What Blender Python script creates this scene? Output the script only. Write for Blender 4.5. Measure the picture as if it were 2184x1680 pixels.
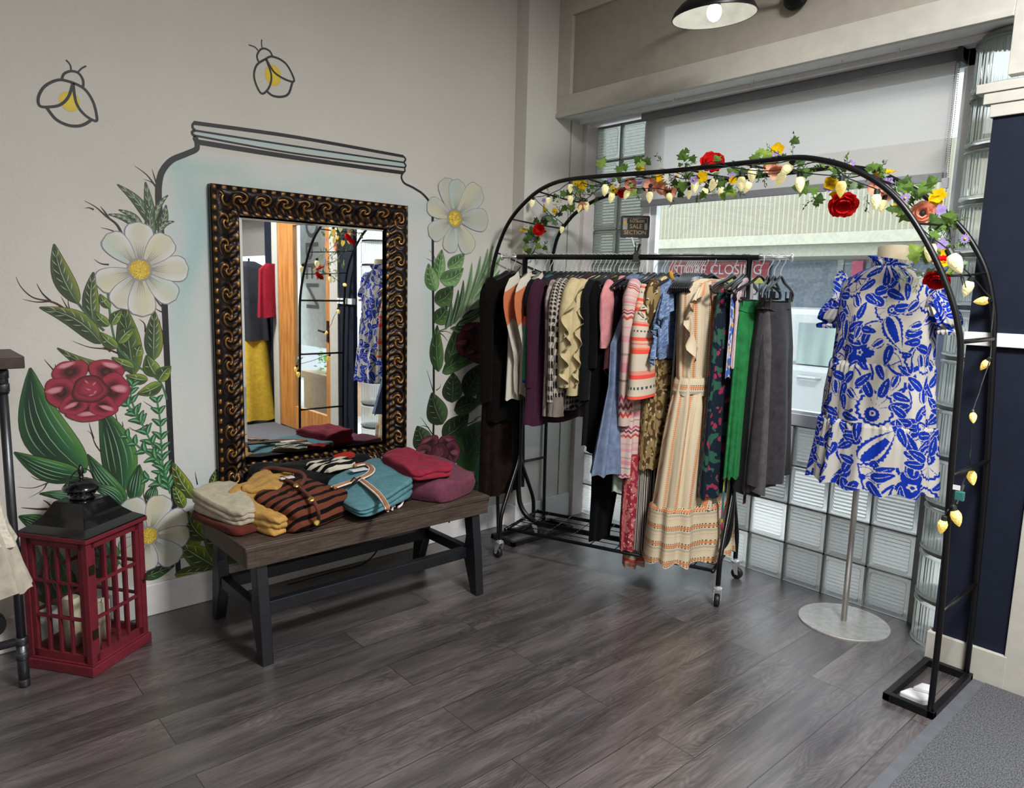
import bpy, math, random
import numpy as np
from mathutils import Vector, Matrix
for _o in list(bpy.data.objects): bpy.data.objects.remove(_o)
sc = bpy.context.scene
COL = sc.collection
PI = math.pi

# ---------------------------------------------------------------- camera
F_PX, YAW, PITCH, ROLL = 1532.0, math.radians(48.265), math.radians(-8.192), math.radians(1.562)
CAM = (-3.404, -3.235, 1.4374)
_f = Vector((math.cos(PITCH)*math.cos(YAW), math.cos(PITCH)*math.sin(YAW), math.sin(PITCH)))
_r = _f.cross(Vector((0, 0, 1))).normalized(); _u = _r.cross(_f)
_r2 = math.cos(ROLL)*_r + math.sin(ROLL)*_u; _u2 = -math.sin(ROLL)*_r + math.cos(ROLL)*_u
cd = bpy.data.cameras.new('camera'); cam = bpy.data.objects.new('camera', cd); COL.objects.link(cam)
cam.matrix_world = Matrix(((_r2.x, _u2.x, -_f.x, CAM[0]), (_r2.y, _u2.y, -_f.y, CAM[1]), (_r2.z, _u2.z, -_f.z, CAM[2]), (0, 0, 0, 1)))
cd.sensor_width = 36.0; cd.lens = F_PX/2184*36; cd.clip_start = 0.05; cd.clip_end = 200
sc.camera = cam

def at(px, py, axis, val):
    """where the sight line of a photo pixel meets a plane of the place"""
    d = _f + _r2*((px-1092)/F_PX) - _u2*((py-840)/F_PX)
    i = 'xyz'.index(axis); t = (val-CAM[i])/d[i]
    return Vector(CAM) + d*t

# ---------------------------------------------------------------- world, lights, exposure
w = bpy.data.worlds.new('sky'); sc.world = w; w.use_nodes = True
bg = w.node_tree.nodes['Background']; bg.inputs[0].default_value = (0.86, 0.93, 1.0, 1); bg.inputs[1].default_value = 3.4
def area_light(name, loc, size, power, color, target=None, size_y=None):
    l = bpy.data.lights.new(name, 'AREA'); l.shape = 'RECTANGLE' if size_y else 'DISK'; l.size = size
    if size_y: l.size_y = size_y
    l.energy = power; l.color = color
    o = bpy.data.objects.new(name, l); COL.objects.link(o); o.location = loc
    d = Vector(target)-Vector(loc) if target else Vector((0, 0, -1))
    o.rotation_euler = d.to_track_quat('-Z', 'Y').to_euler()
    return o
FILL_PANELS = [(-5.2, -3.9), (-3.2, -5.2), (-1.75, -3.35)]  # added fill panels, out of view, to brighten the interior
for _i, (_x, _y) in enumerate(FILL_PANELS):
    area_light('fill_panel_light', (_x, _y, 3.17), 0.58, (17, 55, 160)[_i], (1.0, 0.985, 0.965), size_y=0.58)
sun = bpy.data.lights.new('sun', 'SUN'); sun.energy = 2.2; sun.angle = math.radians(3); sun.color = (1, 0.96, 0.9)
so = bpy.data.objects.new('sun', sun); COL.objects.link(so)
so.rotation_euler = Vector((0.75, 0.25, -1.1)).to_track_quat('-Z', 'Y').to_euler()
vs = sc.view_settings
vs.view_transform = 'Standard'; vs.look = 'None'; vs.gamma = 1; vs.use_curve_mapping = False; vs.exposure = 0.16
sc.cycles.use_denoising = True
sc.cycles.max_bounces = 10; sc.cycles.diffuse_bounces = 4; sc.cycles.glossy_bounces = 4
sc.cycles.transmission_bounces = 6; sc.cycles.transparent_max_bounces = 16
sc.cycles.caustics_reflective = False; sc.cycles.caustics_refractive = False
sc.cycles.sample_clamp_indirect = 4.0

# ---------------------------------------------------------------- helpers
def lin(c):
    if isinstance(c, str):
        c = tuple(int(c[i:i+2], 16) for i in (0, 2, 4))
    return tuple(((v/255)/12.92 if v/255 <= 0.04045 else ((v/255+0.055)/1.055)**2.4) for v in c[:3])
def rgba(c): return (*lin(c), 1.0)

class N:
    """small node graph helper"""
    def __init__(s, name):
        s.m = bpy.data.materials.new(name); s.m.use_nodes = True
        s.t = s.m.node_tree; s.b = s.t.nodes['Principled BSDF']; s.out = s.t.nodes['Material Output']
    def n(s, typ, **kw):
        x = s.t.nodes.new('ShaderNode'+typ)
        for k, v in kw.items(): setattr(x, k, v)
        return x
    def l(s, a, b): s.t.links.new(a, b)
    def val(s, sock, v):
        if hasattr(v, 'is_output') or isinstance(v, bpy.types.NodeSocket): s.l(v, sock)
        else: sock.default_value = v
    def math(s, op, a, b=None, c=None):
        x = s.n('Math', operation=op); s.val(x.inputs[0], a)
        if b is not None: s.val(x.inputs[1], b)
        if c is not None: s.val(x.inputs[2], c)
        return x.outputs[0]
    def mix(s, f, a, b, blend='MIX'):
        x = s.n('MixRGB', blend_type=blend); s.val(x.inputs[0], f); s.val(x.inputs[1], a); s.val(x.inputs[2], b); return x.outputs[0]
    def uv(s):
        x = s.n('UVMap'); return x.outputs[0]
    def obj(s):
        return s.n('TexCoord').outputs['Object']
    def mapping(s, vec, scale=(1, 1, 1), rot=(0, 0, 0), loc=(0, 0, 0)):
        x = s.n('Mapping'); s.l(vec, x.inputs[0]); x.inputs['Scale'].default_value = scale
        x.inputs['Rotation'].default_value = rot; x.inputs['Location'].default_value = loc; return x.outputs[0]
    def noise(s, vec, scale, detail=3, rough=0.55, col=False):
        x = s.n('TexNoise'); s.l(vec, x.inputs['Vector']); x.inputs['Scale'].default_value = scale
        x.inputs['Detail'].default_value = detail; x.inputs['Roughness'].default_value = rough
        return x.outputs[1 if col else 0]
    def ramp(s, fac, stops, interp='LINEAR'):
        x = s.n('ValToRGB'); s.l(fac, x.inputs[0]); r = x.color_ramp; r.interpolation = interp
        while len(r.elements) > 1: r.elements.remove(r.elements[-1])
        r.elements[0].position = stops[0][0]; r.elements[0].color = stops[0][1]
        for p_, c_ in stops[1:]:
            e = r.elements.new(p_); e.color = c_
        return x.outputs[0]
    def bump(s, h, strength=0.3, dist=0.01):
        x = s.n('Bump'); s.l(h, x.inputs['Height']); x.inputs['Strength'].default_value = strength
        x.inputs['Distance'].default_value = dist; s.l(x.outputs[0], s.b.inputs['Normal']); return x
    def set(s, color=None, rough=None, metal=None, **kw):
        if color is not None: s.val(s.b.inputs['Base Color'], color)
        if rough is not None: s.val(s.b.inputs['Roughness'], rough)
        if metal is not None: s.val(s.b.inputs['Metallic'], metal)
        for k, v in kw.items(): s.val(s.b.inputs[k.replace('_', ' ')], v)
        return s.m

_mc = {}
def plain(name, c, rough=0.6, metal=0.0, bump=0.0, bs=200, var=0.06, **kw):
    """plain surface with a little procedural variation"""
    if name in _mc: return _mc[name]
    g = N(name); o = g.obj(); nz = g.noise(o, 18, 4)
    c0 = rgba(c); lo = tuple(max(0, v*(1-var*2)) for v in c0[:3])+(1,); hi = tuple(min(1, v*(1+var*2)) for v in c0[:3])+(1,)
    g.set(g.ramp(nz, [(0.3, lo), (0.7, hi)]), rough, metal, **kw)
    if bump: g.bump(g.noise(o, bs, 3), bump, 0.004)
    _mc[name] = g.m; return g.m
def vcol(name, rough=0.6, metal=0.0, bump=0.0, bs=300, alpha=None, **kw):
    """paint or dye held in a colour attribute (real pigment)"""
    if name in _mc: return _mc[name]
    g = N(name); a = g.n('Attribute', attribute_name='Col')
    g.set(a.outputs['Color'], rough, metal, **kw)
    if bump: g.bump(g.noise(g.obj(), bs, 3), bump, 0.003)
    _mc[name] = g.m; return g.m
def fabric(name, c, rough=0.9, weave=900, var=0.08, trans=0.0, bump=0.35, sheen=0.2, rib=None):
    if name in _mc: return _mc[name]
    g = N(name); o = g.obj(); nz = g.noise(o, 30, 5)
    c0 = rgba(c); lo = tuple(v*(1-var*2) for v in c0[:3])+(1,); hi = tuple(min(1, v*(1+var*2)) for v in c0[:3])+(1,)
    g.set(g.ramp(nz, [(0.3, lo), (0.7, hi)]), rough, 0)
    g.b.inputs['Sheen Weight'].default_value = sheen*.3; g.b.inputs['Specular IOR Level'].default_value = .12
    if rib:
        u = g.n('SeparateXYZ'); g.l(g.uv(), u.inputs[0]); h = g.math('SINE', g.math('MULTIPLY', u.outputs[0], rib)); g.bump(h, bump, 0.003)
    else: g.bump(g.noise(o, weave, 2), bump, 0.002)
    _mc[name] = g.m; return g.m
def bands(name, stops, period, axis='v', zig=0.0, zigf=0.0, zone=(0, 1), dash=0, dashc=None, dashstops=None, base=None, rough=0.9, noise=0.0, rot=0.0):
    """woven stripes: constant colour bands repeating along one direction of the cloth, in metres"""
    if name in _mc: return _mc[name]
    g = N(name); s = g.n('SeparateXYZ'); g.l(g.mapping(g.uv(), rot=(0, 0, rot)), s.inputs[0])
    a, b = (s.outputs[1], s.outputs[0]) if axis == 'v' else (s.outputs[0], s.outputs[1])
    if noise: a = g.math('ADD', a, g.math('MULTIPLY', g.math('SUBTRACT', g.noise(g.uv(), 9), 0.5), noise))
    f0 = g.math('FRACT', g.math('DIVIDE', a, period))
    if zig:
        tri = g.math('PINGPONG', g.math('MULTIPLY', b, zigf), 1.0)
        za = g.math('ADD', a, g.math('MULTIPLY', tri, zig)); fz = g.math('FRACT', g.math('DIVIDE', za, period))
        inz = g.math('MULTIPLY', g.math('GREATER_THAN', f0, zone[0]), g.math('LESS_THAN', f0, zone[1]))
        x = g.n('Mix'); g.l(inz, x.inputs[0]); g.l(f0, x.inputs[2]); g.l(fz, x.inputs[3]); f = x.outputs[0]
    else: f = f0
    c = g.ramp(f, [(p_, rgba(c_)) for p_, c_ in stops], 'CONSTANT')
    if dash:
        dm = g.ramp(f0, [(p_, (v_, v_, v_, 1)) for p_, v_ in dashstops], 'CONSTANT')
        on = g.math('GREATER_THAN', g.math('FRACT', g.math('MULTIPLY', b, dash)), 0.5)
        c = g.mix(g.math('MULTIPLY', dm, on), c, rgba(dashc))
    g.set(c, rough, 0); g.b.inputs['Specular IOR Level'].default_value = .15
    g.bump(g.noise(g.obj(), 700, 2), 0.25, 0.002)
    _mc[name] = g.m; return g.m
def prints(name, c0, c1, c2, scale=30, thr=0.5, thr2=0.65, rough=0.9):
    """organic printed cloth, three dyes"""
    if name in _mc: return _mc[name]
    g = N(name); v = g.uv()
    wv = g.n('VectorMath', operation='ADD'); g.l(v, wv.inputs[0]); nn = g.n('VectorMath', operation='SCALE'); g.l(g.noise(v, scale*0.7, 2, col=True), nn.inputs[0]); nn.inputs[3].default_value = 0.6/scale*2
    g.l(nn.outputs[0], wv.inputs[1])
    a = g.noise(wv.outputs[0], scale, 1); vo = g.n('TexVoronoi'); g.l(wv.outputs[0], vo.inputs['Vector']); vo.inputs['Scale'].default_value = scale*1.2
    m1 = g.math('GREATER_THAN', a, thr); m2 = g.math('LESS_THAN', vo.outputs[0], 1-thr2)
    g.set(g.mix(m2, g.mix(m1, rgba(c0), rgba(c1)), rgba(c2)), rough, 0); g.b.inputs['Specular IOR Level'].default_value = .15
    g.bump(g.noise(g.obj(), 700, 2), 0.25, 0.002)
    _mc[name] = g.m; return g.m

def link(o, parent=None):
    COL.objects.link(o)
    if parent is not None: o.parent = parent
    return o
def rootloc(p):
    l = Vector((0, 0, 0))
    while p is not None: l += Vector(p.location); p = p.parent
    return l
def tag(o, label=None, cat=None, group=None, kind=None):
    if label: o['label'] = label
    if cat: o['category'] = cat
    if group: o['group'] = group
    if kind: o['kind'] = kind
    return o
def thing(name, loc, label, cat, group=None, kind=None):
    o = bpy.data.objects.new(name, None); o.empty_display_size = 0.05; COL.objects.link(o); o.location = loc
    return tag(o, label, cat, group, kind)

class MB:
    """collects shapes into one mesh"""
    def __init__(s): s.v = []; s.f = []; s.c = []; s.uv = []; s.mi = []; s.cur = 0
    def add(s, vs, fs, col=None, uv=None):
        n = len(s.v); s.v += [tuple(v) for v in vs]; s.f += [tuple(i+n for i in f) for f in fs]
        s.mi += [s.cur]*len(fs)
        if col is not None: s.c += list(col) if isinstance(col, list) else [col]*len(vs)
        elif s.c: s.c += [(1, 1, 1)]*len(vs)
        if uv is not None: s.uv += list(uv)
        elif s.uv: s.uv += [(0, 0)]*len(vs)
        return s
    def box(s, a, b, col=None):
        x0, y0, z0 = a; x1, y1, z1 = b
        return s.add([(x0, y0, z0), (x1, y0, z0), (x1, y1, z0), (x0, y1, z0), (x0, y0, z1), (x1, y0, z1), (x1, y1, z1), (x0, y1, z1)],
                     [(0, 3, 2, 1), (4, 5, 6, 7), (0, 1, 5, 4), (1, 2, 6, 5), (2, 3, 7, 6), (3, 0, 4, 7)], col)
    def bar(s, p, q, w, h=None, up=(0, 0, 1), col=None):
        """square bar from p to q"""
        h = h or w; p = Vector(p); q = Vector(q); d = (q-p).normalized(); u = Vector(up)
        if abs(d.dot(u)) > 0.95: u = Vector((1, 0, 0))
        r = d.cross(u).normalized(); u = r.cross(d)
        vs_ = [e + r*(w/2*i) + u*(h/2*j) for e in (p, q) for i, j in ((-1, -1), (1, -1), (1, 1), (-1, 1))]
        return s.add(vs_, [(0, 1, 2, 3), (7, 6, 5, 4), (0, 4, 5, 1), (1, 5, 6, 2), (2, 6, 7, 3), (3, 7, 4, 0)], col)
    def prism(s, pts, d, col=None):
        """polygon pts (3d) extruded by vector d"""
        n = len(pts); d = Vector(d); P = [Vector(p) for p in pts]
        return s.add(P+[p+d for p in P], [tuple(range(n))[::-1], tuple(range(n, 2*n))]+[(i, (i+1) % n, n+(i+1) % n, n+i) for i in range(n)], col)
    def tube(s, pts, r, k=8, cap=True, closed=False, col=None):
        P = [Vector(p) for p in pts]; n = len(P); R = r if isinstance(r, (list, tuple)) else [r]*n
        t0 = (P[1]-P[0]).normalized(); up = Vector((0, 0, 1)) if abs(t0.z) < 0.9 else Vector((1, 0, 0))
        a = t0.cross(up).normalized(); vs_ = []
        for i in range(n):
            if closed: t = (P[(i+1) % n]-P[i-1])
            else: t = (P[min(i+1, n-1)]-P[max(i-1, 0)])
            t = t.normalized() if t.length > 1e-9 else t0
            a = (a - t*a.dot(t)); a = a.normalized() if a.length > 1e-6 else t.orthogonal().normalized(); b = t.cross(a)
            vs_ += [P[i]+(a*math.cos(2*PI*j/k)+b*math.sin(2*PI*j/k))*R[i] for j in range(k)]
        fs = []
        for i in range(n if closed else n-1):
            for j in range(k):
                i2 = (i+1) % n; fs.append((i*k+j, i*k+(j+1) % k, i2*k+(j+1) % k, i2*k+j))
        if cap and not closed: fs += [tuple(range(k))[::-1], tuple((n-1)*k+j for j in range(k))]
        return s.add(vs_, fs, col)
    def lathe(s, prof, c=(0, 0, 0), k=24, axis=(0, 0, 1), col=None, cap=True):
        """prof: list of (radius, height) along axis"""
        ax = Vector(axis).normalized(); a = ax.orthogonal().normalized(); b = ax.cross(a); c = Vector(c); vs_ = []
        for r, h in prof: vs_ += [c+ax*h+(a*math.cos(2*PI*j/k)+b*math.sin(2*PI*j/k))*r for j in range(k)]
        n = len(prof); fs = [(i*k+j, i*k+(j+1) % k, (i+1)*k+(j+1) % k, (i+1)*k+j) for i in range(n-1) for j in range(k)]
        if cap: fs += [tuple(range(k))[::-1], tuple((n-1)*k+j for j in range(k))]
        return s.add(vs_, fs, col)
    def ball(s, c, r, k=10, col=None, sc_=(1, 1, 1)):
        c = Vector(c); vs_ = []; m = max(4, k//2+1)
        for i in range(1, m):
            th = PI*i/m
            vs_ += [c+Vector((r*sc_[0]*math.sin(th)*math.cos(2*PI*j/k), r*sc_[1]*math.sin(th)*math.sin(2*PI*j/k), r*sc_[2]*math.cos(th))) for j in range(k)]
        vs_ += [c+Vector((0, 0, r*sc_[2])), c-Vector((0, 0, r*sc_[2]))]; n = (m-1)*k
        fs = [(i*k+j, (i+1)*k+j, (i+1)*k+(j+1) % k, i*k+(j+1) % k) for i in range(m-2) for j in range(k)]
        fs += [(n, j, (j+1) % k) for j in range(k)]+[(n+1, (m-2)*k+(j+1) % k, (m-2)*k+j) for j in range(k)]
        return s.add(vs_, fs, col)
    def grid(s, P, col=None, uv=None, closeu=False):
        """P: rows x cols x 3"""
        R, C = len(P), len(P[0]); vs_ = [tuple(P[i][j]) for i in range(R) for j in range(C)]
        fs = [(i*C+j, i*C+(j+1) % C, (i+1)*C+(j+1) % C, (i+1)*C+j) for i in range(R-1) for j in range(C if closeu else C-1)]
        return s.add(vs_, fs, col, uv)
    def build(s, name, mat, parent=None, smooth=False, local=False, loc=None, bevel=0, sub=0, solid=0):
        base = Vector(loc) if loc is not None else (Vector((0, 0, 0)) if local else rootloc(parent))
        me = bpy.data.meshes.new(name)
        me.from_pydata([(v[0]-base.x, v[1]-base.y, v[2]-base.z) for v in s.v], [], s.f)
        mats = mat if isinstance(mat, (list, tuple)) else [mat]
        for m in mats: me.materials.append(m)
        if len(mats) > 1: me.polygons.foreach_set('material_index', s.mi)
        if s.uv:
            ul = me.uv_layers.new(name='UVMap'); li = np.empty(len(me.loops), dtype=np.int32); me.loops.foreach_get('vertex_index', li)
            ul.data.foreach_set('uv', np.array(s.uv, dtype=np.float32)[li].ravel())
        if s.c:
            ca = me.color_attributes.new('Col', 'FLOAT_COLOR', 'POINT'); c = np.ones((len(s.v), 4), dtype=np.float32); c[:, :3] = np.array(s.c, dtype=np.float32)[:, :3]
            ca.data.foreach_set('color', c.ravel())
        if smooth: me.polygons.foreach_set('use_smooth', [True]*len(me.polygons))
        me.update(); o = bpy.data.objects.new(name, me); link(o, parent)
        if loc is not None: o.location = loc
        if solid:
            d = o.modifiers.new('solid', 'SOLIDIFY'); d.thickness = solid; d.offset = 0
        if bevel:
            d = o.modifiers.new('bevel', 'BEVEL'); d.width = bevel; d.segments = 2; d.limit_method = 'ANGLE'
        if sub:
            d = o.modifiers.new('sub', 'SUBSURF'); d.levels = sub; d.render_levels = sub
        return o
def copy_tree(o, parent=None):
    c = o.copy(); COL.objects.link(c); c.parent = parent
    for ch in list(o.children): copy_tree(ch, c)
    return c
def struct(name, mb, mat, parent=None, label=None, **kw):
    o = mb.build(name, mat, parent, **kw)
    if parent is None: tag(o, label, 'wall' if name.startswith('wall') else name.split('_')[0], kind='structure')
    return o
def smooth_path(pts, n=8):
    """catmull-rom through points"""
    P = [Vector(p) for p in pts]; out = []
    for i in range(len(P)-1):
        a = P[max(i-1, 0)]; b = P[i]; c = P[i+1]; d = P[min(i+2, len(P)-1)]
        for k in range(n):
            t = k/n; out.append(0.5*((2*b)+(c-a)*t+(2*a-5*b+4*c-d)*t*t+(3*b-3*c+d-a)*t**3))
    out.append(P[-1]); return out
# ================================================================ the room
WALLC = 'b3aea4'
m_wall = N('painted_plaster'); _o = m_wall.obj()
m_wall.set(m_wall.ramp(m_wall.noise(_o, 2.2, 5), [(0.3, rgba('cac7c0')), (0.7, rgba('d2d0ca'))]), 0.75)
m_wall.bump(m_wall.noise(_o, 35, 6, 0.7), 0.25, 0.01); m_wall = m_wall.m
m_trim = plain('white_trim_paint', 'dededf', 0.45, bump=0.08, bs=60, var=0.03)
m_trim2 = plain('warm_trim_paint', 'b9b7ae', 0.5, bump=0.1, bs=50, var=0.03)
m_pink = plain('reveal_paint', 'ddd5d3', 0.6, bump=0.1, bs=60, var=0.03)
m_panel = plain('transom_panel_paint', 'a19b90', 0.7, bump=0.1, bs=80, var=0.03)
m_navy = plain('navy_panel_paint', '161c2b', 0.75, bump=0.25, bs=500, var=0.06, Specular_IOR_Level=0.2)
m_ceil = plain('ceiling_paint', 'c9c6bf', 0.8, var=0.03)

# floor: grey oak planks running along x+y diagonal of the boards seen in the photo
g = N('grey_oak_vinyl_planks'); o_ = g.obj()
mp = g.mapping(o_, loc=(0.35, 0.11, 0))
bt = g.n('TexBrick'); g.l(mp, bt.inputs['Vector']); bt.offset = 0.37; bt.offset_frequency = 2; bt.squash = 1
bt.inputs['Scale'].default_value = 1; bt.inputs['Brick Width'].default_value = 1.22; bt.inputs['Row Height'].default_value = 0.18
bt.inputs['Mortar Size'].default_value = 0.0016; bt.inputs['Mortar Smooth'].default_value = 0.3; bt.inputs['Bias'].default_value = 0
bt.inputs['Color1'].default_value = (0, 0, 0, 1); bt.inputs['Color2'].default_value = (1, 1, 1, 1); bt.inputs['Mortar'].default_value = (0.5, 0.5, 0.5, 1)
sp = g.n('SeparateColor'); g.l(bt.outputs[0], sp.inputs[0])
off = g.n('CombineXYZ'); g.l(g.math('MULTIPLY', sp.outputs[0], 7.3), off.inputs[0]); g.l(g.math('MULTIPLY', sp.outputs[0], 3.1), off.inputs[1])
va = g.n('VectorMath', operation='ADD'); g.l(mp, va.inputs[0]); g.l(off.outputs[0], va.inputs[1])
st = g.mapping(va.outputs[0], scale=(1.3, 9, 1))
warp = g.noise(g.mapping(va.outputs[0], scale=(1.1, 4.5, 1)), 1.3, 3, 0.5)
rings = g.math('SINE', g.math('MULTIPLY', warp, 150.0))
grain = g.noise(g.mapping(va.outputs[0], scale=(3, 90, 1)), 2.0, 5, 0.7)
blot = g.noise(st, 1.4, 5, 0.6)
tone = g.math('ADD', g.math('MULTIPLY', blot, 0.62), g.math('MULTIPLY', grain, 0.45))
kn = g.math('GREATER_THAN', g.noise(g.mapping(va.outputs[0], scale=(1, 3.2, 1)), 1.1, 1), 0.47)
tone = g.math('ADD', tone, g.math('MULTIPLY', g.math('MULTIPLY', rings, kn), 0.035))
tone = g.math('ADD', tone, g.math('MULTIPLY', g.math('SUBTRACT', sp.outputs[0], 0.5), 0.10))
colr = g.ramp(tone, [(0.36, rgba('272424')), (0.5, rgba('423e3e')), (0.62, rgba('5b5555')), (0.76, rgba('767070'))])
hue = g.noise(g.mapping(o_, scale=(0.8, 2.5, 1)), 1.5, 2)
colr = g.mix(g.ramp(hue, [(0.4, (0, 0, 0, 1)), (0.7, (0.22, 0.22, 0.22, 1))]), colr, rgba('46424a'))
colr = g.mix(bt.outputs['Fac'], colr, rgba('221f1e'))
g.set(colr, g.ramp(grain, [(0.2, (0.25, 0.25, 0.25, 1)), (0.8, (0.40, 0.40, 0.40, 1))]), 0)
g.b.inputs['Specular IOR Level'].default_value = 1.0; g.b.inputs['Coat Weight'].default_value = 0.5; g.b.inputs['Coat Roughness'].default_value = 0.28
g.bump(g.math('SUBTRACT', g.math('ADD', grain, g.math('MULTIPLY', g.math('MULTIPLY', rings, kn), 0.25)), g.math('MULTIPLY', bt.outputs['Fac'], 2.0)), 0.16, 0.002)
m_floor = g.m

XW, YB, ZC = -7.0, -7.2, 3.2
struct('floor', MB().box((XW-.1, YB-.1, -0.08), (0.08, 0.1, 0)), m_floor, label='grey wood-look plank floor')
struct('ceiling', MB().box((XW-.1, YB-.1, ZC), (0.1, 0.1, ZC+0.1)), m_ceil, label='plain pale ceiling')
# far side walls, behind the camera
b = MB().box((XW-.1, YB-.1, 0), (XW, 0.1, ZC)); struct('wall_left', b, m_wall, label='pale wall on the far left of the shop')
b = MB().box((XW, YB-.1, 0), (0.1, YB, ZC)); struct('wall_back', b, m_wall, label='pale wall behind the photographer')

# mural wall: plaster slab whose paint washes are pigment in a colour attribute
def wall_rgb(x, z):
    """base paint with the soft washes of the mural (pale blue jar glass, white haze behind the plants)"""
    base = np.array(lin('cbc8c1')); c = np.broadcast_to(base, x.shape+(3,)).copy()
    def blend(c, a, col): return c*(1-a[..., None]) + np.array(lin(col))*a[..., None]
    def ell(x0, z0, rx, rz, soft=1.0):
        d = np.sqrt(((x-x0)/rx)**2+((z-z0)/rz)**2); return np.clip((1.15-d)/(0.45*soft), 0, 1)
    wob = 0.03*np.sin(x*7+z*5)+0.02*np.sin(x*17-z*11)
    for (x0, z0, rx, rz, a) in ((-2.75, 1.1, 0.42, 0.6, .75), (-2.6, 0.55, 0.5, 0.5, .8), (-2.52, 1.45, .28, .3, .5), (-0.9, 1.1, .33, .75, .6), (-2.85, .5, .4, .5, .8), (-0.8, .5, .35, .5, .7)):
        c = blend(c, ell(x0, z0, rx, rz, 1.4)*a*0.7, 'dcdad6')
    inside = ((x > -2.485) & (x < -1.10) & (z < 1.98)).astype(float)
    rr = np.clip((z-1.80)/0.2, 0, 1); sh = (x > -2.485+rr**2*0.15) & (x < -1.10-rr**2*0.19); inside *= sh
    c = blend(c, inside*0.75, 'cdd1d2')
    tl = np.exp(-((x+2.385+wob)/0.065)**2)*np.clip((z-0.35)/0.3, 0, 1)*np.clip((1.93-z)/0.08, 0, 1)*(0.55+0.45*np.sin(z*4.2+1.2))
    c = blend(c, np.clip(tl, 0, 1)*inside*0.85, '9cc2c2')
    tt = np.exp(-((z-1.90+wob+(x+2.0)*0.03)/0.055)**2)*inside*(0.35+0.5*np.clip((-2.0-x)/0.4, 0, 1)); c = blend(c, np.clip(tt, 0, 1), 'a2c6c3')
    tr = np.exp(-((x+1.16+wob*.6)/0.05)**2)*np.clip((1.75-z)/0.3, 0, 1)*inside*0.6; c = blend(c, np.clip(tr, 0, 1), 'b5cecc')
    return c
b = MB(); xs = np.linspace(-3.4, -0.55, 190); zs = np.linspace(0.0, 2.4, 160)
X, Z = np.meshgrid(xs, zs); C_ = wall_rgb(X, Z)
P = [[(xs[j], 0.0, zs[i]) for j in range(len(xs))] for i in range(len(zs))]
b.grid(P, col=[tuple(c) for c in C_.reshape(-1, 3)])
wb = tuple(lin('cbc8c1'))
b.add([(XW, 0, 0), (-3.4, 0, 0), (-3.4, 0, ZC), (XW, 0, ZC), (-3.4, 0, 2.4), (-.55, 0, 2.4), (-.55, 0, ZC), (0.1, 0, 0), (0.1, 0, ZC)],
      [(0, 1, 4, 2, 3), (4, 5, 6, 2)], col=wb)
b.box((XW, 0.004, 0), (0.1, 0.12, ZC), col=wb)
g = N('mural_wall_paint'); a_ = g.n('Attribute', attribute_name='Col'); oo = g.obj()
g.set(g.mix(g.ramp(g.noise(oo, 2.0, 5), [(0.3, (0, 0, 0, 1)), (0.75, (0.28, 0.28, 0.28, 1))]), a_.outputs['Color'], rgba('b3afa6')), 0.72)
g.bump(g.noise(oo, 30, 6, 0.7), 0.3, 0.012); m_mwall = g.m
wall_mural = struct('wall_mural', b, m_mwall, label='pale plaster wall painted with a glass jar, daisies and leaves')
struct('baseboard_mural', MB().box((XW, -0.018, 0), (-0.553, 0, 0.14)), m_trim, label='white baseboard under the mural', bevel=0.004)

# corner pilaster
PX0, PX1, PY = -0.555, -0.09, -0.10
b = MB(); b.box((PX0, PY, 0), (-0.197, 0.0, ZC)); b.box((-0.197, PY+0.008, 0), (-0.189, 0.0, ZC)); b.box((-0.189, PY-0.004, 0), (PX1, 0.0, 2.47))
struct('wall_pilaster', b, m_wall, label='shallow pilaster at the end of the mural wall')
b = MB(); b.box((PX0-0.016, PY-0.018, 0), (-0.345, -0.018, 0.14)); b.box((-0.335, PY-0.018, 0), (-0.1, PY, 0.15))
struct('baseboard_pilaster', b, m_trim, label='white baseboard round the foot of the pilaster', bevel=0.003)
b = MB().box((PX1, -0.137, 0), (0.06, 0.0, 2.47)); struct('wall_reveal', b, m_pink, label='pinkish white jamb beside the glass blocks')

# front wall: panelled transom over the display bay, navy panels beside the door
XF = -0.32; ZH = 2.452; YR = -2.375
b = MB()
b.box((XF, YR, ZH), (XF+0.045, PY, 2.557)); b.box((XF, -0.205, 2.557), (XF+0.045, PY, 2.985)); b.box((XF, YR, 2.985), (XF+0.045, PY, ZC))
b.box((XF-0.008, YR, ZH-0.012), (XF+0.02, PY, ZH+0.012))
b.box((XF, -2.375, 2.243), (XF+0.045, -2.60, ZC)); 
b.box((XF, -2.60, 2.22), (XF+0.045, YB, ZC))
tr = struct('wall_front', b, m_trim2, label='grey-white boxed transom above the display window', bevel=0.002)
MB().box((XF+0.022, YR, 2.55), (XF+0.05, -0.2, 2.99)).build('transom_panel', m_panel, tr)
b = MB(); b.box((XF+0.045, -2.375, ZH), (0.06, PY, ZH+0.03)); b.box((-0.16, -2.375, ZH-0.02), (-0.135, PY-.04, ZH)); b.box((-0.1, -2.375, ZH-0.012), (-0.05, PY-.04, ZH))
sof = struct('ceiling_bay', b, m_trim, label='white soffit of the window bay')
b = MB()
for (x, y) in ((-.2, -1.95), (-.21, -1.72), (-.2, -1.3), (-.2, -.85), (-.2, -.45)):
    b.tube([(x, y, ZH-.001), (x, y, ZH-.012), (x-.008, y+.006, ZH-.02), (x-.012, y, ZH-.014)], .0025, 5)
b.build('cup_hook', plain('brass_hook', 'd8d2c0', 0.3, 0.9), sof)

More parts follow.
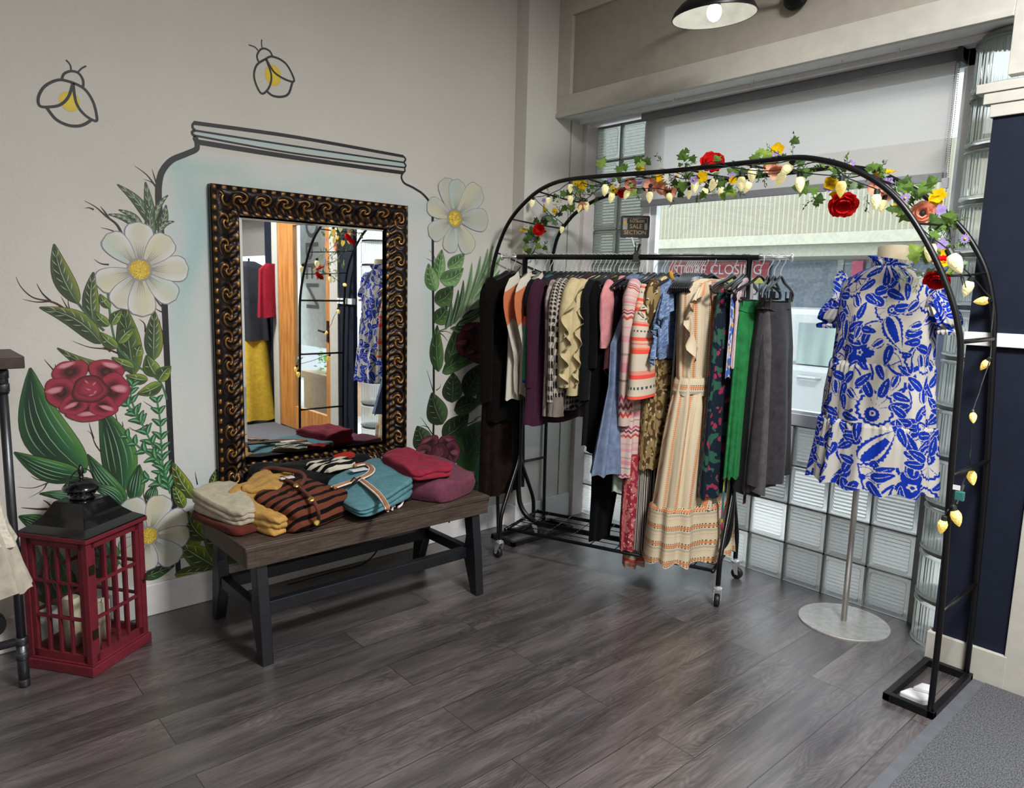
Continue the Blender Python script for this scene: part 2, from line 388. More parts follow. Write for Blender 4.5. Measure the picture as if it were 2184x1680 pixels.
# navy panels and mouldings at right of the bay
def step_mould(name, y1, lab):
    b = MB(); b.box((XF-0.012, -2.68, 2.19), (XF+0.05, y1+.06, 2.222)); b.box((XF-.006, -2.68, 2.15), (XF+0.04, y1+.035, 2.19)); b.box((XF, -2.68, 2.104), (XF+0.03, y1+.012, 2.15))
    return struct(name, b, m_trim2, label=lab, bevel=0.002)
step_mould('trim_1', -2.345, 'stepped grey-white moulding above the navy panel')
b = MB(); b.box((XF+0.012, -2.60, 0.13), (XF+0.05, -2.342, 2.104)); 
struct('wall_navy', b, m_navy, label='navy blue panel beside the curved glass blocks')
b = MB(); b.box((XF-0.006, -2.60, 1.281), (XF+0.03, -2.335, 1.331)); struct('trim_2', b, m_trim, label='narrow white rail across the navy panel', bevel=0.002)
b = MB(); b.box((XF-0.006, -2.60, 0), (XF+0.05, -2.327, 0.13)); b.box((XF-0.004, -2.74, 0), (XF+0.06, -2.592, 2.19)); struct('trim_3', b, m_trim2, label='grey-white plinth and door casing beside the navy panel', bevel=0.002)
# door side, seen in the mirror
m_oak = N('honey_oak'); _o = m_oak.obj(); m_oak.set(m_oak.ramp(m_oak.noise(m_oak.mapping(_o, scale=(8, 8, 1)), 3, 5), [(0.3, rgba('9a5f2c')), (0.7, rgba('c98a48'))]), 0.4); m_oak = m_oak.m
def pane_mat(name, glass_tone=(0.93, 0.97, 0.96), gl=0.08):
    g = N(name); g.t.nodes.remove(g.b); t = g.n('BsdfTransparent'); t.inputs[0].default_value = (*glass_tone, 1); gg = g.n('BsdfGlossy'); gg.inputs[1].default_value = 0.02
    x = g.n('MixShader'); x.inputs[0].default_value = gl; g.l(t.outputs[0], x.inputs[1]); g.l(gg.outputs[0], x.inputs[2]); g.l(x.outputs[0], g.out.inputs[0]); return g.m
m_pane = pane_mat('window_glass')
dr = bpy.data.objects.new('door_1', None); COL.objects.link(dr); dr.location = (XF, -3.3, 0); tag(dr, 'honey oak glazed entrance door', 'door', kind='structure')
b = MB(); b.box((XF+.005, -2.83, 0.01), (XF+.05, -2.745, 2.12)); b.box((XF+.005, -3.84, 0.01), (XF+.05, -3.50, 2.12)); b.box((XF+.005, -3.5, 0.01), (XF+.05, -2.83, 0.24)); b.box((XF+.005, -3.5, 2.0), (XF+.05, -2.83, 2.12))
b.build('door_frame', m_oak, dr, bevel=0.003)
MB().box((XF+.022, -3.5, 0.24), (XF+.03, -2.83, 2.0)).build('door_pane', m_pane, dr)
b = MB(); b.tube([(XF-.005, -2.79, 1.02), (XF-.04, -2.79, 1.02), (XF-.045, -2.88, 1.03)], .009, 8); b.box((XF-.002, -2.81, .93), (XF+.006, -2.77, 1.12)); b.build('door_handle', plain('dark_bronze', '2a2522', 0.35, 0.8), dr)
b = MB(); b.box((XF-.004, -3.97, 0), (XF+.06, -3.84, 2.22)); b.box((XF, -3.84, 2.12), (XF+.06, -2.74, 2.22)); struct('trim_4', b, m_trim2, label='grey-white casing round the entrance door')
struct('wall_navy_far', MB().box((XF+0.01, -4.17, 0), (XF+0.05, -3.97, 2.22)), m_navy, label='navy blue post beyond the door')
# second display bay further along (reflected in the mirror)
b = MB(); b.box((XF, -7.2, 0), (XF+.05, -6.2, 2.22)); b.box((0.0, -6.2, 0), (.05, -4.17, .8)); b.box((XF+.05, -4.2, 0), (.05, -4.17, 2.3)); b.box((0, -6.2, 2.2), (.05, -4.17, ZC)); b.box((XF, -6.2, 2.22), (.05, -4.17, 2.26))
struct('wall_far_bay', b, m_trim, label='white walls of the second display bay')
MB().box((0.02, -6.2, .8), (.028, -4.2, 2.2)).build('window_2', m_pane); tag(bpy.data.objects['window_2'], 'window pane of the second display bay', 'window', kind='structure')
# floor and base of entry recess side (outside)
# ================================================================ the street
m_asph = plain('asphalt', '8b8c90', 0.9, bump=0.3, bs=90)
struct('floor_street', MB().box((0.06, -30, -0.25), (40, 25, -0.12)), m_asph, label='grey street outside')
struct('floor_sidewalk', MB().box((0.06, -30, -0.12), (1.5, 25, -0.02)), plain('pale_concrete', 'bebdb8', 0.85, bump=0.2, bs=60), label='pale concrete sidewalk outside')
g = N('cream_corrugated_metal'); ss = g.n('SeparateXYZ'); g.l(g.obj(), ss.inputs[0]); sn = g.math('SINE', g.math('MULTIPLY', ss.outputs[1], 2*PI/0.085))
g.set(g.ramp(g.math('MULTIPLY_ADD', sn, .5, .5), [(0.2, rgba('918b79')), (0.8, rgba('a39d8b'))]), 0.6); g.bump(sn, 0.6, 0.03); m_corr = g.m
bd = thing('store_building', (9.2, -1, -0.12), 'store across the street with a cream corrugated awning band', 'building')
MB().box((9.4, -14, -.12), (14, 14, 3.7)).build('wall', plain('cream_stucco', '87837a', 0.8), bd)
MB().box((8.0, -14, 2.47), (9.4, 14, 3.7)).build('awning_band', m_corr, bd)
b = MB(); b.box((7.9, -14, 2.30), (8.3, 14, 2.47)); b.box((8.1, -14, 2.12), (9.4, 14, 2.30)); b.build('awning_edge', plain('cream_metal', 'a6a392', 0.5), bd)
gl = plain('dark_shop_glass', '596370', 0.15, var=0.2)
fr = plain('pale_mullion', '9c9f9d', 0.5)
ys = [-6.0, -3.6, -1.2, .9, 2.5, 4.08, 5.68, 7.9]
for i in range(len(ys)-1):
    wn = MB().box((9.33, ys[i]+.06, .5), (9.39, ys[i+1]-.06, 2.12)).build('window', gl, bd)
    MB().box((9.3, ys[i]-.05, 0), (9.4, ys[i]+.05, 2.45)).build('mullion', fr, bd)
MB().box((9.32, -14, -.12), (9.42, 14, .5)).build('plinth', plain('tan_plinth', 'b59d80', 0.8), bd)
MB().box((9.30, 5.74, .5), (9.41, 6.02, 2.12)).build('door_surround', plain('orange_wood', 'c08a58', 0.7), bd)
def text_obj(name, s, size, loc, xdir, updir, mat, parent=None, extrude=0.001, align='CENTER', space=1.0):
    cu = bpy.data.curves.new(name, 'FONT'); cu.body = s; cu.size = size; cu.extrude = extrude; cu.align_x = align; cu.align_y = 'CENTER'; cu.space_character = space; cu.resolution_u = 3
    tmp = bpy.data.objects.new(name+'_tmp', cu); COL.objects.link(tmp); bpy.context.view_layer.update()
    me = bpy.data.meshes.new_from_object(tmp.evaluated_get(bpy.context.evaluated_depsgraph_get())); bpy.data.objects.remove(tmp); me.name = name
    x = Vector(xdir).normalized(); z = x.cross(Vector(updir)).normalized(); y = z.cross(x)
    me.transform(Matrix(((x.x, y.x, z.x, 0), (x.y, y.y, z.y, 0), (x.z, y.z, z.z, 0), (0, 0, 0, 1))))
    me.materials.clear(); me.materials.append(mat); o = bpy.data.objects.new(name, me); link(o, parent); o.location = Vector(loc)-rootloc(parent); return o
sg = thing('closing_banner', (9.28, 4.95, 1.70), 'red and yellow store closing banner in the window across the street', 'banner')
MB().box((9.26, 3.82, 1.80), (9.285, 6.1, 2.10)).build('banner_cloth', plain('red_banner', 'a33a46', 0.6), sg)
MB().box((9.26, 3.82, 1.70), (9.285, 6.1, 1.80)).build('banner_hem', plain('yellow_banner', 'b9b04a', 0.6), sg)
text_obj('banner_text', 'STORE CLOSING', 0.27, (9.25, 4.96, 1.95), (0, -1, 0), (0, 0, 1), plain('white_letters', 'c9c9c9', 0.6), sg)
for i, (y, z0, z1) in enumerate(((2.19, 1.55, 2.1),)):
    tag(MB().box((9.26, y-.09, z0), (9.28, y+.09, z1)).build('window_poster', plain('pink_poster', 'cf5a78', 0.7), loc=(9.27, y, z0)), 'narrow pink poster in the window across the street', 'poster')
# parked car close to the window
m_car = plain('white_car_paint', 'a9abad', 0.25, 0.0, var=0.01, Coat_Weight=0.5)
m_cgl = N('car_glass_reflection'); m_cgl.set(m_cgl.ramp(m_cgl.noise(m_cgl.mapping(m_cgl.obj(), scale=(1, 3, .6)), 1.6, 2), [(0.35, rgba('6f7c80')), (0.6, rgba('93a59c'))]), 0.1); m_cgl = m_cgl.m  # grey-green patches stand in for reflections on the car windows
car = thing('parked_car', (2.9, -1.0, -0.12), 'white car parked at the kerb right outside the window', 'car')
prof = [(-3.5, .12), (-3.55, .55), (-3.3, .84), (-2.5, .95), (-1.75, 1.40), (-1.2, 1.50), (.3, 1.50), (1.0, 1.40), (1.55, 1.0), (1.75, .9), (1.8, .45), (1.7, .12)]
b = MB(); b.prism([(2.12, -3.6, .0), (2.12, -3.65, .45), (2.12, -3.4, .80), (2.12, -2.9, .905), (2.12, 1.75, .905), (2.12, 1.9, .78), (2.12, 1.95, .33), (2.12, 1.85, 0)], (1.7, 0, 0)); 
b.prism([(2.2, y, z-.12) for y, z in [(-2.9, 1.03), (-2.1, 1.40), (-1.5, 1.47), (.3, 1.47), (1.0, 1.38), (1.75, 1.0)]], (1.4, 0, 0)); b.build('body', m_car, car, bevel=.04)
b = MB()
for ya, yb_ in ((-2.35, -1.45), (-1.37, -.42), (-.34, .62), (.70, 1.25)): b.prism([(2.185, ya, .915), (2.185, yb_, .915), (2.185, min(yb_, 1.0), 1.245), (2.185, max(ya, -1.95), 1.245)], (.02, 0, 0))
b.build('side_windows', m_cgl, car)
b = MB()
for y in (-.57, -1.62): b.tube([(2.125, y-.09, .82), (2.085, y-.07, .82), (2.085, y+.07, .82), (2.125, y+.09, .82)], .014, 8)
b.build('door_handles', m_car, car)
for y in (-2.6, .95):
    MB().lathe([(.2, -.1), (.32, -.1), (.34, -.05), (.34, .1), (.3, .12), (.2, .12)], (2.14, y, .2), 24, (1, 0, 0)).build('wheel', plain('tyre_rubber', '1b1b1c', 0.8), car)
# open banner and planter outside the door (seen in the mirror)
ob = thing('open_banner', (.3, -4.35, -.02), 'white OPEN feather banner standing outside the entrance', 'banner')
MB().box((.31, -4.66, .75), (.32, -4.05, 2.5)).build('banner_cloth', plain('white_banner', 'f6f7fa', 0.8), ob)
MB().tube([(.33, -4.03, -.02), (.33, -4.03, 2.6)], .015, 8).build('banner_pole', plain('grey_pole', '777a80', 0.4, .5), ob)
text_obj('banner_text', 'OPEN', 0.44, (.305, -4.34, 1.72), (0, 0, -1), (0, -1, 0), plain('grey_letters', '55525c', 0.7), ob)
pl = thing('street_planter', (.45, -4.4, -.02), 'square tan planter with bushy green plant outside the entrance', 'planter')
b = MB(); b.box((.35, -4.7, -.02), (.8, -3.95, .42)); b.box((.33, -4.72, .36), (.82, -3.93, .44)); b.build('planter_box', plain('tan_planter', 'c8a98a', 0.8), pl)
b = MB(); rr = random.Random(3)
for k in range(260):
    a = rr.uniform(0, 2*PI); r = rr.uniform(0, .28); z = rr.uniform(.42, .95); p = Vector((.56+r*.7*math.cos(a), -4.33+r*1.2*math.sin(a), z*.95)); q = Vector((rr.uniform(-1, 1), rr.uniform(-1, 1), rr.uniform(-.3, 1)))*.06
    s_ = q.cross(Vector((0, 0, 1))).normalized()*.025; b.add([p-s_, p+q*.5+s_*.1, p+q, p+q*.5-s_*2], [(0, 1, 2, 3)])
b.build('foliage', plain('bright_leaves', '7fc05c', 0.7), pl)
# ================================================================ window, glass blocks, shade
B_ = 0.203
g = N('ribbed_glass_block'); g.t.nodes.remove(g.b)
at_ = g.n('Attribute', attribute_name='Col'); 
bn = g.n('Bump'); bn.inputs['Strength'].default_value = 1.0; bn.inputs['Distance'].default_value = 0.007
su = g.n('SeparateXYZ'); g.l(g.uv(), su.inputs[0])
rib = g.math('SINE', g.math('MULTIPLY', su.outputs[1], 2*PI*11)); g.l(g.math('ADD', g.math('MULTIPLY', rib, 0.5), g.noise(g.uv(), 6, 3)), bn.inputs['Height'])
tl = g.n('BsdfTranslucent'); g.l(g.mix(1.0, at_.outputs['Color'], rgba('c9cdca'), 'MULTIPLY'), tl.inputs[0]); g.l(bn.outputs[0], tl.inputs[1])
tp = g.n('BsdfTransparent'); g.l(at_.outputs['Color'], tp.inputs[0])
rf = g.n('BsdfRefraction'); rf.inputs['Roughness'].default_value = 0.22; rf.inputs['IOR'].default_value = 1.12; g.l(at_.outputs['Color'], rf.inputs[0]); g.l(bn.outputs[0], rf.inputs[3])
gs = g.n('BsdfGlossy'); gs.inputs[1].default_value = 0.12; g.l(bn.outputs[0], gs.inputs['Normal'])
x1 = g.n('MixShader'); x1.inputs[0].default_value = 0.5; g.l(rf.outputs[0], x1.inputs[1]); g.l(tl.outputs[0], x1.inputs[2])
x0 = g.n('MixShader'); x0.inputs[0].default_value = 0.18; g.l(x1.outputs[0], x0.inputs[1]); g.l(tp.outputs[0], x0.inputs[2])
x2 = g.n('MixShader'); x2.inputs[0].default_value = 0.13; g.l(x0.outputs[0], x2.inputs[1]); g.l(gs.outputs[0], x2.inputs[2]); g.l(x2.outputs[0], g.out.inputs[0])
m_block = g.m
m_mortar = plain('grey_block_mortar', '8c918c', 0.7, bump=0.3, bs=150)
def block_front(b, y1, z0, glass_tone):
    """one block face: raised rim, rounded inner panel; front towards -x"""
    s = B_-0.009; y0 = y1-s; z1 = z0+s
    rings = [(0, 0.012), (0.006, 0.0), (0.014, 0.0), (0.020, 0.009), (0.030, 0.009)]
    vs_, uv = [], []
    for d, x in rings:
        n = 3; c = 0.012 if d > 0.01 else 0.004
        for cy, cz, a0 in ((y1-d-c, z0+d+c, -90), (y1-d-c, z1-d-c, 0), (y0+d+c, z1-d-c, 90), (y0+d+c, z0+d+c, 180)):
            for k in range(n+1):
                a = math.radians(a0+90*k/n); y = cy+c*math.cos(a); z = cz+c*math.sin(a)
                vs_.append((x, y, z)); uv.append((0.0, 0.0) if d < 0.02 else ((y1-y)/s, (z-z0)/s))
    m = 16; fs = []
    for r in range(len(rings)-1):
        for k in range(m): fs.append((r*m+k, r*m+(k+1) % m, (r+1)*m+(k+1) % m, (r+1)*m+k))
    fs.append(tuple((len(rings)-1)*m+k for k in range(m)))
    b.add(vs_, fs, col=glass_tone, uv=uv)
rnd = random.Random(5)
def glass_tone():
    v = rnd.choice([0.34, 0.45, 0.55, 0.7, 0.95]); return (v*0.99, v*1.0, v*0.985)  # brightness per block stands in for the street showing through
b = MB(); mo = MB(); yj = [-1.538-k*B_ for k in range(-7, 4)]   # joints from -0.117 to -2.147
def zrow(i): return 0.002+i*B_
for i in range(4):
    for k in range(10): block_front(b, yj[k]-0.0045, zrow(i), glass_tone())
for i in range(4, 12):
    for k in range(2): block_front(b, yj[k]-0.0045, zrow(i), (.22, .24, .215))  # darkened in colour for the dim awning seen through these blocks
for y in yj: mo.box((0.006, y-0.0045, 0), (0.03, y+0.0045, 4*B_))
for y in yj[:3]: mo.box((0.006, y-0.0045, 4*B_), (0.03, y+0.0045, 12*B_))
for i in range(0, 5): mo.box((0.006, yj[-1], zrow(i)-0.010), (0.03, yj[0], zrow(i)-0.001))
for i in range(5, 13): mo.box((0.006, yj[2], zrow(i)-0.010), (0.03, yj[0], zrow(i)-0.001))
gb = struct('wall_glass_block', b, m_block, label='wall of ribbed glass blocks under and beside the display window')
mo.build('mortar_joints', m_mortar, gb)
# curved glass block column
CX, CY, CR = -0.075, -2.338, 0.145
b = MB(); mo = MB()
for i in range(12):
    z0 = zrow(i)+0.004; z1 = z0+B_-0.014; rows = []; cols = []; uvs = []
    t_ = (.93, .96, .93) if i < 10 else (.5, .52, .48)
    for (dr_, z) in ((-.012, z0), (0, z0+.004), (0, z0+.012), (-.006, z0+.018), (-.006, z1-.018), (0, z1-.012), (0, z1-.004), (-.012, z1)):
        row = []
        for j in range(73):
            a = math.radians(60+ j/72*170); r = CR+dr_ + (0.0016*math.sin(j/72*2*PI*16) if dr_ == -.006 else 0)
            row.append((CX+r*math.cos(a), CY+r*math.sin(a), z)); uvs.append((0.0, j/72*2.4 if dr_ == -.006 else 0.0))
        rows.append(row)
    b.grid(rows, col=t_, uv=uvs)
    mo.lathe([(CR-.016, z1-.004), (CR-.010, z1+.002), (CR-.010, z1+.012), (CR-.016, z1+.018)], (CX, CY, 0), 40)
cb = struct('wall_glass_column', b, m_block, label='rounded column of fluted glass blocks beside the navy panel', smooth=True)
mo.build('mortar_joints', m_mortar, cb)
MB().box((0.0, -2.215, 0), (0.03, -2.152, 2.44)).build('trim_5', m_mortar); tag(bpy.data.objects['trim_5'], 'dark grey gap strip between flat and curved glass blocks', 'trim', kind='structure')
# casing around the upper curved block, in the front wall
# window frame
m_alu = plain('white_window_frame', 'eef1f4', 0.5, 0.0, var=0.02)
ZS = 4*B_+0.0
wf = bpy.data.objects.new('window_1', None); COL.objects.link(wf); wf.location = (0, -1.35, ZS); tag(wf, 'large display window with a white frame', 'window', kind='structure')
b = MB(); y0, y1, zt = -2.205, -0.528, ZH
b.box((-.012, y0, ZS), (.06, y1, ZS+.06)); b.box((-.012, y0, zt-.07), (.06, y1, zt)); b.box((-.012, y1-.05, ZS), (.06, y1, zt)); b.box((-.012, y0, ZS), (.06, y0+.06, zt))
b.box((.0, y1-.09, ZS), (.04, y1-.05, zt)); b.box((.0, y0+.06, ZS), (.04, y0+.075, zt)); b.box((.0, y0, ZS+.06), (.04, y1, ZS+.075))
b.build('window_frame', m_alu, wf, bevel=0.003)
MB().box((.018, y0+.07, ZS+.07), (.026, y1-.08, zt-.06)).build('window_pane', m_pane, wf)
# roller shade
g = N('shade_cloth'); g.t.nodes.remove(g.b); d = g.n('BsdfDiffuse'); t = g.n('BsdfTranslucent'); sv = g.n('SeparateXYZ'); g.l(g.obj(), sv.inputs[0])
wv = g.noise(g.mapping(g.obj(), scale=(1, 1, 400)), 2, 2); cc = g.ramp(wv, [(0.3, rgba('b5aeaa')), (0.7, rgba('bdb6b2'))])
g.l(cc, d.inputs[0]); g.l(cc, t.inputs[0]); x = g.n('MixShader'); x.inputs[0].default_value = 0.5; g.l(d.outputs[0], x.inputs[1]); g.l(t.outputs[0], x.inputs[2])
tp = g.n('BsdfTransparent'); x2 = g.n('MixShader'); x2.inputs[0].default_value = 0.05; g.l(x.outputs[0], x2.inputs[1]); g.l(tp.outputs[0], x2.inputs[2]); g.l(x2.outputs[0], g.out.inputs[0]); m_shade = g.m
m_bar = plain('grey_shade_bar', '85868c', 0.5, var=0.03)
sh = thing('roller_shade', (-.05, -1.34, 1.93), 'pale grey roller shade pulled halfway down behind the flower arch', 'window shade')
b = MB(); P = [[(-.052+.0015*math.sin(j*.9+i*.35), -2.125+j*(1.575/40), 1.965+(2.42-1.965)*i/24) for j in range(41)] for i in range(25)]
b.grid(P).build('shade_cloth', m_shade, sh, smooth=True)
MB().box((-.060, -2.125, 1.93), (-.046, -.545, 1.967)).build('bottom_bar', m_bar, sh, bevel=.003)
MB().tube([(-.06, -2.13, 2.425), (-.06, -.54, 2.425)], .024, 16).build('roller_tube', m_bar, sh, smooth=True)
b = MB(); b.box((-.1, -2.15, 2.385), (-.02, -2.13, 2.45)); b.lathe([(.034, 0), (.034, .018)], (-.06, -2.15, 2.425), 20, (0, 1, 0)); b.build('bracket', plain('dark_grey_plastic', '4a4a50', 0.5), sh, bevel=.003)
b = MB()
for (yo, ph) in ((0, 0), (.014, .5)):
    for k in range(88):
        z = 2.40-.0085*(k+ph); b.ball((-.075, -2.137+yo+.0015*math.sin(k*.2), z), .0027, 6)
b.tube([(-.075, -2.137, 2.40), (-.075, -2.137, 1.655), (-.075, -2.130, 1.645), (-.075, -2.123, 1.655), (-.075, -2.123, 2.40)], .001, 5)
b.build('bead_chain', plain('bead_chain_plastic', '8b8b90', 0.4), sh)
MB().box((-.082, -2.142, 1.90), (-.068, -2.118, 1.94)).build('chain_joiner', plain('clear_grey_clip', 'a8a9ae', 0.3), sh)
# ================================================================ the painting on the mural wall
m_paint = vcol('mural_paint', 0.55)
_lay = [0]
def MW(px, py):
    p = at(px, py, 'y', 0.0); return p.x, p.z
class Paint(MB):
    """flat brush marks on the wall; every new mark lies a hair in front of the last"""
    def mark(s): _lay[0] += 1; return -0.0008-0.00001*_lay[0]
    def ribbon(s, pts, w0, w1=None, col='15151a', taper=False, n=6):
        y = s.mark(); P = [Vector((*MW(*p), 0)) for p in pts]
        if len(P) > 2 and n > 1: P = smooth_path(P, n)
        w1 = w0 if w1 is None else w1; L = len(P); vs_ = []
        for i in range(L):
            t = (P[min(i+1, L-1)]-P[max(i-1, 0)]).normalized(); nn = Vector((-t.y, t.x, 0)); f = i/(L-1); w_ = w0+(w1-w0)*f
            if taper: w_ *= 1-f*0.9
            vs_ += [P[i]+nn*w_/2, P[i]-nn*w_/2]
        s.add([(v.x, y, v.y) for v in vs_], [(2*i, 2*i+1, 2*i+3, 2*i+2) for i in range(L-1)], col=tuple(lin(col)))
    def leaf(s, base, tip, w, ca='2f4a2c', cb='5c7a3a', edge='7f8a2a', vein='9fb391', bend=0.12, outline='17211a', strokes=3):
        """leaf from base to tip (photo pixels traced on the wall), w wide in pixels"""
        b0 = Vector((*MW(*base), 0)); t0 = Vector((*MW(*tip), 0)); m = Vector((*MW((base[0]+tip[0])/2, (base[1]+tip[1])/2), 0))
        m2 = Vector((*MW((base[0]+tip[0])/2+w, (base[1]+tip[1])/2), 0)); W = (m2-m).length/2
        d = t0-b0; L = d.length; d.normalize(); nn = Vector((-d.y, d.x, 0)); R = 14
        def axis(f): return b0+d*(L*f)+nn*(bend*L*math.sin(PI*f))
        def wid(f): return W*(math.sin(PI*min(1, f**0.8*1.0))**0.85*(1-0.25*f)+0.02)*1.08
        y = s.mark(); cs = [-1, -.55, 0, .55, 1]
        cols5 = [tuple(v*.8 for v in lin(q)) for q in (edge, cb, ca, ca, cb)]
        y2 = y+0.000004
        vs_, cl, fs = [], [], []
        for i in range(R+1):
            f = i/R; a = axis(f); w_ = wid(f)+0.0022
            vs_ += [a+nn*w_, a-nn*w_]
        s.add([(v.x, y2, v.y) for v in vs_], [(2*i, 2*i+1, 2*i+3, 2*i+2) for i in range(R)], col=tuple(lin(outline)))
        vs_ = []; cl = []
        for i in range(R+1):
            f = i/R; a = axis(f); w_ = wid(f)
            for j, c in enumerate(cs):
                vs_.append(a+nn*(w_*c)); k = cols5[j]; sh = 0.8+0.35*math.sin(f*3.0+j); cl.append(tuple(min(1, v*sh) for v in k))
        s.add([(v.x, y, v.y) for v in vs_], [(5*i+j, 5*i+j+1, 5*i+j+6, 5*i+j+5) for i in range(R) for j in range(4)], col=cl)
        y3 = y-0.000004; hv = lin(vein)
        def thin(pts, w_, c):
            v = []; M = len(pts)
            for i in range(M):
                t = (pts[min(i+1, M-1)]-pts[max(i-1, 0)]).normalized(); q = Vector((-t.y, t.x, 0))*w_*math.sin(PI*(i+.3)/(M-.4)); v += [pts[i]+q, pts[i]-q]
            s.add([(p.x, y3, p.y) for p in v], [(2*i, 2*i+1, 2*i+3, 2*i+2) for i in range(M-1)], col=tuple(c))
        thin([axis(f) for f in np.linspace(0.02, .9, 8)], 0.0016, tuple(v*.8 for v in hv))
        if strokes < 0:
            for q_ in (-.72, -.4, .35, .68): thin([axis(f)+nn*(wid(f)*q_) for f in np.linspace(.2+.1*abs(q_), .82-.15*abs(q_), 9)], 0.0020, tuple(v*.6 for v in hv))
        for k in range(max(0, strokes)):
            f = .25+.55*k/max(1, strokes-1) if strokes > 1 else .5
            for sd in (-1, 1): thin([axis(f)+nn*(sd*wid(f)*.2), axis(f+.05)+nn*(sd*wid(f)*.45), axis(min(1, f+.1))+nn*(sd*wid(f)*.62)], 0.0014, hv)
    def blob(s, c, rx, ry, cols, rot=0, wob=0.06, k=26, seed=0, outline=None):
        y = s.mark(); cx, cz = MW(*c); x2, z2 = MW(c[0]+10, c[1]); u = math.hypot(x2-cx, z2-cz)/10; r_ = random.Random(seed)
        ph = [r_.uniform(0, 6.28) for _ in range(3)]
        def rim(a, f): 
            q = 1+wob*(math.sin(3*a+ph[0])+.6*math.sin(5*a+ph[1])); x = math.cos(a)*rx*u*q*f; z = math.sin(a)*ry*u*q*f
            return (cx+x*math.cos(rot)-z*math.sin(rot), cz+x*math.sin(rot)+z*math.cos(rot))
        if outline:
            v = [(cx, y+.000004, cz)]+[(rim(2*PI*j/k, 1.0)[0]+(rim(2*PI*j/k, 1)[0]-cx)*.05, y+.000004, rim(2*PI*j/k, 1)[1]+(rim(2*PI*j/k, 1)[1]-cz)*.05) for j in range(k)]
            s.add(v, [(0, 1+j, 1+(j+1) % k) for j in range(k)], col=tuple(lin(outline)))
        n = len(cols); v = [(cx, y, cz)]; cl = [tuple(lin(cols[0]))]
        for i in range(1, n):
            f = i/(n-1)
            for j in range(k): x, z = rim(2*PI*j/k, f); v.append((x, y, z)); cl.append(tuple(lin(cols[i])))
        fs = [(0, 1+j, 1+(j+1) % k) for j in range(k)]
        for i in range(n-2): fs += [(1+i*k+j, 1+(i+1)*k+j, 1+(i+1)*k+(j+1) % k, 1+i*k+(j+1) % k) for j in range(k)]
        s.add(v, fs, col=cl)
    def petal(s, c, tip, w, r0, cols=('a8a79d', 'c9c9bd', 'd3d3d3'), out='85858c', notch=0, tint_=None):
        """daisy petal: blunt tip, grey outline, brushed colour"""
        y = s.mark(); C0 = Vector((*MW(*c), 0)); T = Vector((*MW(*tip), 0)); d = T-C0; L = d.length; d.normalize(); nn = Vector((-d.y, d.x, 0))
        W = L*w; R = 12; a0 = r0*L
        def wid(f): return W*(0.35+0.65*math.sin(PI*min(.5, f*.72)))*(1 if f < .72 else math.sqrt(max(0, 1-((f-.72)/.28)**2)))
        for off, yy, oc in ((0.0035, y+.000004, True), (0, y, False)):
            v, cl = [], []
            for i in range(R+1):
                f = i/R; a = C0+d*(a0+(L-a0+off)*f); w_ = wid(f)+(off if f < 1 else off*.6)
                for j in (-1, -.4, .4, 1):
                    v.append(a+nn*(w_*j))
                    if oc: cl.append(tuple(lin(out)))
                    else:
                        k = np.array(lin(cols[0]))*(1-min(1, f*2.2))+np.array(lin(cols[1 if abs(j) < .9 else 2]))*min(1, f*2.2)
                        if tint_ is not None and j > 0: k = k*(.45)+np.array(lin(tint_))*.55
                        cl.append(tuple(k))
            s.add([(p.x, yy, p.y) for p in v], [(4*i+j, 4*i+j+1, 4*i+j+5, 4*i+j+4) for i in range(R) for j in range(3)], col=cl)
        y3 = y-.000004
        for q in (-.4, -.15, .1, .35):
            a = C0+d*(a0*1.05)+nn*(W*.25*q); b_ = C0+d*(a0+(L-a0)*(.45+.15*abs(q)))+nn*(W*.9*q); t = Vector((-(b_-a).y, (b_-a).x, 0)).normalized()*.0015
            s.add([(p.x, y3, p.y) for p in (a+t, a-t, b_)], [(0, 1, 2)], col=tuple(lin('77776f')))
def painted(name, b, label): return tag(b.build(name, m_paint, wall_mural), label)

# fireflies
def z1(x, y): return (x*.3214, y*.3214)
b = Paint(); b.blob(z1(462, 672), 22, 23, ['ddc42a', 'd8bf28', 'cfb52a'], wob=.02)
for pts, w_ in (([(410, 525), (425, 490), (470, 472), (520, 485), (550, 530), (552, 575)], .009), ([(472, 470), (465, 430), (437, 398)], .006), ([(515, 482), (540, 455), (572, 438)], .006),
               ([(483, 548), (390, 530), (300, 570), (256, 640), (262, 700), (320, 710), (400, 695), (455, 640), (483, 552)], .010), ([(483, 548), (560, 590), (615, 670), (640, 760), (635, 803), (560, 760), (505, 680), (485, 552)], .010), ([(308, 712), (370, 790), (450, 830), (520, 836), (570, 820), (605, 795)], .011)):
    b.ribbon([z1(*p) for p in pts], w_)
painted('painted_firefly', b, 'black outline firefly with a yellow glow, larger one at the far left')
b = Paint(); b.blob(z1(1812, 500), 17, 20, ['ddc42a', 'd8bf28', 'cfb52a'], wob=.02)
for pts, w_ in (([(1715, 410), (1705, 370), (1725, 332), (1755, 322), (1790, 340), (1808, 375)], .008), ([(1740, 320), (1735, 290), (1737, 262)], .005), ([(1712, 335), (1690, 312), (1650, 298)], .005),
               ([(1765, 390), (1705, 430), (1685, 500), (1705, 575), (1740, 622), (1785, 580), (1800, 500), (1765, 392)], .009), ([(1765, 390), (1800, 375), (1860, 395), (1910, 440), (1952, 535), (1900, 530), (1820, 480), (1768, 395)], .009), ([(1770, 605), (1810, 635), (1870, 642), (1915, 620), (1940, 545)], .010)):
    b.ribbon([z1(*p) for p in pts], w_)
painted('painted_firefly', b, 'black outline firefly with a yellow glow, smaller one above the jar lid')
